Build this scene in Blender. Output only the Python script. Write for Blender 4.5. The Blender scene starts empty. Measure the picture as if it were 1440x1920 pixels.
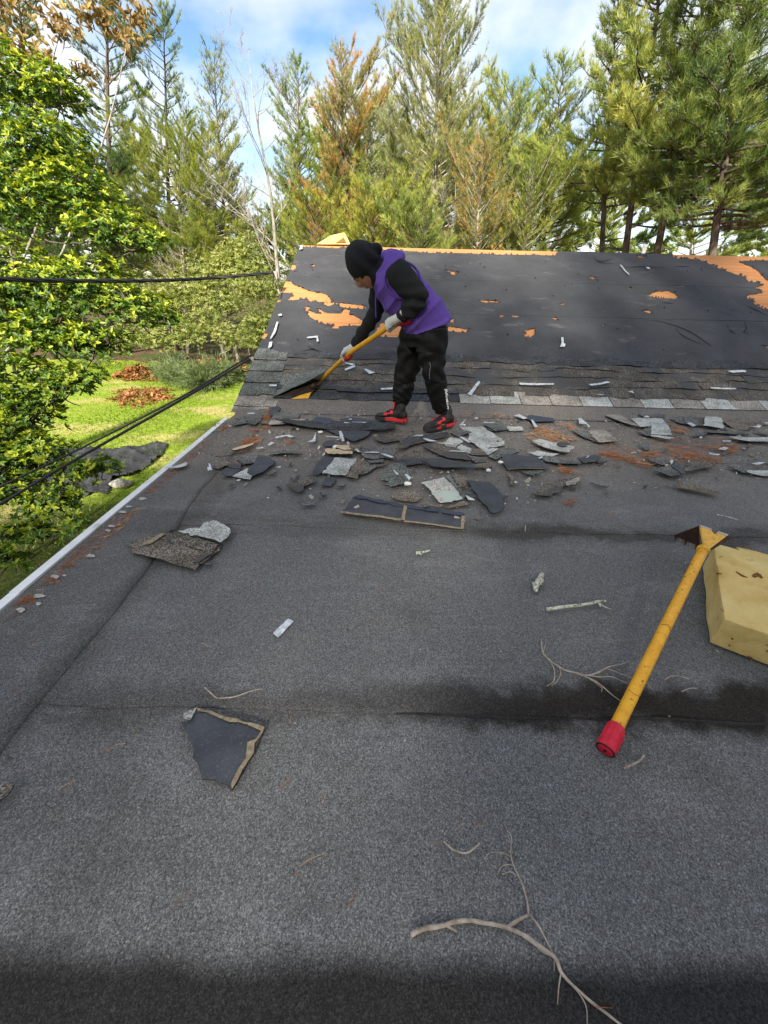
import bpy, bmesh, math, random
import numpy as np
from mathutils import Vector, Matrix, geometry
from mathutils import noise as mnoise

SC = bpy.context.scene
COL = SC.collection
rng = np.random.default_rng(7)
random.seed(7)
R = math.radians

# ------------------------------------------------------------------ camera
CAMF = 723.0
PITCH, ROLL = R(30.7), R(1.4)
CAM = np.array([0.0, 0.0, 1.12])
_F = np.array([0, math.cos(PITCH), -math.sin(PITCH)])
_U0 = np.array([0, math.sin(PITCH), math.cos(PITCH)])
_R0 = np.array([1.0, 0, 0])
_R = math.cos(ROLL) * _R0 + math.sin(ROLL) * _U0
_U = -math.sin(ROLL) * _R0 + math.cos(ROLL) * _U0
cam_data = bpy.data.cameras.new('camera')
cam = bpy.data.objects.new('camera', cam_data)
COL.objects.link(cam)
cam_data.sensor_fit = 'VERTICAL'
cam_data.sensor_height = 24.0
cam_data.sensor_width = 18.0
cam_data.lens = 24.0 * CAMF / 1920.0
cam_data.clip_start = 0.02
cam_data.clip_end = 600
cam.matrix_world = Matrix(((_R[0], _U[0], -_F[0], CAM[0]), (_R[1], _U[1], -_F[1], CAM[1]),
                           (_R[2], _U[2], -_F[2], CAM[2]), (0, 0, 0, 1)))
SC.camera = cam

# ------------------------------------------------------------------ light
SUN_EL, SUN_AZ = R(34), R(189)       # azimuth clockwise from +Y
SUN_DIR = np.array([math.sin(SUN_AZ) * math.cos(SUN_EL), math.cos(SUN_AZ) * math.cos(SUN_EL), math.sin(SUN_EL)])
world = bpy.data.worlds.new('World')
SC.world = world
world.use_nodes = True
wt = world.node_tree
wt.nodes.clear()
def wn(t, **k):
    n = wt.nodes.new(t)
    for a, b in k.items(): setattr(n, a, b)
    return n
w_out = wn('ShaderNodeOutputWorld'); w_bg = wn('ShaderNodeBackground')
w_sky = wn('ShaderNodeTexSky', sky_type='NISHITA', sun_disc=False, sun_elevation=SUN_EL, sun_rotation=SUN_AZ)
w_sky.air_density = 1.0; w_sky.dust_density = 0.6; w_sky.ozone_density = 1.6
w_tc = wn('ShaderNodeTexCoord'); w_sep = wn('ShaderNodeSeparateXYZ')
w_add = wn('ShaderNodeMath', operation='ADD'); w_add.inputs[1].default_value = 0.28
w_abs = wn('ShaderNodeMath', operation='MAXIMUM'); w_abs.inputs[1].default_value = 0.02
w_dx = wn('ShaderNodeMath', operation='DIVIDE'); w_dy = wn('ShaderNodeMath', operation='DIVIDE')
w_cmb = wn('ShaderNodeCombineXYZ')
w_n1 = wn('ShaderNodeTexNoise'); w_n1.inputs['Scale'].default_value = 2.1; w_n1.inputs['Detail'].default_value = 7; w_n1.inputs['Roughness'].default_value = .5
w_map = wn('ShaderNodeMapping'); w_map.inputs['Location'].default_value = (3.55, 1.2, 0.0); w_map.inputs['Scale'].default_value = (1.0, 1.0, 1)
w_cr = wn('ShaderNodeValToRGB')
w_cr.color_ramp.elements[0].position = 0.35; w_cr.color_ramp.elements[0].color = (0, 0, 0, 1)
w_cr.color_ramp.elements[1].position = 0.585; w_cr.color_ramp.elements[1].color = (1, 1, 1, 1)
w_mix = wn('ShaderNodeMix', data_type='RGBA')
w_mul = wn('ShaderNodeMath', operation='MULTIPLY'); w_mul.inputs[1].default_value = 0.86
L = wt.links.new
L(w_tc.outputs['Generated'], w_sep.inputs[0])
L(w_sep.outputs['Z'], w_abs.inputs[0]); L(w_abs.outputs[0], w_add.inputs[0])
L(w_sep.outputs['X'], w_dx.inputs[0]); L(w_add.outputs[0], w_dx.inputs[1])
L(w_sep.outputs['Y'], w_dy.inputs[0]); L(w_add.outputs[0], w_dy.inputs[1])
L(w_dx.outputs[0], w_cmb.inputs[0]); L(w_dy.outputs[0], w_cmb.inputs[1])
L(w_cmb.outputs[0], w_map.inputs[0]); L(w_map.outputs[0], w_n1.inputs['Vector'])
L(w_n1.outputs['Fac'], w_cr.inputs[0]); L(w_cr.outputs[0], w_mul.inputs[0]); L(w_mul.outputs[0], w_mix.inputs['Factor'])
w_hs = wn('ShaderNodeHueSaturation'); w_hs.inputs['Saturation'].default_value = 1.12; w_hs.inputs['Value'].default_value = .72
L(w_sky.outputs[0], w_hs.inputs['Color'])
L(w_hs.outputs[0], w_mix.inputs['A']); w_mix.inputs['B'].default_value = (3.9, 3.95, 4.05, 1)
L(w_mix.outputs['Result'], w_bg.inputs[0]); w_bg.inputs[1].default_value = 0.12
L(w_bg.outputs[0], w_out.inputs[0])

sun_data = bpy.data.lights.new('sun', 'SUN')
sun_data.energy = 4.2
sun_data.angle = R(3.0)
sun_data.color = (1.0, 0.93, 0.80)
sun = bpy.data.objects.new('sun', sun_data)
COL.objects.link(sun)
sun.rotation_euler = Vector(-SUN_DIR).to_track_quat('-Z', 'Y').to_euler()
sun.location = (12, -8, 20)
SC.view_settings.view_transform = 'Standard'
SC.view_settings.look = 'None'
SC.view_settings.gamma = 1
SC.view_settings.use_curve_mapping = False
SC.view_settings.exposure = 1.4
SC.cycles.max_bounces = 8
SC.cycles.diffuse_bounces = 3
SC.cycles.transmission_bounces = 6
SC.cycles.transparent_max_bounces = 8

# ------------------------------------------------------------------ places on the surfaces
def ray(px, py): return _F + _R * (px - 720) / CAMF - _U * (py - 960) / CAMF
def onz(px, py, z=0.0):
    v = ray(px, py); return CAM + v * (z - CAM[2]) / v[2]
def atY(px, py, Y):
    v = ray(px, py); return CAM + v * Y / v[1]
def atX(px, py, X):
    v = ray(px, py); return CAM + v * X / v[0]
EAVE_Y, RIDGE_Y, RIDGE_Z = 3.82, 7.90, 1.64
SLOPE = math.atan2(RIDGE_Z, RIDGE_Y - EAVE_Y)
S_T = np.array([0, math.cos(SLOPE), math.sin(SLOPE)])      # up the slope
S_N = np.array([0, -math.sin(SLOPE), math.cos(SLOPE)])     # out of it
S_O = np.array([0, EAVE_Y, 0.0])
SLEN = math.hypot(RIDGE_Z, RIDGE_Y - EAVE_Y)
def onS(px, py, h=0.0):
    v = ray(px, py); o = S_O + S_N * h
    return CAM + v * ((o - CAM) @ S_N) / (v @ S_N)
def s_uv(P):
    q = np.asarray(P) - S_O
    return q[0], q @ S_T
def s_pt(u, s, h=0.0): return S_O + np.array([u, 0, 0]) + S_T * s + S_N * h
ZV = {'D1': (380, 760, 5.538), 'D2': (600, 780, 7.2), 'D3': (760, 780, 6.0), 'D4': (920, 760, 5.538), 'D5': (1120, 740, 4.5),
      'Z4': (380, 720, 3.0), 'Z5': (780, 720, 2.1818), 'S1': (480, 440, 5.143), 'S2': (1160, 440, 5.143), 'S3': (960, 440, 3.0),
      'E6': (430, 620, 4.114), 'L7': (240, 880, 6.545), 'N3': (0, 960, 2.769), 'T7': (0, 820, 4.235), 'P': (0, 0, 1.0),
      'F8': (1240, 960, 6.4), 'B5': (700, 1400, 1.946), 'N6': (940, 960, 2.88), 'K2': (620, 440, 4.8)}
def zp(view, pts):
    a, b, c = ZV[view]
    return [(a + x / c, b + y / c) for x, y in pts]

# ------------------------------------------------------------------ object helpers
def tag(o, label=None, cat=None, group=None, kind=None):
    if label: o['label'] = label
    if cat: o['category'] = cat
    if group: o['group'] = group
    if kind: o['kind'] = kind
    return o
def thing(name, label, cat, loc=(0, 0, 0), group=None):
    o = bpy.data.objects.new(name, None)
    COL.objects.link(o)
    o.location = tuple(loc); o.empty_display_size = .1
    return tag(o, label, cat, group)
def base_of(o):
    b = np.zeros(3)
    while o is not None:
        b = b + np.array(o.location); o = o.parent
    return b
def link_mesh(name, me, parent=None, loc=(0, 0, 0)):
    o = bpy.data.objects.new(name, me)
    COL.objects.link(o)
    if parent is not None: o.parent = parent
    o.location = tuple(loc)
    return o
def np_mesh(name, V, polys, mats, mi=None, smooth=False, tint=None):
    """V (n,3); polys: list of int arrays (k,m) or a list of index lists."""
    me = bpy.data.meshes.new(name)
    V = np.asarray(V, dtype=np.float32)
    if isinstance(polys, np.ndarray): polys = [polys]
    if len(polys) and isinstance(polys[0], np.ndarray) and polys[0].ndim == 2:
        loops = np.concatenate([p.ravel() for p in polys]).astype(np.int32)
        tot = np.concatenate([np.full(len(p), p.shape[1], np.int32) for p in polys])
    else:
        loops = np.array([i for p in polys for i in p], np.int32)
        tot = np.array([len(p) for p in polys], np.int32)
    st = np.concatenate([[0], np.cumsum(tot)[:-1]]).astype(np.int32)
    me.vertices.add(len(V)); me.vertices.foreach_set('co', V.ravel())
    me.loops.add(len(loops)); me.loops.foreach_set('vertex_index', loops)
    me.polygons.add(len(tot)); me.polygons.foreach_set('loop_start', st)
    try: me.polygons.foreach_set('loop_total', tot)
    except Exception: pass
    for m in (mats if isinstance(mats, (list, tuple)) else [mats]): me.materials.append(m)
    if mi is not None: me.polygons.foreach_set('material_index', np.asarray(mi, np.int32))
    me.polygons.foreach_set('use_smooth', np.full(len(tot), bool(smooth)))
    if tint is not None:
        at = me.attributes.new('tint', 'FLOAT', 'FACE'); at.data.foreach_set('value', np.asarray(tint, np.float32))
    me.update(calc_edges=True); me.validate()
    return me
class MB:
    """collects world-space geometry for ONE mesh object"""
    def __init__(s): s.v = []; s.f = []; s.m = []; s.n = 0
    def add(s, V, F, m=0):
        V = np.asarray(V, float)
        s.v.append(V)
        for q in F: s.f.append([int(i) + s.n for i in q]); s.m.append(m)
        s.n += len(V); return s
    def box(s, c, size, ax=None, m=0):
        c = np.asarray(c, float); h = np.asarray(size, float) / 2
        ax = np.eye(3) if ax is None else np.asarray(ax, float)
        V = [c + ax[0] * h[0] * a + ax[1] * h[1] * b + ax[2] * h[2] * d for a in (-1, 1) for b in (-1, 1) for d in (-1, 1)]
        return s.add(V, [(0, 1, 3, 2), (4, 6, 7, 5), (0, 4, 5, 1), (2, 3, 7, 6), (0, 2, 6, 4), (1, 5, 7, 3)], m)
    def tube(s, pts, rad, n=8, cap=True, m=0):
        V, F = tube_geo(np.asarray(pts, float), rad, n, cap); return s.add(V, F, m)
    def loft(s, rings, cap=True, m=0):
        n = len(rings[0]); V = np.concatenate(rings); F = []
        for i in range(len(rings) - 1):
            for j in range(n):
                a = i * n + j; b = i * n + (j + 1) % n
                F.append((a, b, b + n, a + n))
        if cap: F.append(list(range(n))[::-1]); F.append([(len(rings) - 1) * n + j for j in range(n)])
        return s.add(V, F, m)
    def sphere(s, c, r, ax=None, nu=16, nv=10, fn=None, m=0):
        c = np.asarray(c, float); ax = np.eye(3) if ax is None else np.asarray(ax, float)
        r = np.ones(3) * np.asarray(r, float); V = []
        for i in range(nv + 1):
            t = math.pi * i / nv
            for j in range(nu):
                p = 2 * math.pi * j / nu
                d = np.array([math.sin(t) * math.cos(p), math.sin(t) * math.sin(p), math.cos(t)])
                k = 1.0 if fn is None else fn(d)
                V.append(c + (d * r * k) @ ax)
        F = [(i * nu + j, i * nu + (j + 1) % nu, (i + 1) * nu + (j + 1) % nu, (i + 1) * nu + j) for i in range(nv) for j in range(nu)]
        return s.add(V, F, m)
    def build(s, name, mats, parent=None, smooth=False, loc=None):
        V = np.concatenate(s.v)
        if parent is not None: o0 = base_of(parent); lc = (0, 0, 0)
        else:
            o0 = np.array(loc, float) if loc is not None else np.array([V[:, 0].mean(), V[:, 1].mean(), V[:, 2].min()]); lc = o0
        return link_mesh(name, np_mesh(name, V - o0, s.f, mats, s.m, smooth), parent, lc)
def frames(P):
    T = np.gradient(P, axis=0); T /= np.linalg.norm(T, axis=1)[:, None] + 1e-9
    ref = np.array([0.31, 0.17, 0.93]) if abs(T[0][2]) < .9 else np.array([0.95, 0.2, 0.1])
    A = np.cross(T, ref); A /= np.linalg.norm(A, axis=1)[:, None] + 1e-9
    B = np.cross(T, A)
    return T, A, B
def tube_geo(P, rad, n=8, cap=True):
    rad = np.ones(len(P)) * np.asarray(rad, float)
    T, A, B = frames(P)
    a = np.arange(n) * 2 * math.pi / n
    V = (P[:, None, :] + (A[:, None, :] * np.cos(a)[None, :, None] + B[:, None, :] * np.sin(a)[None, :, None]) * rad[:, None, None]).reshape(-1, 3)
    F = []
    for i in range(len(P) - 1):
        for j in range(n):
            x = i * n + j; y = i * n + (j + 1) % n
            F.append((x, y, y + n, x + n))
    if cap: F.append(list(range(n))[::-1]); F.append([(len(P) - 1) * n + j for j in range(n)])
    return V, F
def smooth_path(pts, per=6):
    P = np.asarray(pts, float)
    Q = np.vstack([2 * P[0] - P[1], P, 2 * P[-1] - P[-2]]); out = []
    for i in range(1, len(Q) - 2):
        for k in range(per):
            t = k / per
            out.append(.5 * ((2 * Q[i]) + (-Q[i - 1] + Q[i + 1]) * t + (2 * Q[i - 1] - 5 * Q[i] + 4 * Q[i + 1] - Q[i + 2]) * t * t + (-Q[i - 1] + 3 * Q[i] - 3 * Q[i + 1] + Q[i + 2]) * t ** 3))
    out.append(P[-1])
    return np.array(out)
def lerp_r(r, n): return np.interp(np.linspace(0, 1, n), np.linspace(0, 1, len(r)), r)
def vnoise(P, scale, seed=0, octs=3):
    """smooth cheap numpy noise from summed sines, about -1..1"""
    g = np.random.default_rng(seed); P = np.asarray(P, float); o = np.zeros(P.shape[:-1]); amp = 1.0; tot = 0
    for k in range(octs):
        for j in range(4):
            d = g.normal(size=P.shape[-1]); d /= np.linalg.norm(d)
            o = o + amp * np.sin(P @ d * scale * (2 ** k) * g.uniform(.7, 1.3) + g.uniform(0, 6.28))
        tot += amp * 2.2; amp *= .55
    return o / tot
def in_poly(X, Y, poly):
    poly = np.asarray(poly, float); ins = np.zeros(X.shape, bool); j = len(poly) - 1
    for i in range(len(poly)):
        xi, yi = poly[i]; xj, yj = poly[j]
        c = ((yi > Y) != (yj > Y)) & (X < (xj - xi) * (Y - yi) / (yj - yi + 1e-12) + xi)
        ins ^= c; j = i
    return ins
def remesh(mb, voxel, smooth_it=6, fold=None):
    """merge the overlapping closed shapes of an MB into one continuous surface; returns (V, list of faces)"""
    V = np.concatenate(mb.v); me = np_mesh('tmp', V, mb.f, [])
    o = bpy.data.objects.new('tmp', me); COL.objects.link(o)
    bm = bmesh.new(); bm.from_mesh(me); bmesh.ops.recalc_face_normals(bm, faces=bm.faces); bm.to_mesh(me); bm.free()
    m = o.modifiers.new('r', 'REMESH'); m.mode = 'VOXEL'; m.voxel_size = voxel
    if smooth_it:
        s = o.modifiers.new('s', 'SMOOTH'); s.factor = .5; s.iterations = smooth_it
    dg = bpy.context.evaluated_depsgraph_get()
    e = bpy.data.meshes.new_from_object(o.evaluated_get(dg))
    n = len(e.vertices); W = np.empty(n * 3); e.vertices.foreach_get('co', W); W = W.reshape(-1, 3)
    if fold is not None:
        N = np.empty(n * 3); e.vertices.foreach_get('normal', N); N = N.reshape(-1, 3)
        W = W + N * fold(W)[:, None]
    F = [list(p.vertices) for p in e.polygons]
    bpy.data.objects.remove(o); bpy.data.meshes.remove(e); bpy.data.meshes.remove(me)
    return W, F

# ------------------------------------------------------------------ materials
def mat(name, color=(.5, .5, .5), rough=.8, spec=.3, metal=0):
    m = bpy.data.materials.new(name); m.use_nodes = True
    b = m.node_tree.nodes['Principled BSDF']
    b.inputs['Base Color'].default_value = (*color, 1); b.inputs['Roughness'].default_value = rough
    b.inputs['Specular IOR Level'].default_value = spec; b.inputs['Metallic'].default_value = metal
    return m
class NB:
    def __init__(s, m):
        s.m = m; s.t = m.node_tree; s.b = s.t.nodes['Principled BSDF']
        s.geo = s.t.nodes.new('ShaderNodeNewGeometry'); s.tc = s.t.nodes.new('ShaderNodeTexCoord')
        s.obj = s.tc.outputs['Object']; s.pos = s.geo.outputs['Position']
    def link(s, a, b): s.t.links.new(a, b)
    def val(s, inp, v):
        if hasattr(v, 'is_output'): s.link(v, inp)
        elif isinstance(v, (tuple, list)) and len(v) == 3 and inp.type == 'RGBA': inp.default_value = (*v, 1)
        else: inp.default_value = v
    def noise(s, vec, scale, detail=3, rough=.55, dist=0):
        n = s.t.nodes.new('ShaderNodeTexNoise'); s.link(vec, n.inputs['Vector'])
        n.inputs['Scale'].default_value = scale; n.inputs['Detail'].default_value = detail
        n.inputs['Roughness'].default_value = rough; n.inputs['Distortion'].default_value = dist
        return n.outputs['Fac']
    def vor(s, vec, scale, out='Distance', feature='F1'):
        n = s.t.nodes.new('ShaderNodeTexVoronoi'); n.feature = feature; s.link(vec, n.inputs['Vector']); n.inputs['Scale'].default_value = scale
        return n.outputs[out]
    def mapping(s, vec, scale=(1, 1, 1), rot=(0, 0, 0), loc=(0, 0, 0)):
        n = s.t.nodes.new('ShaderNodeMapping'); s.link(vec, n.inputs[0])
        n.inputs['Scale'].default_value = scale; n.inputs['Rotation'].default_value = rot; n.inputs['Location'].default_value = loc
        return n.outputs[0]
    def ramp(s, f, stops):
        n = s.t.nodes.new('ShaderNodeValToRGB'); s.link(f, n.inputs[0]); cr = n.color_ramp
        while len(cr.elements) < len(stops): cr.elements.new(.5)
        for e, (p, c) in zip(cr.elements, stops):
            e.position = p; e.color = (*c, 1) if isinstance(c, (tuple, list)) else (c, c, c, 1)
        return n.outputs[0]
    def math(s, op, a, b=0.0, clamp=False):
        n = s.t.nodes.new('ShaderNodeMath'); n.operation = op; n.use_clamp = clamp
        s.val(n.inputs[0], a); s.val(n.inputs[1], b); return n.outputs[0]
    def mix(s, fac, a, b, blend='MIX'):
        n = s.t.nodes.new('ShaderNodeMix'); n.data_type = 'RGBA'; n.blend_type = blend; n.clamp_factor = True
        s.val(n.inputs['Factor'], fac); s.val(n.inputs['A'], a); s.val(n.inputs['B'], b); return n.outputs['Result']
    def sep(s, vec):
        n = s.t.nodes.new('ShaderNodeSeparateXYZ'); s.link(vec, n.inputs[0]); return n.outputs
    def step(s, x, lo, hi):
        n = s.t.nodes.new('ShaderNodeMapRange'); n.interpolation_type = 'SMOOTHSTEP'
        s.val(n.inputs['Value'], x); n.inputs['From Min'].default_value = lo; n.inputs['From Max'].default_value = hi
        return n.outputs['Result']
    def attr(s, name):
        n = s.t.nodes.new('ShaderNodeAttribute'); n.attribute_name = name; return n.outputs['Fac']
    def bump(s, h, strength=.5, dist=.01):
        n = s.t.nodes.new('ShaderNodeBump'); s.link(h, n.inputs['Height']); n.inputs['Strength'].default_value = strength; n.inputs['Distance'].default_value = dist
        s.link(n.outputs[0], s.b.inputs['Normal'])
    def color(s, c): s.val(s.b.inputs['Base Color'], c)
def gran(name, dark, mid, light, scale=130, rough=.95, patch=None, bump=.35):
    """mineral granules: speckle of three tones"""
    m = mat(name, mid, rough, .15); n = NB(m)
    a = n.noise(n.obj, scale, 2, .7)
    v = n.vor(n.obj, scale * 1.7, 'Color')
    k = n.math('ADD', n.math('MULTIPLY', a, .55), n.math('MULTIPLY', n.sep(v)[0], .45))
    c = n.ramp(k, [(.30, dark), (.5, mid), (.70, light)])
    big = n.noise(n.obj, 6, 4)
    c = n.mix(n.step(big, .35, .7), c, n.mix(1.0, c, (.62, .60, .58), 'MULTIPLY'))
    if patch: c = n.mix(n.step(n.noise(n.obj, patch[1], 4, .6), .45, .62), c, patch[0])
    n.color(c); n.bump(k, bump, .004); return m
def leaf_mat(name, c1, c2, c3=None, trans=.35, rough=.5, spec=.25):
    m = bpy.data.materials.new(name); m.use_nodes = True; t = m.node_tree
    n = NB(m); tint = n.attr('tint')
    stops = [(0, c1), (1, c2)] if c3 is None else [(0, c1), (.55, c2), (1, c3)]
    c = n.ramp(tint, stops)
    n.color(c); n.b.inputs['Roughness'].default_value = rough; n.b.inputs['Specular IOR Level'].default_value = spec
    tr = t.nodes.new('ShaderNodeBsdfTranslucent'); mx = t.nodes.new('ShaderNodeMixShader'); mx.inputs[0].default_value = trans
    c2_ = n.mix(1.0, c, (1.0, 1.0, .55), 'MULTIPLY'); n.link(c2_, tr.inputs[0])
    out = t.nodes['Material Output']
    n.link(n.b.outputs[0], mx.inputs[1]); n.link(tr.outputs[0], mx.inputs[2]); n.link(mx.outputs[0], out.inputs[0])
    return m
def bark_mat(name, a, b, scale=14):
    m = mat(name, a, .95, .1); n = NB(m)
    f = n.noise(n.mapping(n.obj, (1, 1, .25)), scale, 4, .65)
    n.color(n.ramp(f, [(.35, a), (.65, b)])); n.bump(f, .6, .02); return m

# ================================================================== GROUND
M_floor = mat('forest_floor', (.09, .06, .04), 1, .05); n = NB(M_floor)
n.color(n.mix(n.step(n.noise(n.pos, .35, 4), .42, .6), n.ramp(n.noise(n.pos, 9, 5, .7), [(.3, (.05, .035, .025)), (.5, (.14, .085, .05)), (.7, (.25, .17, .10))]), (.07, .09, .03)))
n.bump(n.noise(n.pos, 14, 4), .8, .05)
M_lawn = mat('lawn_grass', (.16, .22, .04), 1, .05); n = NB(M_lawn)
g = n.ramp(n.noise(n.mapping(n.pos, (1, 2.2, 1), (0, 0, .35)), 5, 5, .7), [(.3, (.11, .20, .014)), (.5, (.24, .33, .035)), (.7, (.40, .43, .09))])
g = n.mix(n.step(n.noise(n.mapping(n.pos, (.5, 1.2, 1)), .55, 4, .6), .50, .66), g, (.46, .39, .15))
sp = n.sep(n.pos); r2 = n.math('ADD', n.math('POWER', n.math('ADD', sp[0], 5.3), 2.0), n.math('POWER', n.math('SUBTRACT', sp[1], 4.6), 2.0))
g = n.mix(n.math('SUBTRACT', 1.0, n.step(n.math('ADD', r2, n.math('MULTIPLY', n.noise(n.pos, 1.2, 4), 5.0)), 7.0, 13.0)), g, n.ramp(n.noise(n.pos, 8, 5, .7), [(.3, (.02, .03, .008)), (.55, (.05, .065, .015)), (.7, (.12, .10, .05))]))   # shade under the shrub, painted into the lawn colour
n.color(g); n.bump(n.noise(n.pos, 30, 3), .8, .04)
GZ = -3.0
def grid_mesh(xs, ys, fz):
    X, Y = np.meshgrid(xs, ys); V = np.stack([X, Y, fz(X, Y)], -1).reshape(-1, 3)
    nx = len(xs); i = np.arange(len(ys) - 1)[:, None] * nx + np.arange(nx - 1)[None, :]
    return V, np.stack([i, i + 1, i + nx + 1, i + nx], -1).reshape(-1, 4)
V, Fq = grid_mesh(np.array([-300, -120, -60, -40, -30, -22, -16, -12, -8, -4, 0, 6, 12, 20, 30, 45, 70, 120, 300.]),
                  np.array([-200, -80, -40, -20, -10, 0, 6, 12, 16, 20, 23, 26, 30, 36, 45, 60, 90, 150, 300.]),
                  lambda x, y: GZ - .006 + np.clip((y - 24) * .018, 0, .8) + 0 * x)
tag(link_mesh('ground', np_mesh('ground', V, Fq, M_floor)), kind='structure')
V, Fq = grid_mesh(np.linspace(-26, -1.2, 60), np.linspace(-8, 23.2, 70), lambda x, y: GZ + .004 + .05 * np.exp(-((y - 16) / 5) ** 2) * (np.sin(x * .9) * .5 + .5) * (np.abs(x + 13) < 12))
edge = V[:, 1] > 22.9; V[edge, 1] += .7 * vnoise(V[edge][:, :1] * np.array([[1.0]]), 1.1, 3)
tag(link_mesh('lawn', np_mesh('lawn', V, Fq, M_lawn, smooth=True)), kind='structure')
M_blade = leaf_mat('grass_blade', (.09, .18, .012), (.25, .34, .035), (.50, .46, .15), .4, .6, .15)
N = 52000
gx = rng.uniform(-17, -2.2, N); gy = 5 + (rng.random(N) ** .8) * 17.6
P = np.stack([gx, gy, np.full(N, GZ + .005)], -1)
a = rng.uniform(0, 6.28, N); hgt = rng.uniform(.03, .075, N) * (1 + .03 * gy); w = .008 * (1 + .07 * gy)
side = np.stack([np.cos(a), np.sin(a), 0 * a], -1) * w[:, None]
tip = np.stack([rng.normal(0, .035, N), rng.normal(0, .035, N), hgt], -1)
V = np.stack([P - side, P + side, P + tip], 1).reshape(-1, 3)
dry = vnoise(P[:, :2] * np.array([.5, 1.2]), 1.3, 5); ti = np.clip(.38 + .35 * dry + rng.normal(0, .16, N), 0, 1)
tag(link_mesh('grass', np_mesh('grass', V, np.arange(3 * N).reshape(-1, 3), M_blade, tint=ti)), kind='stuff')

# ================================================================== HOUSE
house = thing('house', 'house with a flat grey granule roof and a stripped dark gable slope behind it', 'house', (2.0, 3.8, GZ))
X0, X1 = -1.455, 9.4
M_siding = mat('siding', (.55, .53, .48), .7); M_white = mat('white_metal', (.80, .80, .80), .45, .4)
n = NB(M_white)
n.color(n.ramp(n.noise(n.obj, 9, 5, .65), [(.28, (.40, .37, .33)), (.40, (.68, .67, .65)), (.75, (.78, .78, .78))]))
M_trim = mat('trim_paint', (.62, .60, .55), .6)
w_ = MB()
w_.box(((X0 + .25 + X1) / 2, .35, GZ / 2 - .12), (X1 - X0 - .3, 6.9, -GZ - .25))
w_.box(((X0 + .3 + X1) / 2, 7.9, GZ / 2 - .07), (X1 - X0 - .2, 8.0, -GZ - .13))
w_.build('wall', M_siding, house)
for xx in (-1.30, X1 - .2):   # gable ends under the stripped roof
    gb = MB(); gb.add([(xx + d, y, z) for d in (0, .12) for y, z in ((3.95, -.1), (11.85, -.1), (RIDGE_Y, RIDGE_Z - .17))], [(0, 1, 2), (5, 4, 3), (0, 2, 5, 3), (1, 4, 5, 2), (0, 3, 4, 1)])
    gb.build('gable_wall', M_siding, house)
fa = MB()
fa.box((X0 - .012, .2, -.10), (.025, 7.3, .17)); fa.build('fascia_board', M_trim, house)
# rake boards of the gable roof
rb = MB()
for sgn, y0 in ((1, EAVE_Y), (-1, 2 * RIDGE_Y - EAVE_Y)):
    t = np.array([0, sgn * math.cos(SLOPE), math.sin(SLOPE)]); nn = np.array([0, -sgn * math.sin(SLOPE), math.cos(SLOPE)])
    rb.box(np.array([-1.513, y0, 0]) + t * SLEN / 2 - nn * .095, (.03, SLEN - .02, .15), ax=(np.array([1, 0, 0]), t, nn))
rb.build('rake_board', M_trim, house)

# ---- flat roof: deck, then lapped sheets of mineral roofing
M_cap = mat('mineral_roofing', (.10, .10, .105), .92, .22); n = NB(M_cap)
px_ = n.sep(n.pos)
ga = n.noise(n.pos, 260, 3, .75); gv = n.sep(n.vor(n.pos, 520, 'Color'))[0]; gv2 = n.sep(n.vor(n.pos, 290, 'Color'))[1]
k = n.math('ADD', n.math('ADD', n.math('MULTIPLY', ga, .45), n.math('MULTIPLY', gv, .33)), n.math('MULTIPLY', gv2, .22))
c = n.ramp(k, [(.25, (.046, .045, .044)), (.43, (.105, .103, .100)), (.57, (.146, .143, .139)), (.76, (.29, .286, .28))])
mot = n.noise(n.mapping(n.pos, (1.0, 2.2, 1), (0, 0, .5)), 2.2, 6, .66)                       # scuffed and weathered patches
c = n.mix(n.math('MULTIPLY', n.step(mot, .48, .68), .6), c, n.mix(1.0, c, (1.4, 1.4, 1.4), 'MULTIPLY'))
for rot, sc_ in ((.6, (1.6, 15, 1)), (-.8, (1.3, 12, 1)), (1.9, (2, 17, 1))):     # foot and shovel scuffs
    c = n.mix(n.math('MULTIPLY', n.math('MULTIPLY', n.step(n.noise(n.mapping(n.pos, sc_, (0, 0, rot)), 1.5, 5, .72), .60, .74), n.step(n.noise(n.pos, 1.1, 3), .45, .6)), .75), c, n.mix(1.0, c, (1.65, 1.63, 1.6), 'MULTIPLY'))
c = n.mix(n.math('MULTIPLY', n.step(n.noise(n.pos, 1.3, 4, .6), .52, .72), .55), c, n.mix(1.0, c, (.60, .55, .50), 'MULTIPLY'))
wob = n.math('MULTIPLY', n.math('SUBTRACT', n.noise(n.pos, 3.2, 5, .65), .5), .34)
yy = n.math('ADD', px_[1], wob)
def band(y0, y1, soft, x0, x1, sx, amt, src=None):
    f = n.math('MULTIPLY', n.step(yy, y0 - soft, y0 + soft * .4), n.math('SUBTRACT', 1.0, n.step(yy, y1 - soft, y1 + soft)))
    f = n.math('MULTIPLY', f, n.step(n.math('ADD', px_[0], n.math('MULTIPLY', wob, 1.5)), x0, x1))
    return n.math('MULTIPLY', f, amt)
damp = (.20, .165, .13)
c = n.mix(band(.675, .80, .045, -.30, .55, .2, .93), c, n.mix(1.0, c, damp, 'MULTIPLY'))
c = n.mix(band(.66, .76, .04, -1.1, -.9, .2, .45), c, n.mix(1.0, c, (.42, .36, .31), 'MULTIPLY'))
c = n.mix(band(1.66, 1.75, .03, .30, .6, .2, .62), c, n.mix(1.0, c, (.34, .30, .26), 'MULTIPLY'))
c = n.mix(band(1.62, 1.80, .04, -1.4, -1.2, .2, .40), c, n.mix(1.0, c, (.5, .46, .42), 'MULTIPLY'))
exx = n.math('ADD', px_[0], n.math('MULTIPLY', wob, .8))
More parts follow.
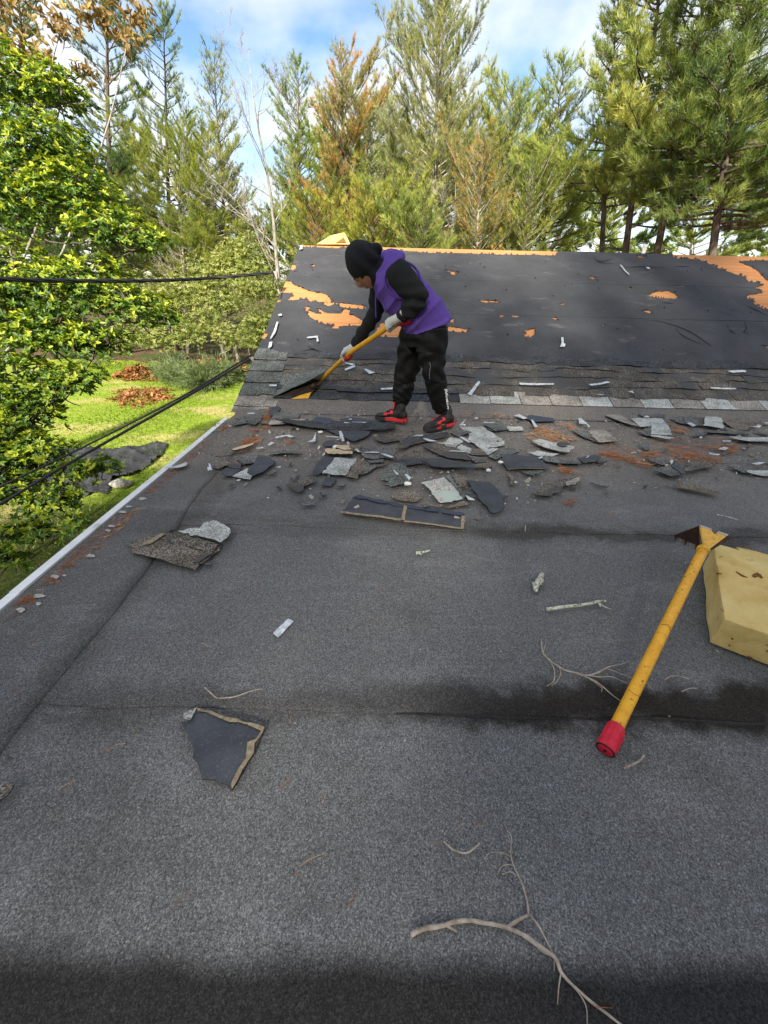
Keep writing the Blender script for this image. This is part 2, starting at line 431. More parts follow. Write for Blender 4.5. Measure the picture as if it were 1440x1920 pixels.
c = n.mix(n.math('MULTIPLY', n.math('MULTIPLY', n.step(exx, -1.16, -1.05), n.math('SUBTRACT', 1.0, n.step(exx, -1.05, -.93))), .5), c, n.mix(1.0, c, (.45, .38, .32), 'MULTIPLY'))
c = n.mix(n.math('MULTIPLY', n.math('SUBTRACT', 1.0, n.step(exx, -1.30, -1.0)), .35), c, n.mix(1.0, c, (.60, .56, .54), 'MULTIPLY'))
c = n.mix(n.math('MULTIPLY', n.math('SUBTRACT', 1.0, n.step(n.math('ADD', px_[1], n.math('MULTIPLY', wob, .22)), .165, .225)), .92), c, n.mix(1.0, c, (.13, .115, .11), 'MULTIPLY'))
# grit and tear-off dust where the crew is working
dz = n.math('MULTIPLY', n.step(n.math('ADD', px_[1], n.math('MULTIPLY', wob, 2.2)), 1.7, 2.9), n.ramp(n.noise(n.pos, 5, 6, .7), [(.28, .35), (.6, .95)]))
dirt = n.ramp(n.noise(n.pos, 70, 4, .8), [(.3, (.05, .042, .035)), (.46, (.16, .135, .112)), (.6, (.27, .23, .19)), (.76, (.55, .50, .43))])
c = n.mix(n.math('MULTIPLY', dz, .8), c, dirt)
# old lichen rings beside the metal edge
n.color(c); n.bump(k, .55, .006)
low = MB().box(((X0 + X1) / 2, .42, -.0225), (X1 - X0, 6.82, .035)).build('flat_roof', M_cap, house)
def sheet(y0, y1, x0, x1, seed, name='roofing_sheet', rag=.020, lift=.0025):
    xs = np.arange(x0, x1 + .02, .035); ys = np.concatenate([np.array([0, .012]), np.linspace(.04, y1 - y0, int((y1 - y0) / .035))]) + y0
    X, Y = np.meshgrid(xs, ys)
    e = vnoise(xs[:, None], 5, seed, 4) * rag
    Y = Y + e[None, :] * np.clip(1 - (Y - y0) / .25, 0, 1)
    Q = np.stack([X, Y], -1)
    Z = .0035 + lift * np.clip(1 - (Y - y0) / .30, 0, 1) + .0035 * vnoise(Q, 3.0, 77, 3) + .002
    V = np.stack([X, Y, Z], -1).reshape(-1, 3); nx = len(xs)
    i = np.arange(len(ys) - 1)[:, None] * nx + np.arange(nx - 1)[None, :]
    Fq = np.stack([i, i + 1, i + nx + 1, i + nx], -1).reshape(-1, 4)
    b = len(V); low_ = V[:nx].copy(); low_[:, 2] -= .006 + lift; V = np.vstack([V, low_])
    j = np.arange(nx - 1); lip = np.stack([b + j, b + j + 1, j + 1, j], -1)
    lv = V[np.arange(len(ys)) * nx].copy(); rv = V[np.arange(len(ys)) * nx + nx - 1].copy()
    b2 = len(V); lv[:, 2] -= .008; rv[:, 2] -= .008; V = np.vstack([V, lv, rv]); q = np.arange(len(ys) - 1)
    sl = np.stack([q * nx, (q + 1) * nx, b2 + q + 1, b2 + q], -1); sr = np.stack([q * nx + nx - 1, b2 + len(ys) + q, b2 + len(ys) + q + 1, (q + 1) * nx + nx - 1], -1)
    me = np_mesh(name, V - base_of(low), np.vstack([Fq, lip, sl, sr]), M_cap, smooth=False)
    me.polygons.foreach_set('use_smooth', np.concatenate([np.ones(len(Fq), bool), np.zeros(len(lip) + len(sl) + len(sr), bool)]))
    return link_mesh(name, me, low)
for i, y0 in enumerate((-2.34, -1.33, -.32, .69, 1.70, 2.72)):
    sheet(y0, min(y0 + 1.06, EAVE_Y + .0), X0 + .004, X1, 20 + i)
# narrow edge sheets lapped over them along the metal edge, with a cracked lap
def edge_sheet(y0, y1, seed):
    ys = np.arange(y0, y1 + .02, .03); e = -1.06 + .03 * vnoise(ys[:, None], 3.5, seed, 4) + .05 * np.clip((1.3 - ys), -1, 1.5)
    ts = np.array([0, .25, .5, .75, .9, 1.0]); X = X0 + .006 + (e[:, None] - X0 - .006) * ts[None, :]; Y = np.repeat(ys[:, None], len(ts), 1)
    Z = .0125 + .0035 * vnoise(np.stack([X, Y], -1), 3.0, 77, 3) + .002 * vnoise(np.stack([X, Y], -1), 9.0, 5, 3)
    V = np.stack([X, Y, Z], -1).reshape(-1, 3); nx = len(ts); i = np.arange(len(ys) - 1)[:, None] * nx + np.arange(nx - 1)[None, :]
    Fq = np.stack([i, i + 1, i + nx + 1, i + nx], -1).reshape(-1, 4)
    b = len(V); dn = V[nx - 1::nx].copy(); dn[:, 2] -= .013; V = np.vstack([V, dn]); q = np.arange(len(ys) - 1)
    lip = np.stack([q * nx + nx - 1, b + q, b + q + 1, (q + 1) * nx + nx - 1], -1)
    link_mesh('edge_sheet', np_mesh('edge_sheet', V - base_of(low), np.vstack([Fq, lip]), M_cap, smooth=True), low)
edge_sheet(-2.9, 1.62, 3); edge_sheet(1.63, 3.78, 4)
# damp bitumen smears and ridges along the two cross laps
M_tar = mat('bitumen', (.03, .027, .025), .75, .4); n = NB(M_tar); n.bump(n.noise(n.pos, 60, 4, .7), .8, .01)
n.color(n.ramp(n.noise(n.pos, 40, 4, .7), [(.35, (.012, .011, .010)), (.7, (.045, .040, .036))]))
for y0, xa, xb, wd in ((.685, .05, 1.5, .006),):
    xs = np.linspace(xa, xb, 90); e = y0 + .012 * vnoise(xs[:, None], 5, 20 + (3 if y0 < 1 else 4), 4)
    wv = wd * np.sin(np.linspace(0, math.pi, 90)) ** .4 * np.clip(.55 + .6 * vnoise(xs[:, None], 7, 9, 3), .12, 1.4)
    V = np.concatenate([np.stack([xs, e - wv, np.full(90, .004)], -1), np.stack([xs, e, .013 + 0 * xs], -1), np.stack([xs, e + wv * .8, np.full(90, .0125)], -1)])
    j = np.arange(89); q = np.vstack([np.stack([j, j + 1, 90 + j + 1, 90 + j], -1), np.stack([90 + j, 91 + j, 181 + j, 180 + j], -1)])
    link_mesh('seam_cement', np_mesh('seam_cement', V - base_of(low), q, M_tar, smooth=True), low)
# white metal edge, two lengths lapped
for y0, y1, dz in ((-2.9, 1.17, 0.0), (1.155, 3.50, .003)):
    ys = np.linspace(y0, y1, 40); wv = .004 * vnoise(ys[:, None], 2.2, 8, 2)
    prof = [(-.026, .002), (-.026, .0135), (-.066, .0145), (-.068, .0125), (-.068, -.070), (-.078, -.076), (-.066, -.074), (-.062, .002)]
    m_ = MB(); m_.loft([np.array([(X0 + .02 + a + wv[i], ys[i], b + dz + wv[i] * .3) for a, b in prof]) for i in range(40)])
    m_.build('drip_edge', M_white, house)

# ---- gable roof: decking boards, felt with torn holes, old shingle courses
M_board = mat('decking_wood', (.48, .24, .11), .75, .2); n = NB(M_board)
gr = n.noise(n.mapping(n.pos, (1.0, 34, 34)), 4, 6, .7, .3)
cb = n.ramp(gr, [(.30, (.40, .16, .055)), (.5, (.50, .215, .08)), (.70, (.57, .26, .105))])
cb = n.mix(n.math('MULTIPLY', n.attr('tint'), .3), cb, (.62, .30, .11))
cb = n.mix(n.math('GREATER_THAN', .055, n.vor(n.mapping(n.pos, (5, 9, 9)), 1.0)), cb, (.16, .07, .03))
n.color(cb); n.bump(gr, .3, .004)
gab = MB()
for xa, xb in ((-1.53, X1),):
    a_, b_, c_ = s_pt(xa, 0, -.03), s_pt(xa, SLEN, -.03), np.array([xa, 2 * RIDGE_Y - EAVE_Y, -.03])
    V = [a_, b_, c_, a_ - [0, 0, .05], b_ - [0, 0, .06], c_ - [0, 0, .05]]; V = V + [v + np.array([xb - xa, 0, 0]) for v in V]
    gab.add(V, [(0, 6, 7, 1), (1, 7, 8, 2), (3, 4, 10, 9), (4, 5, 11, 10), (0, 1, 4, 3), (1, 2, 5, 4), (6, 9, 10, 7), (7, 10, 11, 8), (0, 3, 9, 6), (2, 8, 11, 5)])
gable = gab.build('gable_roof', M_board, house)
bw = .138; nb_ = int(SLEN / bw)
for i in range(nb_ + 1):
    s0 = i * bw + .002; s1 = min((i + 1) * bw - .0035, SLEN - .002)
    if s1 - s0 < .02: continue
    cuts = [-1.53] + ([float(rng.uniform(-.9, 7.0))] if i % 3 else []) + [X1]
    for ua, ub in zip(cuts[:-1], cuts[1:]):
        m_ = MB(); hh = float(rng.uniform(-.003, 0)); q = [(ua + .002, s0), (ub - .002, s0), (ub - .002, s1), (ua + .002, s1)]
        m_.add([s_pt(u, s, hh) for u, s in q] + [s_pt(u, s, -.024) for u, s in q], [(0, 1, 2, 3), (7, 6, 5, 4), (0, 4, 5, 1), (1, 5, 6, 2), (2, 6, 7, 3), (3, 7, 4, 0)])
        o = m_.build('board', M_board, gable); at = o.data.attributes.new('tint', 'FLOAT', 'FACE'); at.data.foreach_set('value', np.full(6, rng.random(), np.float32))

HOLES = []
def hole(view, pts): HOLES.append(np.array([s_uv(onS(*p)) for p in zp(view, pts)]))
hole('P', [(552, 452), (650, 455), (655, 464), (632, 467), (590, 465), (560, 463)])
hole('P', [(650, 455), (720, 458), (850, 463), (1045, 472), (1042, 480), (960, 478), (880, 476), (800, 475), (760, 471), (700, 467), (660, 465)])
hole('S1', [(300, 290), (370, 290), (400, 350), (370, 355), (330, 330), (300, 310)])
hole('S1', [(520, 300), (545, 293), (572, 302), (540, 322)])
hole('S1', [(245, 450), (365, 455), (360, 490), (440, 510), (495, 540), (640, 570), (690, 590), (720, 620), (750, 655), (620, 657), (500, 645), (475, 615), (430, 630), (350, 640), (305, 625), (330, 600), (370, 590), (340, 572), (205, 565), (205, 530), (225, 500)])
hole('S1', [(620, 660), (760, 655), (1050, 685), (1050, 720), (960, 710), (860, 710), (760, 670), (700, 690), (650, 672)])
hole('S1', [(445, 700), (515, 700), (500, 730), (590, 760), (640, 760), (590, 720), (600, 710), (690, 760), (820, 760), (840, 720), (910, 725), (900, 770), (945, 775), (1000, 800), (1050, 830), (1040, 880), (1000, 912), (960, 880), (800, 880), (795, 910), (740, 905), (735, 870), (700, 875), (600, 845), (570, 820), (500, 790), (490, 750)])
hole('P', [(700, 632), (712, 606), (760, 611), (840, 612), (888, 620), (865, 624), (842, 622), (765, 633)])
hole('S1', [(180, 620), (240, 640), (180, 658)]); hole('S1', [(80, 945), (115, 955), (110, 1000), (50, 1000)])
hole('S2', [(505, 184), (1140, 190), (1190, 200), (1440, 205), (1540, 205), (1540, 256), (1440, 252), (1210, 255), (1160, 270), (1280, 310), (1370, 380), (1440, 440), (1540, 490), (1540, 790), (1440, 735), (1380, 710), (1290, 660), (1285, 625), (1200, 610), (1240, 590), (1380, 560), (1310, 515), (1380, 490), (1340, 460), (1250, 465), (1210, 405), (1150, 390), (1020, 350), (900, 300), (820, 265), (780, 240), (560, 232), (520, 215)])
hole('S2', [(258, 590), (350, 550), (480, 548), (550, 565), (575, 605), (530, 622), (400, 615)])
hole('S2', [(232, 735), (270, 728), (320, 745), (300, 760)]); hole('S2', [(175, 206), (265, 210), (240, 222), (180, 218)])
hole('S2', [(62, 516), (120, 510), (122, 520), (80, 526)])
hole('S3', [(65, 540), (130, 530), (130, 560), (100, 578), (75, 570)]); hole('S3', [(226, 472), (262, 470), (256, 481)])
hole('S3', [(498, 506), (528, 510), (515, 516)]); hole('S3', [(428, 239), (480, 244), (450, 251)]); hole('S3', [(1398, 623), (1445, 630), (1445, 642)])
hole('P', [(833, 507), (858, 511), (855, 516), (840, 513)]); hole('P', [(898, 563), (938, 565), (935, 568), (905, 567)])
hole('P', [(1046, 570), (1060, 569), (1058, 572)]); hole('P', [(842, 598), (854, 600), (850, 606), (843, 604)])
M_felt = mat('roofing_felt', (.065, .067, .072), .85, .15); n = NB(M_felt)
fl = n.noise(n.pos, 1.7, 5, .6); fs = n.noise(n.pos, 120, 2, .6)
c = n.ramp(fl, [(.3, (.040, .041, .044)), (.55, (.055, .056, .061)), (.75, (.078, .078, .082))])
c = n.mix(n.math('MULTIPLY', n.step(fs, .5, .75), .35), c, (.15, .15, .15))
c = n.mix(n.math('MULTIPLY', n.step(n.noise(n.mapping(n.pos, (1, 2.5, 2.5)), 2.2, 5, .7), .60, .72), .5), c, (.17, .155, .14))
c = n.mix(n.math('MULTIPLY', n.math('GREATER_THAN', .055, n.vor(n.pos, 4.2)), .5), c, (.022, .022, .024))
n.color(c); n.bump(n.noise(n.pos, 9, 4, .6), .35, .01)
M_torn = mat('torn_edge', (.014, .014, .015), .85, .2)
def felt(s0, s1, seed, h0):
    du, ds = .015, .016
    us = np.arange(-1.528, X1, du); ss = np.arange(s0, s1 + ds * .5, ds)
    Uc, Sc = np.meshgrid((us[:-1] + us[1:]) / 2, (ss[:-1] + ss[1:]) / 2)
    jit = vnoise(np.stack([Uc, Sc], -1), 16, seed, 3) * .024; jit2 = vnoise(np.stack([Uc, Sc], -1), 19, seed + 50, 3) * .016
    keep = np.ones(Uc.shape, bool)
    for h in HOLES: keep &= ~in_poly(Uc + jit, Sc + jit2, h)
    if s0 < 1.3: keep &= Sc > s0 + .03 + .035 * vnoise(Uc[..., None], 4.5, 31, 4)
    Ug, Sg = np.meshgrid(us, ss)
    wr = .004 * vnoise(np.stack([Ug, Sg * 1.6], -1), 3.4, 12, 4) + .0012 * vnoise(np.stack([Ug, Sg], -1), 13, 14, 2)
    H = h0 + .004 + wr + .0022 * np.clip(1 - (Sg - s0) / .05, 0, 1)
    V = S_O + np.stack([Ug, 0 * Ug, 0 * Ug], -1) + S_T * Sg[..., None] + S_N * H[..., None]
    V = V.reshape(-1, 3); nu = len(us)
    ii, jj = np.nonzero(keep); b = ii * nu + jj
    top = np.stack([b, b + 1, b + nu + 1, b + nu], -1)
    # torn edges get a thickness
    K = np.pad(keep, 1); walls = []; nv = len(V); Vb = V - S_N * .003
    for di, dj, c0, c1 in ((-1, 0, 0, 1), (1, 0, nu + 1, nu), (0, -1, nu, 0), (0, 1, 1, nu + 1)):
        e = ~K[ii + 1 + di, jj + 1 + dj]; bb = b[e]
        walls.append(np.stack([bb + c1, bb + c0, nv + bb + c0, nv + bb + c1], -1))
    walls = np.vstack(walls)
    allf = np.vstack([top, walls]); used, inv = np.unique(allf, return_inverse=True)
    VV = np.vstack([V, Vb])[used]
    me = np_mesh('felt_sheet', VV - base_of(gable), inv.reshape(allf.shape), [M_felt], np.zeros(len(top) + len(walls)), smooth=True)
    link_mesh('felt_sheet', me, gable)
sl = lambda x, y: s_uv(onS(x, y))[1]
FS0, FS1, FS2 = sl(1000, 671), sl(1000, 593), sl(1000, 530)
felt(FS0 - .05, FS1 + .06, 1, .0); felt(FS1, FS2 + .06, 2, .0015); felt(FS2, SLEN - .004, 3, .003)
# tatters: torn lips of felt curling up round the holes
V = []; Fq = []
for h in HOLES:
    per = np.linalg.norm(np.roll(h, -1, 0) - h, axis=1); cen = h.mean(0)
    for a_, b_, L_ in zip(h, np.roll(h, -1, 0), per):
        for q in range(int(L_ / .05) + 1):
            if rng.random() < .45: continue
            t = rng.random(); p = a_ + (b_ - a_) * t; d = (b_ - a_) / (L_ + 1e-9); nn = np.array([-d[1], d[0]]); l = rng.uniform(.015, .06)
            if in_poly(np.array([p[0] + nn[0] * .012]), np.array([p[1] + nn[1] * .012]), h)[0]: nn = nn
            else: nn = -nn
            if p[0] < -1.5 or p[1] > SLEN - .03: continue
            k = len(V); w = l * rng.uniform(.5, 1.4); o_ = p - nn * .012
            V += [s_pt(*(o_ - d * w / 2), .010), s_pt(*(o_ + d * w / 2), .010), s_pt(*(o_ + d * w * rng.uniform(0, .5) + nn * l * .6), .016 + rng.uniform(0, .012)), s_pt(*(o_ - d * w * rng.uniform(0, .5) + nn * l * rng.uniform(.4, .9)), .016 + rng.uniform(0, .014))]
            Fq.append((k, k + 1, k + 2, k + 3))
tag(link_mesh('felt_tatter', np_mesh('felt_tatter', np.array(V) - base_of(gable), Fq, M_felt), gable), kind='stuff')
# little slits and lifted flaps in the felt
V = []; Fq = []
for i in range(110):
    u = rng.uniform(-1.4, 8); s = rng.uniform(FS0 + .1, SLEN - .4); l = rng.uniform(.010, .038); a = rng.uniform(0, 6.28); b = len(V)
    if any(in_poly(np.array([u]), np.array([s]), h)[0] for h in HOLES): continue
    d = np.array([math.cos(a), math.sin(a)]) * l; e = np.array([-d[1], d[0]]) * rng.uniform(.25, .5)
    hh = .017; V += [s_pt(u, s, hh), s_pt(u + d[0], s + d[1], hh), s_pt(u + d[0] * .6 + e[0], s + d[1] * .6 + e[1], hh + .012), s_pt(u + d[0] * .2 + e[0], s + d[1] * .2 + e[1], hh + .008)]
    Fq.append((b, b + 1, b + 2, b + 3))
me = np_mesh('felt_flap', np.array(V) - base_of(gable), Fq, M_torn); tag(link_mesh('felt_flap', me, gable), kind='stuff')
# long dark creases in the felt
M_crease = M_torn
for pts in ([(1210, 600), (1240, 603), (1290, 620), (1330, 646), (1332, 647)], [(1265, 615), (1285, 632), (1320, 647)], [(1394, 602), (1400, 615), (1395, 622), (1405, 628)], [(1366, 615), (1372, 622), (1381, 626)],
            [(1110, 485), (1130, 490), (1150, 484)], [(1112, 480), (1125, 492), (1152, 494)], [(1264, 499), (1295, 500)], [(1240, 567), (1263, 569)], [(1160, 502), (1200, 500), (1250, 502)], [(1400, 574), (1415, 580), (1440, 592)],
            [(575, 649), (590, 655), (598, 659)], [(567, 658), (585, 655), (606, 660)]):
    P = smooth_path([onS(*p, .018) for p in pts], 5); m_ = MB(); m_.tube(P, lerp_r([.001, .005, .001], len(P)), 5); m_.build('felt_crease', M_crease, gable)

# torn shingle courses at the foot of the slope
M_course = gran('weathered_shingle', (.03, .027, .024), (.098, .084, .070), (.30, .265, .215), 120, patch=((.075, .074, .074), 3.5))
M_course_g = gran('green_grey_shingle', (.036, .039, .036), (.095, .103, .094), (.27, .29, .27), 120)
M_pale = gran('pale_shingle', (.17, .18, .165), (.46, .47, .43), (.74, .74, .70), 130)
M_palebrown = gran('pale_brown_shingle', (.09, .08, .07), (.30, .27, .23), (.55, .50, .44), 130)
M_dark = gran('dark_lap', (.02, .022, .025), (.05, .053, .058), (.14, .145, .15), 130)
rows = [FS0 - .02] + [sl(1000, y) for y in (683, 695, 708, 724, 744)] + [sl(1000, 760)]
def course(ua, ub, stop, sbot, hbot, seed, m, name='torn_shingle', rag=.028, htop=.001):
    nu = max(4, int((ub - ua) / .025)); us = np.linspace(ua, ub, nu)
    g = np.random.default_rng(seed)
    e = vnoise(us[:, None], 3.5, seed, 4) * rag + vnoise(us[:, None], 17, seed + 9, 3) * rag * .35
    stp = np.cumsum((g.random(nu) < .06) * g.normal(0, .03, nu)); stp -= np.linspace(stp[0], stp[-1], nu); e = e + np.clip(stp, -.03, .03)
    lo = [s_pt(u, sbot + d, hbot + .004 * math.sin(i * .31 + seed)) for i, (u, d) in enumerate(zip(us, e))]
    hi = [s_pt(u, stop, htop) for u in us]; dn = [s_pt(u, sbot + d + .004, hbot - .009) for u, d in zip(us, e)]
    mid = [s_pt(u, (sbot + stop) / 2 + d * .5, (hbot + htop) / 2 + .004 * math.sin(u * 9 + seed)) for u, d in zip(us, e)]
    m_ = MB(); F = []; mi = []
    V = lo + mid + hi + dn
    for i in range(nu - 1):
        F += [(i, i + 1, nu + i + 1, nu + i), (nu + i, nu + i + 1, 2 * nu + i + 1, 2 * nu + i)]; mi += [0, 0]
    for i in range(nu - 1): F.append((3 * nu + i, 3 * nu + i + 1, i + 1, i)); mi.append(1)
    F += [(3 * nu, 0, nu, 2 * nu), (4 * nu - 1, 3 * nu - 1, 2 * nu - 1, nu - 1)]; mi += [1, 1]
    link_mesh(name, np_mesh(name, np.array(V) - base_of(gable), F, [m, M_torn], mi), gable)
for i in range(5):
    edges = [-1.17] + sorted(float(x) for x in rng.uniform(.4, 8.5, 4)) + [X1]
    for a_, b_ in zip(edges[:-1], edges[1:]):
        course(a_ + .004, b_ - .004, rows[i] + .10, rows[i + 1], .012 + .002 * (i == 0), 100 + 7 * i + int(b_ * 10), M_course if (i + int(b_)) % 4 else M_dark)
# dark base lap left of the person, pale starter tabs to the right
uL, uM = s_uv(onS(512, 748))[0], s_uv(onS(862, 752))[0]
course(-1.17, uM, rows[5] + .14, sl(700, 737), .022, 301, M_dark, 'base_lap', .004)
course(-1.17, uM, sl(700, 737) + .06, sl(700, 752), .014, 302, M_dark, 'base_lap', .004)
u = uM
while u < X1 - .3:
    m_ = MB(); wv = .315; q = [(u + .003, sl(1000, 761) + .002 * math.sin(u * 7)), (u + wv - .003, sl(1000, 761) + .002 * math.sin(u * 7)), (u + wv - .003, rows[5] + .07), (u + .003, rows[5] + .07)]
    t = float(rng.uniform(.012, .017)); V = [s_pt(a_, b_, t if k < 2 else .006) for k, (a_, b_) in enumerate(q)] + [s_pt(a_, b_, t - .012 if k < 2 else -.004) for k, (a_, b_) in enumerate(q)]
    m_.add(V, [(0, 1, 2, 3)], 0); m_.add(V, [(0, 4, 5, 1), (1, 5, 6, 2), (2, 6, 7, 3), (3, 7, 4, 0)], 1)
    m_.build('shingle', [M_palebrown if rng.random() < .35 else M_pale, M_torn], gable); u += wv
# flat roofing carried up under them
us = np.linspace(-1.52, X1, 200); st_ = sl(1000, 757)
V = np.concatenate([np.stack([us, np.full(200, EAVE_Y - .12), np.full(200, .011)], -1), np.stack([us, np.full(200, EAVE_Y + .01), np.full(200, .016)], -1), np.array([s_pt(u, st_, .006) for u in us])]); j = np.arange(199)
link_mesh('roofing_upturn', np_mesh('roofing_upturn', V - base_of(low), np.vstack([np.stack([j, j + 1, 201 + j, 200 + j], -1), np.stack([200 + j, 201 + j, 401 + j, 400 + j], -1)]), M_cap, smooth=True), low)
# the shingles still in place along the left rake
rk = [sl(470, y) for y in (655, 676, 697, 719, 743)] + [sl(470, 764), -.03]
for i in range(6):
    ub = -1.17 + (0.02 if i < 4 else .06); cut = -1.53 + (ub + 1.53) * (.45 if i % 2 else .70)
    for a_, b_ in ((-1.535, cut), (cut, ub)):
        m = M_course_g if i < 4 else M_palebrown
        course(a_ + .002, b_ - .002, rk[i] + .05, rk[i + 1], .020 if i < 5 else .026, 400 + i * 3 + int(b_ * 7), m, 'shingle', .0025)
# plumbing vent standing behind the ridge
v_ = thing('vent_pipe', 'short white vent pipe behind the ridge, under the right pines', 'vent pipe', atY(1206, 474, RIDGE_Y + .7))
b = np.array(v_.location); MB().tube([b + [0, 0, -.35], b + [0, 0, .0], b + [.005, 0, .10]], .035, 12).build('pipe', M_white, v_); MB().tube([b + [.005, 0, .09], b + [.005, 0, .125]], [.045, .043], 12).build('cap', M_white, v_)

# ================================================================== TREES
B_pine = bark_mat('pine_bark', (.055, .042, .034), (.17, .135, .11))
B_grey = bark_mat('grey_bark', (.16, .14, .12), (.42, .38, .33))
B_light = bark_mat('light_bark', (.20, .175, .14), (.46, .41, .34))
N_dark = leaf_mat('dark_needles', (.05, .105, .04), (.19, .265, .075), (.38, .42, .12), .5, .5)
N_mid = leaf_mat('green_needles', (.10, .16, .045), (.30, .38, .095), (.60, .60, .17), .5, .5)
N_light = leaf_mat('light_needles', (.13, .175, .07), (.33, .36, .13), (.58, .54, .22), .5, .5)
N_blue = leaf_mat('blue_green_needles', (.08, .14, .07), (.24, .30, .13), (.50, .48, .22), .5, .5)
N_orange = leaf_mat('rusty_needles', (.10, .15, .045), (.27, .29, .08), (.58, .33, .10), .45, .5)
N_yel = leaf_mat('yellow_green_needles', (.15, .21, .035), (.38, .42, .07), (.62, .57, .13), .5, .5)
def unit(v): return v / (np.linalg.norm(v, axis=-1, keepdims=True) + 1e-9)
def blades(P, D, ln, w, nb, spread, tint, jit):
    """nb thin needle bunches (triangles) fanning out of every point P along D"""
    n = len(P); P = np.repeat(P, nb, 0); D = np.repeat(D, nb, 0); T = np.repeat(tint, nb)
    D = unit(D + rng.normal(0, spread, D.shape)); l = ln * rng.uniform(.65, 1.2, len(P))
    S = unit(np.cross(D, rng.normal(size=D.shape))) * (w * rng.uniform(.7, 1.3, len(P)))[:, None]
    P = P + rng.normal(0, jit, P.shape)
    V = np.stack([P + S, P + D * l[:, None], P - S], 1).reshape(-1, 3)
    return V, np.arange(len(P) * 3).reshape(-1, 3), np.clip(T + rng.normal(0, .07, len(T)), 0, 1)
def twig_tubes(A, Bp, r0):
    """three-sided tapered twigs from A to Bp"""
    T = unit(Bp - A); X = unit(np.cross(T, np.array([.3, .2, .93]))); Y = np.cross(T, X); V = []
    for k in range(3):
        a = k * 2.0944; o = X * math.cos(a) + Y * math.sin(a); V.append(A + o * r0); V.append(Bp + o * r0 * .35)
    V = np.stack(V, 1); n = len(A); b = np.arange(n)[:, None] * 6
    F = np.concatenate([b + np.array([[2 * k, 2 * ((k + 1) % 3), 2 * ((k + 1) % 3) + 1, 2 * k + 1]]) for k in range(3)])
    return V.reshape(-1, 3), F
def pine(name, label, x, y, ztop, zlo, Rm, nb, needles, bark, seed, dens=1.0, up=.25, tipup=.25, droop=.10, tl=.16, bw=.0075, nbl=10, prof=None, lean=(0, 0), tr=None, group=None, tmean=.45, cat='pine tree', stubs=10, az0=None):
    g = np.random.default_rng(seed); nb = int(nb * 1.2)
    zb = GZ + max(0, min(.8, (y - 24) * .018)) - .05; H = ztop - zb
    t_ = thing(name, label, cat, (x, y, zb), group)
    tr = tr or max(.09, H * .013)
    hs = np.linspace(0, 1, 14); wob = np.stack([vnoise(hs[:, None], 5, seed, 2), vnoise(hs[:, None], 5, seed + 1, 2)], -1) * .012 * H * hs[:, None]
    TP = np.stack([x + lean[0] * H * hs + wob[:, 0], y + lean[1] * H * hs + wob[:, 1], zb + H * hs], -1)
    wood = MB(); wood.tube(TP, tr * (1 - hs * .93), 9)
    f0 = (zlo - zb) / H
    prof = prof or (lambda q: (1 - q) ** .62 * (.55 + .45 * min(1, q * 4)) * 1.12 + .05)
    tA, tB, tufP, tufD, tufT = [], [], [], [], []; ph1, ph2 = g.uniform(0, 6.28, 2)
    def trunk_at(f): return np.array([np.interp(f, hs, TP[:, k]) for k in range(3)])
    for i in range(nb + stubs):
        bare = i >= nb
        q = ((i + g.random()) / nb) if not bare else 0
        f = f0 + (1 - f0) * min(.985, q) if not bare else f0 * g.uniform(.45, 1.0)
        a = i * 2.399 + g.normal(0, .35) if az0 is None else az0 + g.normal(0, 1.0)
        Lb = Rm * prof(q) * (.86 + .42 * math.sin(a * 1.0 + ph1) * math.sin(q * 7 + ph2)) * g.uniform(.55, 1.35) if not bare else Rm * g.uniform(.25, .6)
        if Lb < .15: Lb = .15
        dh = np.array([math.cos(a), math.sin(a), 0]); v = np.linspace(0, 1, 7)
        up_ = up + .75 * q ** 2; bend = g.normal(0, .12)
        perp = np.array([-dh[1], dh[0], 0])
        P = trunk_at(f) + np.outer(v * Lb, dh) + np.outer(bend * Lb * v ** 2, perp) + np.outer(Lb * (up_ * v - droop * v ** 2 * (1.6 - q) + tipup * v ** 3), [0, 0, 1]) + g.normal(0, .02 * Lb, (7, 3)) * v[:, None]
        wood.tube(P, lerp_r([tr * .30 * (1 - f) + .014, .005], 7), 5, cap=False)
        if bare:
            continue
        nt = max(5, int(Lb / .09 * dens)); vv = np.sort(g.uniform(.18, 1.0, nt) ** .8)
        Bp = np.stack([np.interp(vv, v, P[:, k]) for k in range(3)], -1)
        Tn = unit(np.stack([np.interp(vv, v, np.gradient(P[:, k])) for k in range(3)], -1))
        sd = np.where(g.random(nt) < .5, -1, 1)[:, None]
        D = unit(Tn * g.uniform(.5, 1.1, (nt, 1)) + perp * sd * g.uniform(.3, 1.0, (nt, 1)) + np.array([0, 0, 1]) * g.uniform(-.15, .75, (nt, 1)))
        ln = np.clip((.20 + .42 * Lb * (1 - vv) * g.uniform(.4, 1.2, nt)), .16, 1.15)
        E_ = Bp + D * ln[:, None]; tA.append(Bp); tB.append(E_)
        bt = tmean + g.normal(0, .17)
        for k in range(nt):
            m = max(2, int(ln[k] / .105)); w = np.linspace(.3, 1.0, m)[:, None]
            tufP.append(Bp[k] + (E_[k] - Bp[k]) * w); tufD.append(np.repeat(unit(D[k] + np.array([0, 0, .45]))[None], m, 0))
            tufT.append(np.full(m, bt + g.normal(0, .10)) + np.linspace(-.08, .12, m))
    A, Bq = np.concatenate(tA), np.concatenate(tB); V, F = twig_tubes(A, Bq, .006)
    wv = np.concatenate(wood.v); wf = wood.f
    me = bpy.data.meshes.new('trunk')
    allv = np.vstack([wv, V]) - np.array([x, y, zb])
    tri = [q for q in wf if len(q) != 4]; quad = np.array([q for q in wf if len(q) == 4] or np.zeros((0, 4)), int)
    polys = [np.vstack([quad, F + len(wv)]).astype(int)] + [np.array([q]) for q in tri]
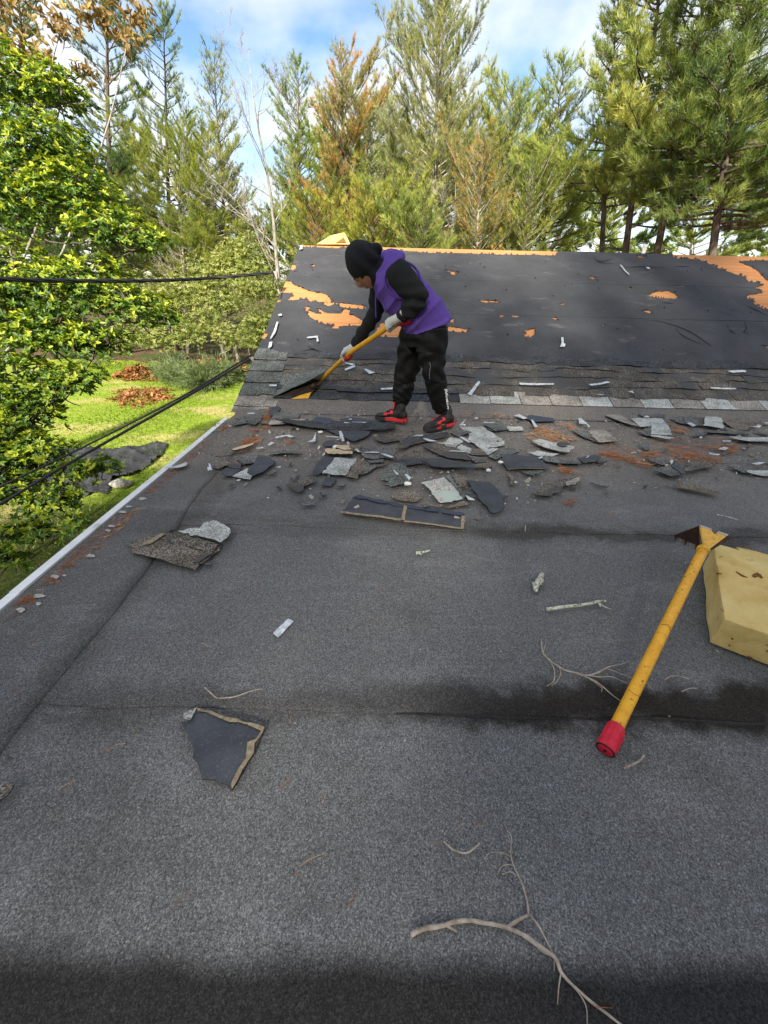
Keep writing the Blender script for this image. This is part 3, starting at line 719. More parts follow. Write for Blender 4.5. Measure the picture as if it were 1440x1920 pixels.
    link_mesh('trunk', np_mesh('trunk', allv, polys, bark, smooth=True), t_)
    V, F, ti = blades(np.concatenate(tufP), np.concatenate(tufD), tl, bw, nbl, .42, np.concatenate(tufT), .018)
    link_mesh('crown', np_mesh('crown', V - np.array([x, y, zb]), F, needles, tint=ti), t_)
    return t_
def pine_px(name, label, pxc, Y, pytop, pylo, rpx, *a, **k):
    top = atY(pxc, pytop, Y); s = Y / ray(pxc, (pytop + pylo) / 2)[1]
    lo = atY(pxc, pylo, Y)
    base_x = k.pop('bx', None)
    zb = GZ; H = top[2] - zb
    x = lo[0] if base_x is None else base_x
    lean = ((top[0] - x) / H, 0)
    return pine(name, label, x, Y, top[2], lo[2], rpx * s / CAMF, *a, lean=lean, **k)
column = lambda q: (1 - q) ** .45 * (.75 + .35 * math.sin(q * 11)) + .08
broad = lambda q: (1 - q) ** .5 * (.7 + .3 * math.sin(q * 9))
oval = lambda q: math.sin(math.pi * min(1, .12 + .88 * q)) ** .6 * .95 + .06
T = {}
T['bigleft'] = pine_px('pine_tree', 'huge dark pine behind the glossy shrub at the left, its top out of frame', 185, 25, -150, 540, 215, 80, N_dark, B_pine, 11, dens=1.15, prof=broad, up=.12, tmean=.34)
pine_px('pine_tree', 'pine with open sky gaps right of the huge dark pine', 300, 27, 15, 520, 120, 78, N_mid, B_pine, 12, dens=.9, prof=broad, up=.1, tmean=.5)
pine_px('pine_tree', 'slim grey-green pine with a sparse pointed top left of the bare tree', 402, 26.5, 105, 520, 74, 74, N_light, B_pine, 13, dens=.85, up=.45, tmean=.5)
pine_px('pine_tree', 'green pine standing between the bare tree and the rusty pine', 555, 25, 120, 500, 76, 76, N_mid, B_pine, 14, dens=1.1, up=.4, tmean=.42)
T['rust'] = pine_px('pine_tree', 'rusty orange and green conifer right of the bare tree', 642, 22, 112, 520, 104, 96, N_orange, B_pine, 15, dens=1.1, up=.45, prof=column, tmean=.80)
T['tall'] = pine_px('pine_tree', 'tall light green pine whose pointed top nearly touches the upper frame', 822, 20, 5, 520, 140, 125, N_light, B_light, 16, dens=1.0, up=.5, tmean=.48)
pine_px('pine_tree', 'smaller pine seen between the rusty conifer and the tall light pine', 742, 26, 190, 480, 75, 64, N_light, B_light, 17, dens=.9, up=.4, tmean=.45)
pine_px('pine_tree', 'rounded light pine right of the tall pine, with open blue sky above it', 965, 20, 175, 480, 88, 72, N_mid, B_pine, 18, dens=1.1, prof=oval, up=.35, tmean=.6)
pine_px('pine_tree', 'pine with drooping boughs behind the brown thicket', 1050, 18, 120, 470, 105, 66, N_mid, B_pine, 19, dens=1.1, prof=broad, up=.15, tmean=.5)
pine_px('pine_tree', 'leaning pine with two bare lower limbs in the right group, sky beside its top', 1165, 15.5, -40, 390, 150, 66, N_mid, B_pine, 20, dens=1.15, tl=.17, bw=.0062, nbl=13, prof=broad, up=.18, tmean=.72, bx=atY(1205, 440, 15.5)[0])
pine_px('pine_tree', 'broad sunlit pine with a thick straight trunk in the right group', 1262, 14, -260, 330, 215, 80, N_mid, B_pine, 21, dens=1.15, tl=.17, bw=.0062, nbl=13, prof=broad, up=.12, tmean=.70, bx=atY(1245, 440, 14)[0])
T['right'] = pine_px('pine_tree', 'dark pine with hanging branches near the right frame edge', 1390, 12.5, -330, 395, 215, 105, N_dark, B_pine, 22, dens=1.2, tl=.17, bw=.0062, nbl=13, prof=broad, up=.02, tmean=.66, bx=atY(1300, 440, 12.5)[0])
pine_px('pine_tree', 'nearest deep green pine cut by the right frame edge', 1470, 11, -420, 430, 235, 115, N_dark, B_pine, 23, dens=1.2, tl=.17, bw=.0062, nbl=13, prof=broad, up=-.02, tmean=.50)
pine_px('pine_tree', 'low yellow-green young pine just above the ridge, right of the foam wedge', 700, 18.5, 372, 560, 82, 52, N_yel, B_pine, 24, dens=1.1, prof=oval, up=.4, tmean=.55)
pine_px('pine_tree', 'low bushy green young pine behind the ridge below the tall pine', 790, 17.5, 395, 560, 75, 46, N_mid, B_pine, 25, dens=1.1, prof=oval, up=.4, tmean=.55)
pine_px('pine_tree', 'yellowing young pine left of the foam wedge, above the left end of the ridge', 590, 19, 385, 560, 72, 46, N_yel, B_pine, 26, dens=.9, prof=oval, up=.3, tmean=.42)
pine_px('cedar_tree', 'golden brown thicket of a cedar above the middle of the ridge', 905, 16.5, 315, 580, 70, 80, N_orange, B_light, 27, dens=1.1, prof=oval, up=.6, tmean=.60, cat='cedar tree', tl=.13)
pine_px('cedar_tree', 'olive cedar between the golden thicket and the right pines', 992, 16, 330, 580, 68, 74, N_yel, B_light, 28, dens=1.2, prof=oval, up=.6, tmean=.22, cat='cedar tree', tl=.13)
pine_px('pine_tree', 'pine with long yellowing boughs reaching over the lawn edge at the left', 395, 25.5, 300, 540, 130, 52, N_yel, B_light, 29, dens=1.2, prof=lambda q: .95 - .5 * q, up=.05, tmean=.40)
pine_px('pine_tree', 'dark pine filling the top left corner behind the brown oak leaves', 25, 23, -130, 480, 170, 100, N_dark, B_pine, 34, dens=1.1, prof=broad, up=.12, tmean=.36)
pine_px('pine_tree', 'soft pale pine between the rusty conifer and the ridge', 690, 23.5, 225, 540, 110, 70, N_light, B_light, 31, dens=1.0, prof=oval, up=.35, tmean=.55)
pine_px('pine_tree', 'pale pine filling in right behind the tall light pine', 895, 22.5, 215, 540, 95, 66, N_light, B_light, 32, dens=1.0, prof=oval, up=.35, tmean=.5)
pine_px('pine_tree', 'wide yellow-green pine low behind the lawn left of the ridge end', 330, 26, 260, 560, 120, 64, N_yel, B_light, 33, dens=.9, prof=oval, up=.2, tmean=.45)
# woods far behind, one row of pines and cedars closing the view
far = [(250, 33, 300, 'behind the cables and the glossy shrub'), (345, 30, 420, 'low behind the back lawn'), (520, 32, 400, 'low between the bare tree and the ridge end'), (610, 38, 350, 'under the rusty conifer'), (880, 33, 300, 'right of the tall pine'), (1010, 36, 300, 'between the olive cedar and the right pines'), (1110, 33, 330, 'behind the leaning right pine'), (1330, 30, 300, 'between the right trunks'), (1440, 34, 330, 'at the right frame edge'), (130, 34, 330, 'deep behind the glossy shrub'), (20, 30, 300, 'at the left frame edge'), (700, 34, 300, 'behind the low yellow-green young pine'), (780, 40, 320, 'behind the trunk of the tall pine')]
proto = pine_px('pine_tree', 'distant pine ' + far[0][3], far[0][0], far[0][1], far[0][2], 545, 105, 48, N_mid, B_light, 40, dens=.8, up=.35, tl=.28, bw=.024, nbl=6, group='far pines', tmean=.5, prof=oval)
def copy_tree(o, parent=None):
    c = o.copy(); COL.objects.link(c)
    if parent is not None: c.parent = parent
    for ch in list(o.children): copy_tree(ch, c)
    return c
for i, (pxx, Y, pt, wh) in enumerate(far[1:]):
    c = copy_tree(proto); b = atY(pxx, 545, Y); top = atY(pxx, pt, Y)[2]; c['label'] = 'distant pine ' + wh
    zb = GZ + max(0, min(.8, (Y - 24) * .018)) - .05; h0 = atY(far[0][0], far[0][2], far[0][1])[2] - proto.location.z
    s = (top - zb) / h0; c.location = (b[0], Y, zb); c.scale = (s * rng.uniform(1.0, 1.4), s * rng.uniform(1.0, 1.4), s); c.rotation_euler.z = rng.uniform(0, 6.28)
# unseen pine belt added behind the camera to keep the sun off the roof
sh = pine('pine_tree', 'unseen tall dense pine added out of frame for shade', .6, -10.5, 14.2, -1.0, 2.9, 80, N_dark, B_pine, 50, dens=.8, prof=lambda q: .98 - .45 * q, up=.1, tl=.30, bw=.026, nbl=7, group='added shade pines out of frame')
for x, y, s, r in ((-2.3, -11.0, .90, 1.3), (3.4, -10.2, 1.0, 2.4), (6.3, -10.8, 1.0, 3.9), (9.2, -10.2, 1.0, 5.0), (12.2, -10.8, 1.0, 1.0), (15.2, -10.3, 1.0, .3), (-3.6, -12.6, .84, 1.9), (.9, -13.2, .95, 3.7), (-5.0, -10.4, .73, 2.9), (-8.0, -10.6, .70, .9), (-10.8, -10.2, .66, 4.9), (13.6, 1.8, .78, 3.3)):
    c = copy_tree(sh); c.location = (x, y, sh.location.z); c.scale = (s, s, s); c.rotation_euler.z = r

# ---- bare trees
def bare_tree(name, label, x, y, H, seed, bark, lean=(0, 0), tr=.10, spread=.5, depth=4, first=.35, nbr=13, cat='bare tree'):
    g = np.random.default_rng(seed); zb = GZ + max(0, min(.8, (y - 24) * .018)) - .05
    t_ = thing(name, label, cat, (x, y, zb)); wood = MB(); tA, tB = [], []
    hs = np.linspace(0, 1, 12); wob = np.stack([vnoise(hs[:, None], 6, seed, 2), vnoise(hs[:, None], 6, seed + 1, 2)], -1) * .018 * H
    TP = np.stack([x + lean[0] * H * hs, y + lean[1] * H * hs, zb + H * hs], -1); TP[:, :2] += wob * hs[:, None]
    wood.tube(TP, tr * (1 - hs * .95), 8)
    def grow(p, d, L, r, lev):
        n = 6; P = [p]; dd = d.copy()
        for k in range(n):
            dd = unit(dd + g.normal(0, .13, 3) + np.array([0, 0, .10])); P.append(P[-1] + dd * L / n)
        P = np.array(P)
        if lev <= 2: wood.tube(P, lerp_r([r, r * .3], n + 1), 5 if lev < 2 else 4, cap=False)
        else: tA.extend(P[:-1]); tB.extend(P[1:])
        if lev < depth:
            for k in range(int(g.integers(3, 6)) if lev < 3 else 3):
                u = g.uniform(.3, .98); q = np.array([np.interp(u, np.linspace(0, 1, n + 1), P[:, j]) for j in range(3)])
                grow(q, unit(dd + g.normal(0, spread, 3)), L * g.uniform(.35, .6), r * .5, lev + 1)
    for i in range(nbr):
        f = first + (1 - first) * (i + g.random() * .7) / nbr; a = g.uniform(0, 6.28)
        p = np.array([np.interp(f, hs, TP[:, k]) for k in range(3)])
        grow(p, unit(np.array([math.cos(a), math.sin(a), g.uniform(.45, 1.1)])), H * .26 * (1.15 - f) + .6, tr * .4 * (1.1 - f), 1)
    wv = np.concatenate(wood.v); V, F = twig_tubes(np.array(tA), np.array(tB), .006)
    quad = np.array([q for q in wood.f if len(q) == 4]); tri = [np.array([q]) for q in wood.f if len(q) != 4]
    link_mesh('trunk', np_mesh('trunk', np.vstack([wv, V]) - np.array([x, y, zb]), [np.vstack([quad, F + len(wv)])] + tri, bark, smooth=True), t_)
    return t_
b0 = atY(518, 470, 20); tp = atY(472, 95, 20)
bare_tree('bare_tree', 'leafless pale-trunked tree rising left of the roof ridge', b0[0], 20, tp[2] - GZ, 61, B_grey, lean=((tp[0] - b0[0]) / (tp[2] - GZ), 0), tr=.14, nbr=16)
for pxx, Y, pt, sd, lb in ((735, 30, 180, 62, 'thin leafless tree behind the small pine left of the tall pine'), (345, 24, 440, 63, 'low leafless sapling at the back edge of the lawn'), (838, 19, 330, 64, 'pale leafless saplings above the ridge below the tall pine'),
                       (1000, 23, 210, 66, 'leafless tree among the right pines'), (480, 26, 350, 67, 'thin leafless tree behind the bare tree at the ridge end')):
    b = atY(pxx, 520, Y); bare_tree('bare_tree', lb, b[0], Y, atY(pxx, pt, Y)[2] - GZ, sd, B_light, tr=.07, nbr=11, spread=.6)

# ---- broadleaf: glossy shrub at the left
def leaf_geo(n, ln, wd, fold=.25):
    """n unit leaves: base, two side pairs, tip; returns local template (6 verts, 4 faces)"""
    t = np.array([(0, 0, 0), (.32, .5, .12), (.72, .42, .07), (1, 0, -.08), (.72, -.42, .07), (.32, -.5, .12)])
    return t, np.array([(0, 1, 2), (0, 2, 3), (0, 3, 4), (0, 4, 5)])[:, ::-1]
def leaves_mesh(name, P, D, Nn, ln, wd, tint, m):
    t, F = leaf_geo(1, 1, 1); X = unit(D); Y = unit(np.cross(Nn, X)); Z = np.cross(X, Y)
    V = P[:, None, :] + X[:, None, :] * (t[None, :, 0] * ln[:, None])[..., None] + Y[:, None, :] * (t[None, :, 1] * wd[:, None])[..., None] + Z[:, None, :] * (t[None, :, 2] * ln[:, None])[..., None]
    n = len(P); f = (np.arange(n)[:, None, None] * len(t) + F[None]).reshape(-1, 3)
    return np_mesh(name, V.reshape(-1, 3), f, m, smooth=True, tint=np.repeat(tint, len(F)))
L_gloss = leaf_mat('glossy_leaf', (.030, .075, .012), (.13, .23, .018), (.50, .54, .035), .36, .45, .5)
L_brown = leaf_mat('brown_oak_leaf', (.14, .085, .03), (.36, .23, .085), (.55, .42, .16), .35, .6, .15)
L_pale = leaf_mat('pale_brush_leaf', (.17, .22, .05), (.38, .43, .13), (.62, .60, .28), .5, .6, .15)
def broad_shrub(name, label, base, blobs, nros, per, ln, wd, m, bark, seed, nind=0, cat='shrub', shell=.72, stems=None, ros_up=.55):
    g = np.random.default_rng(seed); base = np.array(base, float)
    t_ = thing(name, label, cat, base)
    C = np.array([b[0] for b in blobs]); r = np.array([b[1] for b in blobs]); pr = r ** 2 / (r ** 2).sum()
    bi = g.choice(len(blobs), nros, p=pr); d = unit(g.normal(size=(nros, 3)))
    d[:, 2] = np.where(d[:, 2] < -.35, -d[:, 2] * .6, d[:, 2]); d = unit(d)
    rad = np.where(g.random(nros) < shell, g.uniform(.80, 1.05, nros), g.uniform(.2, .8, nros))
    lump = 1 + .16 * vnoise(d * 1.0 + bi[:, None], 5, seed, 2)
    P = C[bi] + d * (r[bi] * rad * lump)[:, None] * np.array([1, 1, .82])
    ax = unit(d * (1 - ros_up) + np.array([0, 0, ros_up]) + g.normal(0, .18, (nros, 3)))
    # rosettes
    A = unit(np.cross(ax, np.array([.21, .97, .1]))); B = np.cross(ax, A)
    ph = np.arange(per)[None, :] * 2.399 + g.uniform(0, 6.28, (nros, 1)); tilt = g.uniform(.05, .85, (nros, per))
    D = (A[:, None] * np.cos(ph)[..., None] + B[:, None] * np.sin(ph)[..., None]) * np.cos(tilt)[..., None] + ax[:, None] * np.sin(tilt)[..., None]
    D = D.reshape(-1, 3); Nn = np.repeat(ax, per, 0) + g.normal(0, .3, (nros * per, 3)); PP = np.repeat(P, per, 0)
    l = ln * g.uniform(.65, 1.15, len(PP)); w = l * wd * g.uniform(.8, 1.2, len(PP))
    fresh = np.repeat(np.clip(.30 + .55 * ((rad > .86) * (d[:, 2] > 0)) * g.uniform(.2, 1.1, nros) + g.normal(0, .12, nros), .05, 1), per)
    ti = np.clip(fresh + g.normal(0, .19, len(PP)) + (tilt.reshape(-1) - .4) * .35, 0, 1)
    idx = np.arange(len(PP))
    if nind:
        z = (PP - CAM) @ _F; u = (PP - CAM) @ _R / z * CAMF + 720; v = 960 - (PP - CAM) @ _U / z * CAMF
        ok = (u > 5) & (v > 5) & (u < 430) & (v < 1150); front = d[bi * 0 + np.arange(nros)] @ np.array([.6, -.7, .3]) > 0; ok &= np.repeat(front, per)
        sc = np.where(ok, l / z, 0); pick = np.argsort(-sc)[:nind]; mask = np.zeros(len(PP), bool); mask[pick] = True
        tq, Fq_ = leaf_geo(1, 1, 1); protos = []
        for k in range(5):
            lm = np_mesh('leaf', tq, Fq_, m, smooth=True, tint=np.full(len(Fq_), .2 + .18 * k)); protos.append(lm)
        for i in pick:
            X = unit(D[i]); Y = unit(np.cross(Nn[i], X)); Z = np.cross(X, Y)
            o = bpy.data.objects.new('leaf', protos[int(np.clip((ti[i] - .1) / .18, 0, 4))]); COL.objects.link(o); o.parent = t_
            q = PP[i] - base; M = Matrix(((X[0] * l[i], Y[0] * w[i], Z[0] * l[i], q[0]), (X[1] * l[i], Y[1] * w[i], Z[1] * l[i], q[1]), (X[2] * l[i], Y[2] * w[i], Z[2] * l[i], q[2]), (0, 0, 0, 1)))
            o.matrix_local = M
        idx = np.nonzero(~mask)[0]
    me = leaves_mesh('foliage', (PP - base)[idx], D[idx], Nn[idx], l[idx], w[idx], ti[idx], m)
    tag(link_mesh('foliage', me, t_), kind='stuff')
    wood = MB()
    hub = [np.array(b[0]) for b in blobs if b[0][0] < base[0] + (.25 if cat == 'shrub' else 99)]
    for bi_, (c_, r_) in enumerate(blobs):
        k = g.normal(0, .25, 3); c_ = np.array(c_)
        if c_[0] < base[0] + (.25 if cat == 'shrub' else 99):
            if bi_ % 2: continue
            b_ = base + np.array([g.normal(-.2, .25), g.normal(0, .25), 0])
            Pm = smooth_path([b_, b_ * .55 + c_ * .45 + k * [1, 1, .3] + [0, 0, .2], c_ * .8 + b_ * .2 + k * .4, c_ + [0, 0, r_ * .3]], 4); wood.tube(Pm, lerp_r([.028, .009], len(Pm)), 6)
        else:
            b_ = hub[int(np.argmin([np.linalg.norm(h - c_) + max(0, h[2] - c_[2]) for h in hub]))]
            Pm = smooth_path([b_, (b_ + c_) / 2 + k * .3 + [0, 0, -.1], c_], 4); wood.tube(Pm, lerp_r([.014, .006], len(Pm)), 5)
        for j in range(9):
            dd = unit(g.normal(size=3) + np.array([0, 0, .3])); e = c_ + dd * r_ * .95 * np.array([1, 1, .82])
            Pm = smooth_path([c_ - dd * r_ * .1, c_ + dd * r_ * .5 + g.normal(0, .06, 3), e], 3); wood.tube(Pm, lerp_r([.014, .004], len(Pm)), 4, cap=False)
    wood.build('stem', bark, t_, smooth=True)
    return t_
def blob(px, py, s, rpx): return (CAM + ray(px, py) * s, rpx * s / CAMF)
bl = [blob(*q) for q in ((40, 185, 6.2, 92), (115, 190, 6.0, 52), (85, 300, 5.7, 92), (20, 400, 5.8, 115), (150, 390, 5.6, 84), (210, 450, 5.4, 70), (275, 462, 5.3, 42), (45, 560, 5.5, 112), (165, 560, 5.4, 90), (255, 590, 5.3, 60), (312, 606, 5.3, 30),
      (95, 650, 5.2, 78), (190, 650, 5.3, 52), (30, 740, 5.1, 80), (110, 730, 5.1, 50), (165, 715, 5.1, 36), (10, 850, 4.9, 66), (85, 850, 4.9, 44), (150, 890, 4.8, 36), (195, 880, 4.8, 30), (30, 940, 4.7, 56), (95, 950, 4.7, 40), (15, 1020, 4.6, 42), (75, 1005, 4.6, 26), (140, 985, 4.7, 24), (30, 890, 4.9, 76), (120, 930, 4.8, 36), (20, 1055, 4.5, 28), (60, 790, 5.0, 56), (-60, 600, 5.6, 130), (-70, 850, 5.2, 120))]
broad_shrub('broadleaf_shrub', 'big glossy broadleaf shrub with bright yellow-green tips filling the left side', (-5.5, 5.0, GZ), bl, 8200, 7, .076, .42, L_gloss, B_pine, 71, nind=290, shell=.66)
# oak with brown leaves hanging in at the top left
bo = [blob(*q) for q in ((-30, 60, 7.5, 70), (50, 30, 7.6, 55), (120, 70, 7.6, 42), (190, 45, 7.6, 48), (245, 85, 7.6, 36), (60, 110, 7.4, 42), (160, 140, 7.5, 26), (250, 30, 7.8, 38), (-20, 150, 7.3, 50), (210, 160, 7.6, 14))]
ob = (-9.4, 6.4, GZ)
ok_ = broad_shrub('oak_tree', 'oak boughs with dry brown leaves hanging in at the top left corner', ob, bo, 340, 4, .13, .45, L_brown, B_grey, 72, nind=60, cat='oak tree', shell=.5, ros_up=.2)
MB().tube(smooth_path([np.array(ob), (-9.3, 6.5, 0), (-9.5, 6.3, 4), (-9.2, 6.5, 8)], 5), lerp_r([.24, .10], 16), 10).build('trunk', B_grey, ok_, smooth=True)
# pale brush at the back of the lawn
for i, (lb, q, nr) in enumerate((('pale green brush at the left end of the ridge, behind the cable bracket', ((490, 555, 17.5, 56), (470, 500, 18.5, 60), (500, 610, 17, 42), (440, 525, 19, 55), (470, 640, 17.5, 36)), 2600),
                                 ('pale wispy brush in the middle of the back edge of the lawn', ((420, 580, 19.5, 58), (385, 625, 19.5, 48), (440, 640, 19, 40), (360, 560, 20, 56), (400, 520, 20, 50)), 2600),
                                 ('olive brush behind the shrub at the back edge of the lawn', ((310, 590, 20.5, 60), (265, 640, 20, 48), (330, 640, 20, 48), (250, 570, 21, 66)), 2400),
                                 ('dull green undergrowth far left behind the glossy shrub', ((150, 600, 22, 80), (60, 620, 20, 80), (180, 680, 21, 50)), 900),
                                 ('bushy undergrowth far behind under the yellowing boughs', ((400, 470, 25, 70), (330, 485, 26, 70), (470, 445, 26, 60), (260, 500, 26, 60)), 2000))):
    bb = [blob(*k) for k in q]; c = bb[0][0]
    broad_shrub('bush', lb, (c[0], c[1], GZ), bb, nr, 6, .16, .22, L_pale if i != 3 else L_gloss, B_light, 80 + i, cat='bush', shell=.55)

# ================================================================== TORN SHINGLES ON THE FLAT ROOF
M_back = mat('shingle_back', (.045, .048, .056), .62, .35); n = NB(M_back)
c = n.ramp(n.noise(n.obj, 9, 4, .6), [(.3, (.030, .032, .039)), (.7, (.062, .066, .076))])
c = n.mix(n.math('MULTIPLY', n.step(n.noise(n.obj, 150, 2, .6), .56, .72), .4), c, (.16, .16, .17)); n.color(c); n.bump(n.noise(n.obj, 90, 3), .2, .003)
M_blueblack = mat('blue_black_lap', (.035, .042, .065), .55, .4)
M_dgrey = gran('dark_grey_shingle', (.035, .036, .036), (.115, .114, .110), (.30, .295, .28), 130)
M_brown = gran('brown_shingle', (.05, .041, .034), (.15, .125, .10), (.33, .285, .235), 130)
M_tan = mat('tan_edge', (.27, .215, .14), .9, .1); n = NB(M_tan); n.color(n.ramp(n.noise(n.obj, 60, 4, .7), [(.3, (.13, .10, .065)), (.7, (.36, .29, .19))]))
M_pink = gran('pinkish_shingle', (.16, .145, .13), (.46, .42, .37), (.70, .66, .60), 120, patch=((.40, .46, .40), 5.0))
M_woodchip = mat('raw_wood', (.55, .42, .26), .8, .15); n = NB(M_woodchip); n.color(n.ramp(n.noise(n.mapping(n.obj, (4, 30, 30)), 4, 4), [(.3, (.35, .24, .13)), (.7, (.66, .54, .38))]))
KIND = dict(pale=M_pale, pbrown=M_palebrown, back=M_back, dgrey=M_dgrey, brown=M_brown, green=M_course_g, pink=M_pink, blue=M_blueblack, tan=M_tan, wood=M_woodchip, course=M_course, dark=M_dark)
def slab(poly, zfun, thick, jag, seed, cell=.035):
    """a torn flat sheet: outline poly (n,2) in metres; returns verts, faces, material ids"""
    g = np.random.default_rng(seed); O = []
    for a, b in zip(poly, np.roll(poly, -1, 0)):
        L_ = np.linalg.norm(b - a); k = max(1, int(L_ / .022)); nrm = np.array([-(b - a)[1], (b - a)[0]]) / (L_ + 1e-9)
        for i in range(k):
            O.append(a + (b - a) * i / k + nrm * (g.normal(0, jag) if i else 0))
    O = np.array(O); lo, hi = O.min(0), O.max(0)
    gx, gy = np.meshgrid(np.arange(lo[0] + cell / 2, hi[0], cell), np.arange(lo[1] + cell / 2, hi[1], cell))
    I = np.stack([gx.ravel(), gy.ravel()], -1); I = I[in_poly(I[:, 0], I[:, 1], O)] if len(I) else I
    if len(I): I = I[np.min(np.linalg.norm(I[:, None] - O[None], axis=2), 1) > cell * .45]
    n = len(O); pts = [Vector(p) for p in O] + [Vector(p) for p in I]
    vs, es, fs, ov, oe, of = geometry.delaunay_2d_cdt(pts, [(i, (i + 1) % n) for i in range(n)], [], 1, 1e-5)
    P = np.array([(v.x, v.y) for v in vs]); Z = zfun(P); m = len(P)
    V = np.concatenate([np.column_stack([P, Z + thick]), np.column_stack([P, Z])])
    F = []; mi = []; cnt = {}
    for f in fs:
        f = list(f); F.append(f); mi.append(0); F.append([i + m for i in f[::-1]]); mi.append(1)
        for i in range(len(f)):
            e = (f[i], f[(i + 1) % len(f)]); cnt[e] = 1
    for (a, b) in list(cnt):
        if (b, a) not in cnt: F.append([a, a + m, b + m, b]); mi.append(1)
    # outward winding for both possible orientations
    return V, F, mi
NP = [0]
def piece(view, pts, kind, label, name='shingle_scrap', cat='shingle scrap', lift=0., curl=0., jag=.0045, thick=.0032, z=None, group=None, warp=.0045, axis=None, parent=None, plane='z', edge=None):
    """lift raises the side towards the camera; curl bends it along the axis (degrees from +X)"""
    NP[0] += 1; sd = 500 + NP[0]
    px = zp(view, pts)
    if plane == 'z': W = np.array([onz(*p)[:2] for p in px])
    else: W = np.array([s_uv(onS(*p)) for p in px])
    z0 = (.017 + .0009 * (NP[0] % 14)) if z is None else z
    y0, y1 = W[:, 1].min(), W[:, 1].max(); cen = W.mean(0)
    ax = R(axis if axis is not None else 90); d = np.array([math.cos(ax), math.sin(ax)]); q = (W - cen) @ d; hw = max(.03, np.abs(q).max())
    g0 = np.random.default_rng(sd); big = min(1, hw / .12); c2 = g0.uniform(-.004, .008) * big; a2 = g0.uniform(0, 3.14); d2 = np.array([math.cos(a2), math.sin(a2)])
    if parent is not None: c2 = 0
    def zf(P):
        t = np.clip((y1 - P[:, 1]) / max(.02, y1 - y0), 0, 1); k = (P - cen) @ d / hw
        return z0 + lift * .5 * t + curl * k * k + abs(c2) * .0 + c2 * (((P - cen) @ d2 / hw) ** 2 - (.0 if c2 > 0 else 1.0)) + warp * (vnoise(P, 14, sd, 2) + 1)
    V, F, mi = slab(W, zf, thick, jag, sd)
    if plane == 's': V = S_O + V[:, :1] * np.array([1, 0, 0]) + V[:, 1:2] * S_T + V[:, 2:] * S_N
    if parent is not None: o0 = base_of(parent)
    else: o0 = np.array([V[:, 0].mean(), V[:, 1].mean(), V[:, 2].min()])
    me = np_mesh(name, V - o0, F, [KIND[kind], edge or M_torn], mi)
    bm = bmesh.new(); bm.from_mesh(me); bmesh.ops.recalc_face_normals(bm, faces=bm.faces); bm.to_mesh(me); bm.free()
    o = link_mesh(name, me, parent, (0, 0, 0) if parent is not None else o0)
    if parent is None: tag(o, label, cat, group)
    return o
SG = 'torn shingle scraps on the flat roof'
def P_(*a, **k): return piece(*a, group=SG, **k)
# left end of the debris field
P_('D1', [(310, 240), (365, 185), (470, 165), (470, 215), (360, 250)], 'green', 'dark green-grey scrap nearest the far end of the white metal edge', lift=.02)
P_('D1', [(340, 165), (440, 140), (640, 120), (600, 175), (470, 190)], 'dgrey', 'dark flap lying right under the last rake shingles')
P_('D1', [(435, 150), (520, 140), (625, 150), (590, 215), (540, 255), (485, 235)], 'green', 'dark scrap with one pale torn edge beside the orange needles at the rake corner', lift=.03)
P_('D1', [(590, 215), (650, 195), (700, 215), (690, 225)], 'dgrey', 'thin dark sliver between the rake scraps and the pale strip')
P_('D1', [(690, 150), (690, 60), (790, 20), (810, 70), (780, 105)], 'back', 'small blue-grey scrap leaning at the foot of the slope, left of the dark base lap')
P_('D1', [(720, 175), (745, 115), (1010, 120), (990, 172)], 'dgrey', 'grey shingle half tucked under the long pale strip')
P_('D1', [(690, 245), (715, 182), (1060, 175), (1085, 205), (1070, 222)], 'pbrown', 'long pale strip with a rounded right end at the upper left of the debris', lift=.012)
P_('Z4', [(415, 255), (470, 232), (740, 228), (1085, 266), (1070, 291), (700, 282)], 'dark', 'longest dark strip, running from the pale strip to below the far shoe', lift=.014)
P_('Z4', [(600, 235), (640, 205), (720, 212), (760, 232), (690, 245)], 'blue', 'blue-black scrap with white streaks above the longest dark strip')
P_('Z4', [(770, 215), (830, 205), (1000, 225), (990, 245), (800, 240)], 'blue', 'blue-black strip carrying a white film strip, left of the far shoe')
P_('D2', [(850, 150), (1000, 165), (1040, 190), (960, 205), (860, 185)], 'brown', 'small rusty brown scrap just below the far shoe')
P_('D2', [(60, 235), (690, 262), (640, 328), (470, 402), (380, 372)], 'back', 'dark smooth five-sided scrap hanging below the longest dark strip')
P_('D2', [(30, 440), (80, 405), (190, 395), (180, 470), (80, 470)], 'back', 'small dark scrap left of the torn wood chip')
P_('D1', [(680, 548), (780, 500), (960, 510), (1045, 540), (990, 552)], 'green', 'arched green-grey strip with a black shadow under it, left part of the debris', lift=.03, curl=-.02, axis=0)
P_('D1', [(110, 675), (240, 605), (300, 625), (270, 665), (160, 700)], 'brown', 'flat brown-grey scrap at the far left of the overlapping left pile')
P_('D1', [(270, 668), (330, 580), (410, 650), (405, 700), (280, 690)], 'course', 'tan-grey triangular scrap in the overlapping left pile')
P_('D1', [(350, 575), (590, 550), (540, 635), (420, 660)], 'dgrey', 'dark grey four-sided scrap at the top of the overlapping left pile')
P_('D1', [(212, 745), (250, 685), (340, 690), (412, 700), (340, 755), (300, 776), (235, 775)], 'back', 'dark rounded scrap at the lower left of the overlapping left pile')
P_('D1', [(305, 770), (480, 690), (475, 745), (550, 762), (500, 815), (430, 805)], 'pale', 'pale granule scrap at the bottom of the overlapping left pile')
P_('D1', [(470, 745), (590, 555), (700, 575), (762, 635), (690, 690), (650, 735), (540, 785)], 'back', 'large dark smooth scrap on the right of the overlapping left pile', lift=.014)
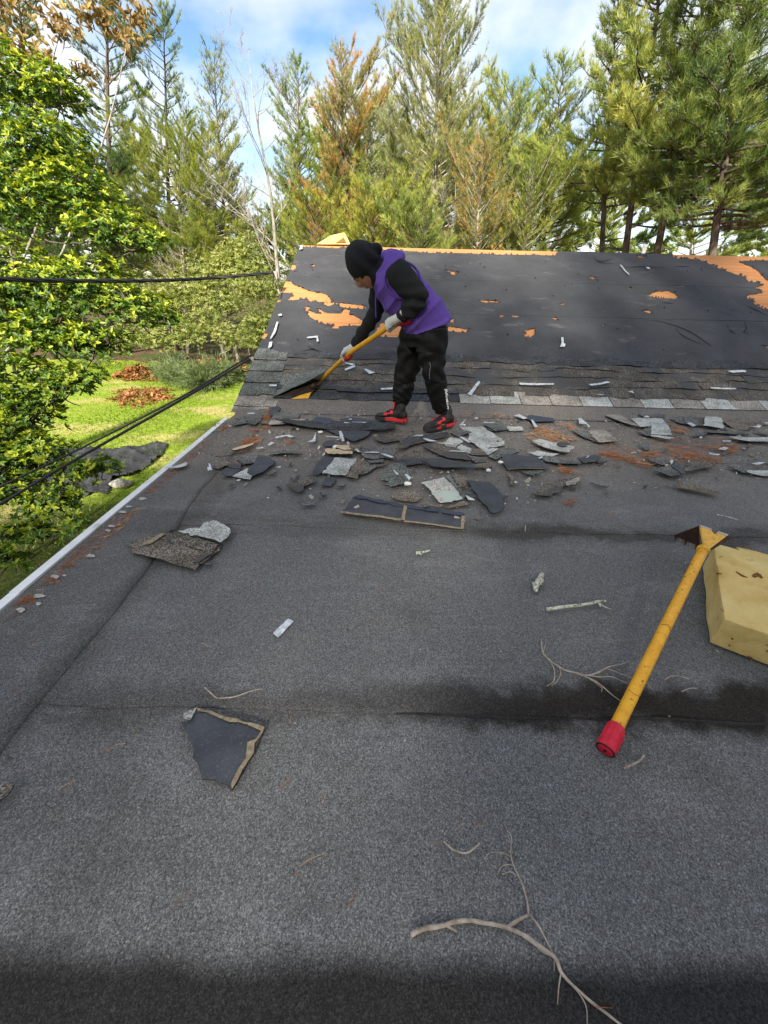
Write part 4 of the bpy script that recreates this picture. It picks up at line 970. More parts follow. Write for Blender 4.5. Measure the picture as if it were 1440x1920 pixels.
P_('D1', [(870, 875), (1000, 825), (1195, 800), (1170, 845), (1055, 890), (1045, 940), (995, 962), (960, 940)], 'course', 'irregular grey-brown scrap with a notch, alone below the left pile', lift=.01)
P_('D1', [(1215, 955), (1240, 935), (1290, 975), (1250, 1000)], 'dgrey', 'tiny dark flake on the open roof below the pale square shingle')
P_('D1', [(1010, 1075), (1120, 1050), (1180, 1050), (1170, 1090), (1080, 1100)], 'dgrey', 'crumpled dark sliver on the open roof left of the two-tab strip')
P_('D1', [(660, 770), (740, 725), (780, 735), (700, 770)], 'dgrey', 'little dark chip right of the left pile')
# centre
P_('D1', [(1145, 735), (1180, 660), (1280, 570), (1362, 592), (1340, 640), (1200, 770), (1160, 772)], 'back', 'dark blade-shaped scrap against the left side of the pale square shingle')
P_('D2', [(345, 885), (500, 640), (665, 705), (640, 750), (545, 850), (515, 918), (480, 918)], 'brown', 'brown torn shingle under the right side of the pale square shingle')
P_('D2', [(545, 858), (650, 740), (760, 735), (700, 790), (620, 842)], 'green', 'green-grey torn corner right of the brown torn shingle')
P_('D2', [(640, 735), (690, 700), (960, 688), (850, 715), (760, 740)], 'course', 'thin pale-edged strip right of the brown torn shingle')
P_('D2', [(35, 832), (210, 607), (500, 622), (345, 868)], 'pale', 'pale grey-green square shingle below the wood chip', lift=.012)
P_('D2', [(25, 990), (95, 850), (230, 890), (160, 1002)], 'back', 'small dark rectangle sticking out below the pale square shingle')
P_('D2', [(230, 975), (340, 960), (330, 1010), (240, 1008)], 'dgrey', 'small grey flake below the pale square shingle')
P_('D2', [(540, 540), (640, 480), (1010, 470), (1020, 560), (1015, 655), (880, 622), (700, 640), (600, 610)], 'dgrey', 'broad grey sheet speckled with white glue dots right of the wood chip', lift=.008)
P_('D2', [(630, 655), (860, 630), (850, 688), (670, 692)], 'green', 'narrow grey strip under the sheet with glue dots', lift=.012)
P_('D2', [(300, 430), (560, 440), (540, 545), (430, 520)], 'brown', 'brown flap between the wood chip and the sheet with glue dots')
P_('D2', [(710, 360), (780, 310), (1290, 330), (860, 412)], 'course', 'brown-grey wedge right of the five-sided dark scrap')
P_('D2', [(830, 850), (1010, 700), (1145, 700), (1210, 860), (1190, 962), (960, 1025), (860, 1000), (930, 962), (820, 940)], 'green', 'grey saw-edged scrap with two film strips on it, above the brown oval', lift=.01)
P_('D2', [(1010, 670), (1030, 645), (1390, 640), (1440, 760), (1390, 700), (1150, 725)], 'dark', 'dark bar with a tan right end left of the curled black flap', lift=.008)
P_('D2', [(940, 1155), (1090, 1085), (1280, 1070), (1380, 1145), (1300, 1225), (1130, 1222)], 'brown', 'flat brown oval scrap above the two-tab strip')
P_('D2', [(0, 1080), (40, 1075), (90, 1140), (40, 1150)], 'dgrey', 'small dark chip on the open roof far left of the two-tab strip')
# right of the near shoe
P_('D3', [(-40, 395), (0, 385), (230, 335), (490, 262), (480, 215), (200, 260), (-60, 320)], 'dark', 'long dark strip with a tan lower edge in front of the near shoe', lift=.016, edge=M_tan)
P_('D3', [(-120, 420), (0, 340), (200, 300), (160, 340), (-20, 420)], 'course', 'brown-grey strip behind the long dark strip with the tan edge')
P_('D3', [(-100, 560), (30, 420), (170, 430), (190, 540), (0, 560)], 'course', 'brown-grey shingle below the long dark strip with the tan edge')
P_('D3', [(490, 215), (620, 170), (745, 215), (600, 272)], 'dgrey', 'dark diamond-shaped scrap right of the near shoe', lift=.014)
P_('D3', [(600, 155), (860, 148), (960, 210), (1110, 320), (1090, 370), (830, 402), (700, 300), (715, 240)], 'pale', 'largest pale shingle patch right of the near shoe')
P_('D3', [(425, 340), (500, 278), (600, 290), (645, 330), (560, 402), (440, 375)], 'pale', 'pale ragged scrap left of the largest pale patch')
P_('D3', [(570, 398), (620, 360), (742, 412), (720, 472), (640, 442)], 'pale', 'small pale scrap under the pale ragged scrap')
P_('D3', [(830, 402), (1045, 405), (1010, 432), (920, 482), (880, 442)], 'pale', 'pale triangular scrap under the largest pale patch')
P_('D3', [(730, 420), (830, 400), (900, 480), (740, 480)], 'brown', 'brown scrap wedged between the two small pale scraps')
P_('D3', [(870, 140), (1040, 130), (1150, 190), (1000, 215)], 'green', 'green-grey flap above the largest pale patch')
P_('D3', [(920, 490), (1150, 390), (1300, 420), (1180, 480), (1010, 530)], 'green', 'wide green-grey shingle right of the pale triangular scrap')
P_('D3', [(185, 392), (240, 362), (540, 392), (700, 470), (730, 545), (480, 522)], 'course', 'olive-grey long scrap behind the curled black flap')
P_('D3', [(680, 490), (890, 520), (905, 580), (780, 582), (740, 552)], 'dgrey', 'grey bent scrap right of the olive-grey long scrap', lift=.014)
P_('D3', [(720, 592), (900, 580), (945, 642), (900, 642)], 'brown', 'narrow brown strip beside a white foam crumb, right of the curled black flap')
P_('D3', [(195, 548), (440, 540), (680, 590), (830, 680), (760, 685), (600, 655), (280, 662)], 'back', 'curled black flap standing up with a deep shadow under it', lift=.045, curl=.012, axis=0, edge=M_torn)
P_('D3', [(520, 735), (700, 765), (665, 855), (605, 875), (560, 800)], 'brown', 'brown striped scrap between the pinkish shingle and the big black scrap')
P_('D3', [(425, 1062), (650, 1000), (720, 1045), (460, 1082)], 'brown', 'brown strip showing under the lower edge of the pinkish shingle')
P_('D3', [(435, 738), (500, 738), (690, 955), (640, 990)], 'dgrey', 'dark grey band along the right side of the pinkish shingle', z=.030)
P_('D3', [(180, 792), (430, 738), (645, 992), (390, 1052)], 'pink', 'speckled pinkish and grey-green square shingle above the right tab of the two-tab strip', lift=.014, z=.026)
P_('D3', [(640, 905), (760, 920), (790, 955), (700, 975)], 'back', 'small dark scrap with shiny film right of the pinkish shingle')
P_('D3', [(690, 772), (930, 785), (1000, 840), (1080, 935), (1152, 950), (1080, 975), (1107, 1030), (1060, 1130), (1000, 1158), (955, 1152), (850, 1030)], 'back', 'big smooth black scrap with a rounded end right of the pinkish shingle', lift=.008)
P_('D3', [(1118, 685), (1180, 690), (1222, 760), (1203, 830), (1165, 822), (1180, 770)], 'brown', 'brown crescent-shaped scrap above the big black scrap')
P_('D3', [(165, 1050), (210, 1020), (330, 1062), (400, 1050), (422, 1075), (370, 1108), (280, 1075), (210, 1100)], 'brown', 'curled brown scrap touching the top of the two-tab strip', lift=.02)
# right field
P_('D4', [(100, 600), (130, 560), (500, 565), (600, 700), (170, 715)], 'back', 'dark shingle with a brown border in the middle of the right debris', lift=.012, edge=M_tan)
P_('D4', [(310, 732), (525, 720), (532, 742), (415, 772)], 'green', 'small grey triangle below the dark shingle with the brown border')
P_('D4', [(500, 582), (880, 580), (930, 662), (700, 655), (550, 625)], 'dgrey', 'dark flat strip below the pale slab in the right debris', lift=.014)
P_('D4', [(885, 590), (1060, 558), (1128, 590), (1100, 622), (950, 657)], 'back', 'black curved flap with a white fleck, at the right end of the dark flat strip', lift=.018)
P_('D4', [(370, 540), (500, 520), (700, 550), (640, 572), (480, 572)], 'pale', 'dusty pale sheet under the pale slab')
P_('D4', [(408, 425), (500, 395), (690, 450), (860, 500), (790, 562), (700, 545), (560, 500)], 'pale', 'thick pale slab leaning over the dark flat strip', lift=.040, thick=.006, edge=M_brown)
P_('D4', [(665, 470), (700, 450), (800, 470), (760, 505), (690, 500)], 'back', 'black torn spot of lap on the thick pale slab', z=.052)
P_('D4', [(150, 245), (310, 253), (352, 290), (180, 292)], 'pale', 'pale narrow shingle above the largest pale patch, further back')
P_('D4', [(-60, 240), (60, 225), (180, 290), (0, 300)], 'green', 'green-grey flap left of the pale narrow shingle')
P_('D4', [(310, 142), (420, 130), (640, 165), (662, 200), (440, 208)], 'blue', 'blue-black strip with white film at its left end', lift=.015)
P_('D4', [(830, 288), (1000, 290), (1110, 420), (960, 362)], 'dgrey', 'dark grey shingle left of the dusty pale square')
P_('D4', [(1000, 300), (1150, 280), (1210, 312), (1322, 415), (1110, 427)], 'pbrown', 'dusty pale square lying on orange needles', lift=.014)
P_('D4', [(415, 960), (500, 900), (650, 840), (730, 800), (900, 780), (912, 800), (740, 890), (722, 940), (560, 992), (480, 985)], 'course', 'long ragged grey-brown piece pointing right, near the open roof', lift=.012, jag=.007)
P_('D4', [(750, 870), (900, 800), (910, 830), (860, 890), (770, 905)], 'pbrown', 'pale grey torn end on the long ragged piece', z=.038, lift=.012)
P_('D4', [(1022, 842), (1050, 835), (1212, 890), (1180, 898)], 'dgrey', 'dark green sliver alone on the open roof right of the long ragged piece')
P_('D5', [(62, 207), (110, 160), (220, 217), (352, 307), (200, 262)], 'pbrown', 'pale brown corner shingle at the left of the overlapping right pile', lift=.01)
P_('D5', [(340, 345), (430, 305), (450, 375), (400, 372)], 'dgrey', 'dark corner left of the lower pale square in the overlapping right pile')
P_('D5', [(268, 232), (540, 222), (582, 296), (350, 302)], 'pale', 'pale middle shingle of the overlapping right pile')
P_('D5', [(330, 195), (470, 185), (555, 205), (540, 222), (400, 222)], 'dgrey', 'dark strip behind the pale middle shingle of the overlapping right pile')
P_('D5', [(440, 370), (632, 395), (590, 412), (440, 386)], 'pale', 'thin pale edge below the lower square of the overlapping right pile')
P_('D5', [(440, 287), (582, 295), (606, 382), (435, 376)], 'pale', 'lower pale square with a film scrap on the overlapping right pile', z=.036)
P_('D5', [(605, 228), (690, 198), (765, 270), (690, 266)], 'dgrey', 'dark wedge right of the overlapping right pile')
P_('D5', [(690, 150), (760, 130), (842, 240), (835, 292), (740, 272)], 'dgrey', 'dark upright shingle left of the right pale square', lift=.012)
P_('D5', [(800, 160), (890, 180), (880, 290), (840, 285)], 'course', 'grey-brown shingle behind the right pale square')
P_('D5', [(1048, 255), (1200, 188), (1335, 265), (1250, 322), (1150, 312)], 'brown', 'brown shingle right of the right pale square')
P_('D5', [(790, 366), (900, 328), (905, 370), (800, 380)], 'dgrey', 'dark scrap below left of the right pale square')
P_('D5', [(880, 350), (910, 320), (1230, 345), (1262, 370), (1010, 352)], 'dgrey', 'long dark strip under the right pale square', lift=.012)
P_('D5', [(1060, 300), (1160, 320), (1260, 370), (1240, 378), (1080, 330)], 'brown', 'thin brown strip crossing the long dark strip at the right')
P_('D5', [(900, 185), (1040, 225), (1046, 326), (880, 296)], 'pale', 'right pale square shingle standing out below the starter tabs', lift=.03)
P_('D5', [(1290, 325), (1440, 350), (1460, 378), (1380, 362)], 'dgrey', 'dark strip at the right frame edge below the starter tabs')
P_('D5', [(1088, 385), (1300, 392), (1470, 398), (1470, 438), (1210, 427), (1120, 410)], 'pale', 'long pale strip reaching the right frame edge', lift=.014)
P_('D5', [(345, 440), (380, 450), (435, 490), (400, 503), (365, 480)], 'dgrey', 'dark torn corner among the orange needles')
P_('D5', [(388, 577), (560, 560), (645, 600), (530, 632)], 'dgrey', 'dark flat shingle at the upper left of the dark right cluster')
P_('D5', [(450, 677), (600, 635), (692, 710), (610, 732)], 'dgrey', 'dark shingle at the lower left of the dark right cluster', lift=.012)
P_('D5', [(712, 692), (760, 600), (870, 588), (965, 645), (760, 692)], 'course', 'brown-grey shingle on the right of the dark right cluster', lift=.012)
P_('D5', [(600, 650), (660, 640), (722, 710), (692, 722)], 'back', 'narrow black strip across the dark right cluster', z=.036)
P_('D5', [(840, 590), (900, 590), (985, 628), (960, 632)], 'dgrey', 'thin dark strip above the right of the dark right cluster')
P_('D5', [(1080, 627), (1240, 640), (1240, 692), (1210, 692)], 'dgrey', 'dark shingle joined to the pale strip at the lower right frame edge')
P_('D5', [(1245, 662), (1470, 680), (1470, 716), (1340, 706), (1240, 690)], 'pale', 'pale strip at the lower right frame edge of the debris')
P_('D5', [(-60, 560), (0, 545), (90, 580), (0, 600)], 'dgrey', 'dark chip in the needles left of the dark right cluster')
P_('E6', [(770, 590), (800, 550), (900, 555), (935, 575), (890, 590), (800, 608)], 'green', 'dark oval scrap between the lifted shingle and the far shoe')
P_('E6', [(330, 690), (345, 655), (470, 650), (480, 690)], 'green', 'green-grey patch at the foot of the dark base lap')
# open roof, near
ts = thing('shingle_strip', 'upside-down two-tab black shingle strip with tan borders on the open roof', 'shingle strip', onz(755, 970, .016))
piece('P', [(640, 968), (663, 938), (755, 957), (751, 984)], 'back', '', name='tab', parent=ts, z=.018, edge=M_tan, jag=.002)
piece('P', [(757, 985), (763, 958), (869, 975), (867, 999)], 'back', '', name='tab', parent=ts, z=.018, edge=M_tan, jag=.002)
piece('P', [(661, 941), (674, 936), (700, 944), (760, 954), (869, 972), (869, 977), (800, 966), (757, 960)], 'blue', '', name='glue_line', parent=ts, z=.024, jag=.004)
for pts in ([(639, 967), (752, 983), (751, 987), (637, 970)], [(751, 984), (757, 957), (763, 958), (758, 986)], [(757, 985), (867, 998), (867, 1001), (757, 988)], [(864, 975), (870, 976), (868, 1000), (862, 998)]):
    piece('P', pts, 'tan', '', name='border', parent=ts, z=.025, jag=.001, thick=.003)
fs = thing('folded_shingle', 'brown shingle folded back to show a pale rounded flap, left on the open roof', 'shingle', onz(345, 1040, .016))
piece('L7', [(90, 1090), (25, 960), (250, 880), (480, 850), (620, 838), (900, 900), (1145, 985), (1130, 1050), (1040, 1112), (1000, 1160), (890, 1222), (850, 1297)], 'brown', '', name='backing', parent=fs, z=.018, lift=.008, jag=.003)
piece('L7', [(470, 850), (620, 838), (900, 902), (1130, 985), (1040, 1105), (890, 1215), (820, 1215), (950, 1060), (700, 1010), (520, 960)], 'course', '', name='lap', parent=fs, z=.023, lift=.008, jag=.003, thick=.002)
piece('L7', [(205, 1000), (215, 965), (420, 850), (490, 850), (300, 985)], 'tan', '', name='glue_line', parent=fs, z=.026, lift=.008, thick=.002, jag=.001)
piece('L7', [(630, 842), (760, 812), (905, 805), (960, 735), (1090, 706), (1200, 755), (1282, 850), (1250, 930), (1160, 1005), (1040, 945), (900, 905)], 'pale', '', name='flap', parent=fs, z=.030, lift=.010, curl=.006, axis=120, jag=.004)
piece('L7', [(940, 1215), (1010, 1175), (1060, 1225), (1000, 1235)], 'back', '', name='torn_corner', parent=fs, z=.018)
ns = thing('corner_shingle', 'dark upside-down shingle with two tan edges and a pale folded corner, near the camera', 'shingle', onz(430, 1400, .012))
piece('N3', [(1035, 1043), (1382, 1145), (1215, 1467), (1185, 1440), (1130, 1412), (1060, 1412), (1000, 1220), (950, 1112), (1000, 1112)], 'back', '', name='backing', parent=ns, z=.014, lift=.004, jag=.003)
piece('N3', [(1035, 1043), (1382, 1145), (1368, 1166), (1250, 1120), (1200, 1118), (1120, 1085), (1034, 1062)], 'tan', '', name='border', parent=ns, z=.0195, jag=.002, thick=.003)
piece('N3', [(1382, 1148), (1215, 1467), (1208, 1440), (1240, 1370), (1285, 1300), (1292, 1222), (1335, 1205), (1362, 1165)], 'tan', '', name='border', parent=ns, z=.0205, jag=.003, thick=.003)
piece('N3', [(945, 1088), (1034, 1042), (1003, 1115), (975, 1110)], 'pale', '', name='folded_corner', parent=ns, z=.022, lift=.012)
piece('P', [(-14, 1540), (-10, 1492), (38, 1482), (28, 1503), (0, 1528)], 'brown', 'brown shingle corner standing up at the left frame edge near the camera', lift=.035, group=SG)
# lifted shingle over the blade: bent up along its torn lower right edge
lo = smooth_path([onS(*p) for p in ((510, 745, .016), (533, 734, .06), (560, 722, .11), (584, 711, .16), (605, 699, .19))], 6)
hi = smooth_path([onS(*p) for p in ((519, 703, .022), (545, 700, .024), (570, 697, .04), (592, 693, .08), (610, 690, .13))], 6)
g_ = np.random.default_rng(3); lo = lo + S_T * g_.normal(0, .004, (len(lo), 1)); m_ = MB(); nr = 8; V = []
for t in np.linspace(0, 1, nr): V.append(lo * (1 - t) + hi * t - S_N * .018 * math.sin(math.pi * t))
V = np.concatenate(V); k = len(lo); F = [(j * k + i, j * k + i + 1, (j + 1) * k + i + 1, (j + 1) * k + i) for j in range(nr - 1) for i in range(k - 1)]
W = V - S_N * .006; n0 = len(V)
rim = [i for i in range(k)] + [(j + 1) * k - 1 for j in range(1, nr)] + [(nr - 1) * k + i for i in range(k - 2, -1, -1)] + [j * k for j in range(nr - 2, 0, -1)]
m_.add(np.vstack([V, W]), F, 0); m_.f += [[n0 + i for i in q[::-1]] for q in F]; m_.m += [1] * len(F)
for a, b in zip(rim, rim[1:] + rim[:1]): m_.f.append([a, a + n0, b + n0, b]); m_.m.append(1)
tag(m_.build('lifted_shingle', [M_course_g, M_back], smooth=False), 'large shingle bent up along its edge, being pried up by the held shovel', 'shingle')

# ---- wood chip, slat, splinter
M_wh = mat('chalky_white', (.72, .70, .66), .8, .2)
piece('D2', [(60, 530), (110, 512), (430, 540), (442, 597), (110, 592)], 'wood', 'torn pale wood chip lying above the pale square shingle', name='wood_chip', cat='wood chip', thick=.014, jag=.005, lift=.01)
piece('D2', [(215, 510), (240, 480), (400, 488), (420, 540), (330, 548), (260, 520)], 'wood', 'splintered top of the wood chip, white and frayed', name='wood_chip', cat='wood chip', thick=.012, jag=.006, z=.034)
piece('D5', [(650, 790), (680, 778), (1012, 868), (960, 882), (650, 822)], 'brown', 'thin brown wood lath alone on the open roof at the right', name='wood_lath', cat='wood lath', thick=.009, jag=.001, edge=M_tan)
piece('D1', [(310, 518), (420, 475), (545, 445), (530, 465), (440, 500), (335, 530)], 'wood', 'split wood splinter with orange underside beside the left needles', name='wood_splinter', cat='wood splinter', thick=.008, jag=.002, lift=.012)

# ---- clear release-film strips, white crumbs
M_film = mat('release_film', (.66, .70, .74), .28, .5); n = NB(M_film); n.color(n.ramp(n.noise(n.obj, 45, 3), [(.35, (.34, .37, .40)), (.65, (.68, .70, .72))]))
KIND['film'] = M_film
FG = 'film strips among the torn shingles'; FL = 'short white film strip lying among the torn shingles'
def film(view, pts, label=FL, plane='z', group=FG, name='film_strip', lift=.006, z=.036):
    return piece(view, pts, 'film', label, name=name, cat='film strip', jag=.0012, thick=.0012, lift=lift, z=z, group=group, plane=plane, edge=M_film, warp=.004)
film('P', [(513, 1193), (541, 1165), (552, 1170), (522, 1201)], 'clear film strip alone on the open grey roof between the near shingles', group=None, z=.011, lift=0)
for pts in ([(755, 380), (900, 350), (952, 382), (900, 385), (880, 368), (770, 390)], [(565, 498), (635, 486), (640, 497), (570, 512)], [(680, 465), (720, 430), (750, 440), (700, 468)], [(470, 125), (545, 120), (540, 138), (475, 138)],
            [(75, 660), (92, 665), (100, 705), (115, 738), (95, 735), (70, 745), (60, 705), (80, 700)], [(690, 315), (705, 312), (712, 340), (698, 342)], [(770, 700), (820, 690), (815, 710)], [(1090, 440), (1150, 400), (1180, 340), (1170, 430)], [(1420, 325), (1440, 322), (1450, 400), (1425, 400)]):
    film('D1', pts)
for pts in ([(260, 285), (300, 275), (335, 410), (300, 415)], [(80, 335), (260, 345), (255, 360), (90, 350)], [(330, 130), (620, 145), (640, 185), (580, 180), (560, 158), (330, 150)], [(985, 810), (1010, 815), (1060, 870), (1035, 875)], [(1140, 860), (1165, 855), (1225, 910), (1200, 950)],
            [(390, 95), (430, 90), (425, 112), (395, 115)], [(600, 560), (700, 545), (800, 560), (790, 572), (640, 572)], [(820, 570), (880, 580), (990, 630), (960, 640), (870, 605)], [(470, 520), (500, 510), (545, 555), (510, 560)], [(600, 180), (640, 140), (650, 160)], [(1240, 325), (1390, 318), (1380, 335), (1260, 340)]):
    film('D2', pts)
for pts in ([(195, 310), (230, 308), (350, 345), (250, 345)], [(600, 155), (640, 120), (680, 80), (660, 110), (625, 165)], [(870, 115), (1000, 120), (990, 130), (880, 130)], [(490, 445), (680, 452), (670, 465), (500, 458)], [(600, 290), (640, 290), (730, 350), (700, 355)], [(470, 595), (505, 598), (510, 622), (480, 620)], [(670, 950), (760, 1000), (770, 1015), (700, 1015)], [(1085, 345), (1105, 325), (1100, 375), (1080, 380)],
            [(340, 350), (520, 370), (540, 385), (380, 362)]):
    film('D3', pts)
for pts in ([(235, 148), (290, 132), (370, 180), (330, 192)], [(410, 195), (430, 195), (480, 270), (445, 275)], [(895, 185), (920, 180), (1020, 265), (1000, 275), (980, 240), (910, 235)], [(745, 870), (830, 835), (900, 800), (830, 870), (790, 900)], [(480, 600), (520, 588), (530, 600), (490, 612)], [(970, 600), (1000, 572), (1010, 580), (985, 604)]):
    film('D4', pts)
for pts in ([(740, 280), (770, 268), (815, 300), (790, 312)], [(1035, 425), (1110, 422), (1105, 436), (1045, 434)], [(1000, 500), (1050, 478), (1090, 490), (1060, 512)], [(920, 530), (980, 545), (1015, 545), (1000, 556), (930, 548)], [(1275, 625), (1340, 612), (1395, 615), (1320, 640)], [(1280, 300), (1360, 295), (1350, 315)], [(590, 610), (610, 590), (625, 600), (605, 638)], [(1390, 265), (1440, 268), (1440, 280), (1400, 278)], [(440, 290), (470, 284), (540, 305), (530, 335), (470, 300)]):
    film('D5', pts)
SFG = 'film strips stuck on the sloped roof'; SFL = 'white film strip stuck on the dark sloped roof'
SLAB = ['small bent film strip just under the left end of the ridge', 'long film strip running up the slope near the left rake', 'short film strip just below the long one near the left rake', 'hook-shaped film strip on the felt above the far glove', 'tiny film scrap on the felt left of the torn wood patch', 'film strip lying on the torn courses just right of the far glove', 'thin film sliver just above the strip by the far glove', 'film strip between the shovel handle and the far knee', 'flat film strip on the dark base lap behind the far calf', 'film strip above the rake shingles, left of the lifted shingle', 'crooked film strip on open felt right of the person', 'long slanting film strip high on the felt right of the middle', 'short film strip with a dark tail near the right ridge', 'long flat film strip on the torn courses right of the person', 'wavy film strip on the torn courses in the right half', 'faint film strip low on the torn courses at the right', 'curved film strip on the upper torn course near the right frame edge', 'slanting film strip standing across the starter tabs right of the person', 'small film scrap above the starter tabs in the middle']
for (v, pts), SFL in zip((('S1', [(425, 130), (450, 126), (452, 165), (418, 168), (430, 150)]), ('S1', [(205, 870), (222, 872), (190, 980), (150, 1035), (142, 1030), (175, 960)]), ('S1', [(135, 1068), (165, 1062), (155, 1110), (122, 1128)]), ('S1', [(495, 1015), (600, 1003), (608, 1060), (590, 1062), (588, 1022), (498, 1028)]),
               ('S1', [(218, 796), (250, 790), (255, 806), (225, 810)]), ('E6', [(890, 320), (968, 282), (972, 300), (898, 332)]), ('E6', [(895, 268), (960, 278), (950, 288), (900, 276)]), ('E6', [(1040, 320), (1055, 318), (1125, 345), (1080, 358)]), ('E6', [(1165, 470), (1272, 462), (1272, 476), (1175, 480)]), ('E6', [(312, 440), (372, 438), (368, 450), (316, 452)]),
               ('S3', [(270, 595), (282, 596), (284, 628), (295, 632), (290, 645), (262, 648), (272, 628)]), ('S2', [(0, 320), (8, 318), (95, 408), (82, 408)]), ('S2', [(250, 335), (280, 340), (292, 355), (262, 350)]), ('S3', [(35, 850), (228, 855), (225, 864), (40, 860)]), ('S3', [(420, 860), (530, 842), (540, 850), (440, 868)]), ('S3', [(1100, 876), (1250, 880), (1240, 886), (1110, 884)]),
               ('S3', [(1200, 780), (1300, 778), (1305, 788), (1230, 794)]), ('P', [(875, 745), (896, 720), (899, 723), (882, 747)]), ('S3', [(640, 898), (668, 896), (675, 908)])), SLAB):
    film(v, pts, SFL, 's', SFG, z=.034, lift=0)
# white foam crumbs
g = np.random.default_rng(5)
for (v, x, y, s) in (('D2', 230, 425, .05), ('D2', 10, 215, .03), ('D3', 1075, 520, .028), ('D3', 935, 610, .03), ('D3', 25, 760, .035), ('D5', 415, 188, .035), ('D1', 1222, 278, .03), ('D4', 100, 585, .022), ('D3', 800, 25, .02), ('D3', 660, 100, .022)):
    p = onz(*zp(v, [(x, y)])[0], .035); m_ = MB(); m_.sphere(p, (s * .7, s * .45, s * .35), nu=8, nv=5, fn=lambda d: 1 + .25 * math.sin(d[0] * 7 + x) * math.cos(d[1] * 5 + y))
    tag(m_.build('foam_crumb', M_wh, smooth=False), 'small chalky white crumb among the torn shingles', 'crumb', 'white crumbs in the debris')

# ---- loose granules, flakes and pine needles (nobody could count them)
def flakes(name, label, regions, n, smin, smax, m, seed, zmax=.03):
    g = np.random.default_rng(seed); Pp = []
    for poly in regions:
        W = np.array([onz(*p)[:2] for p in poly]); lo, hi = W.min(0), W.max(0); q = g.uniform(lo, hi, (n * 4, 2)); q = q[in_poly(q[:, 0], q[:, 1], W)][:n]; Pp.append(q)
    Pp = np.vstack(Pp); dens = vnoise(Pp, 4, seed, 3); Pp = Pp[dens + g.normal(0, .4, len(Pp)) > -.15]; k = len(Pp)
    s = g.uniform(smin, smax, k) * g.uniform(.4, 1, k); a = g.uniform(0, 6.28, k); tl = g.normal(0, .3, (k, 2))
    V = []
    for dx, dy in ((-1, -.6), (1, -.5), (.7, .6), (-.8, .5)):
        X = (dx * np.cos(a) - dy * np.sin(a)) * s; Y = (dx * np.sin(a) + dy * np.cos(a)) * s
        V.append(np.stack([Pp[:, 0] + X, Pp[:, 1] + Y, .016 + s * .5 + X * tl[:, 0] + Y * tl[:, 1]], -1))
    V = np.stack(V, 1).reshape(-1, 3)
    tag(link_mesh(name, np_mesh(name, V, np.arange(4 * k).reshape(-1, 4), m, tint=g.random(k))), label, kind='stuff')
M_flake = mat('flake', (.1, .1, .1), .9, .15); n = NB(M_flake); n.color(n.ramp(n.attr('tint'), [(0, (.05, .048, .046)), (.35, (.12, .105, .09)), (.65, (.24, .205, .17)), (.9, (.40, .36, .30)), (1, (.60, .60, .56))]))
field = [(390, 800), (520, 770), (880, 765), (1440, 775), (1440, 900), (1100, 935), (880, 985), (640, 960), (430, 930), (370, 850)]
flakes('roof_grit', 'grit and shingle crumbs over the work area', [field], 15000, .003, .009, M_flake, 3)
flakes('roof_grit', 'small shingle flakes over the work area', [field], 700, .012, .028, M_flake, 4)
flakes('roof_grit', 'stray bits on the open grey roof', [[(0, 1300), (430, 900), (1440, 940), (1440, 1900), (0, 1900)]], 420, .0012, .004, M_flake, 6)
M_needle = leaf_mat('fallen_needle', (.15, .045, .014), (.38, .125, .03), (.48, .30, .15), .15, .7, .2)
def needles(regions, n, seed, name='pine_needles', zmax=.022, ln=(.04, .09), w=.0016, dens=.17, cl=.22):
    g = np.random.default_rng(seed); Pp = []; An = []; Tt = []
    for poly, k, ang, tm in regions:
        W = np.array([onz(*p)[:2] for p in poly]); lo, hi = W.min(0), W.max(0); q = g.uniform(lo, hi, (k * 6, 2)); q = q[in_poly(q[:, 0], q[:, 1], W)]
        q = q[vnoise(q, 15, seed, 4) + g.normal(0, .34, len(q)) > cl][:int(k * dens)]; Pp.append(q); An.append(g.normal(R(ang), .55, len(q))); Tt.append(np.clip(tm + g.normal(0, .30, len(q)), 0, 1))
    Pp, An, Tt = np.vstack(Pp), np.concatenate(An), np.concatenate(Tt); k = len(Pp)
    L_ = g.uniform(*ln, k); d = np.stack([np.cos(An), np.sin(An)], -1); sd = np.stack([-d[:, 1], d[:, 0]], -1); z = g.uniform(.016, .016 + zmax, k); tz = g.normal(0, .012, k)
    mk = lambda t, s, dz: np.column_stack([Pp + d * (L_ * t)[:, None] + sd * (s * w)[:, None] + sd * (L_ * .06 * math.sin(t * 6))[:, None], z + tz * t + dz])
    one = np.ones(k)
    V = np.stack([mk(-.5, -one, 0), mk(-.5, one, .001), mk(0, one, .001), mk(0, -one, 0), mk(.5, -one * .4, 0), mk(.5, one * .4, .001)], 1).reshape(-1, 3)
    b = np.arange(k)[:, None] * 6; F = np.concatenate([b + np.array([[0, 1, 2, 3]]), b + np.array([[3, 2, 5, 4]])])
    tag(link_mesh(name, np_mesh(name, V, F, M_needle, tint=np.concatenate([Tt, Tt]))), 'fallen orange pine needles', kind='stuff')
px = lambda v, pts: zp(v, pts)
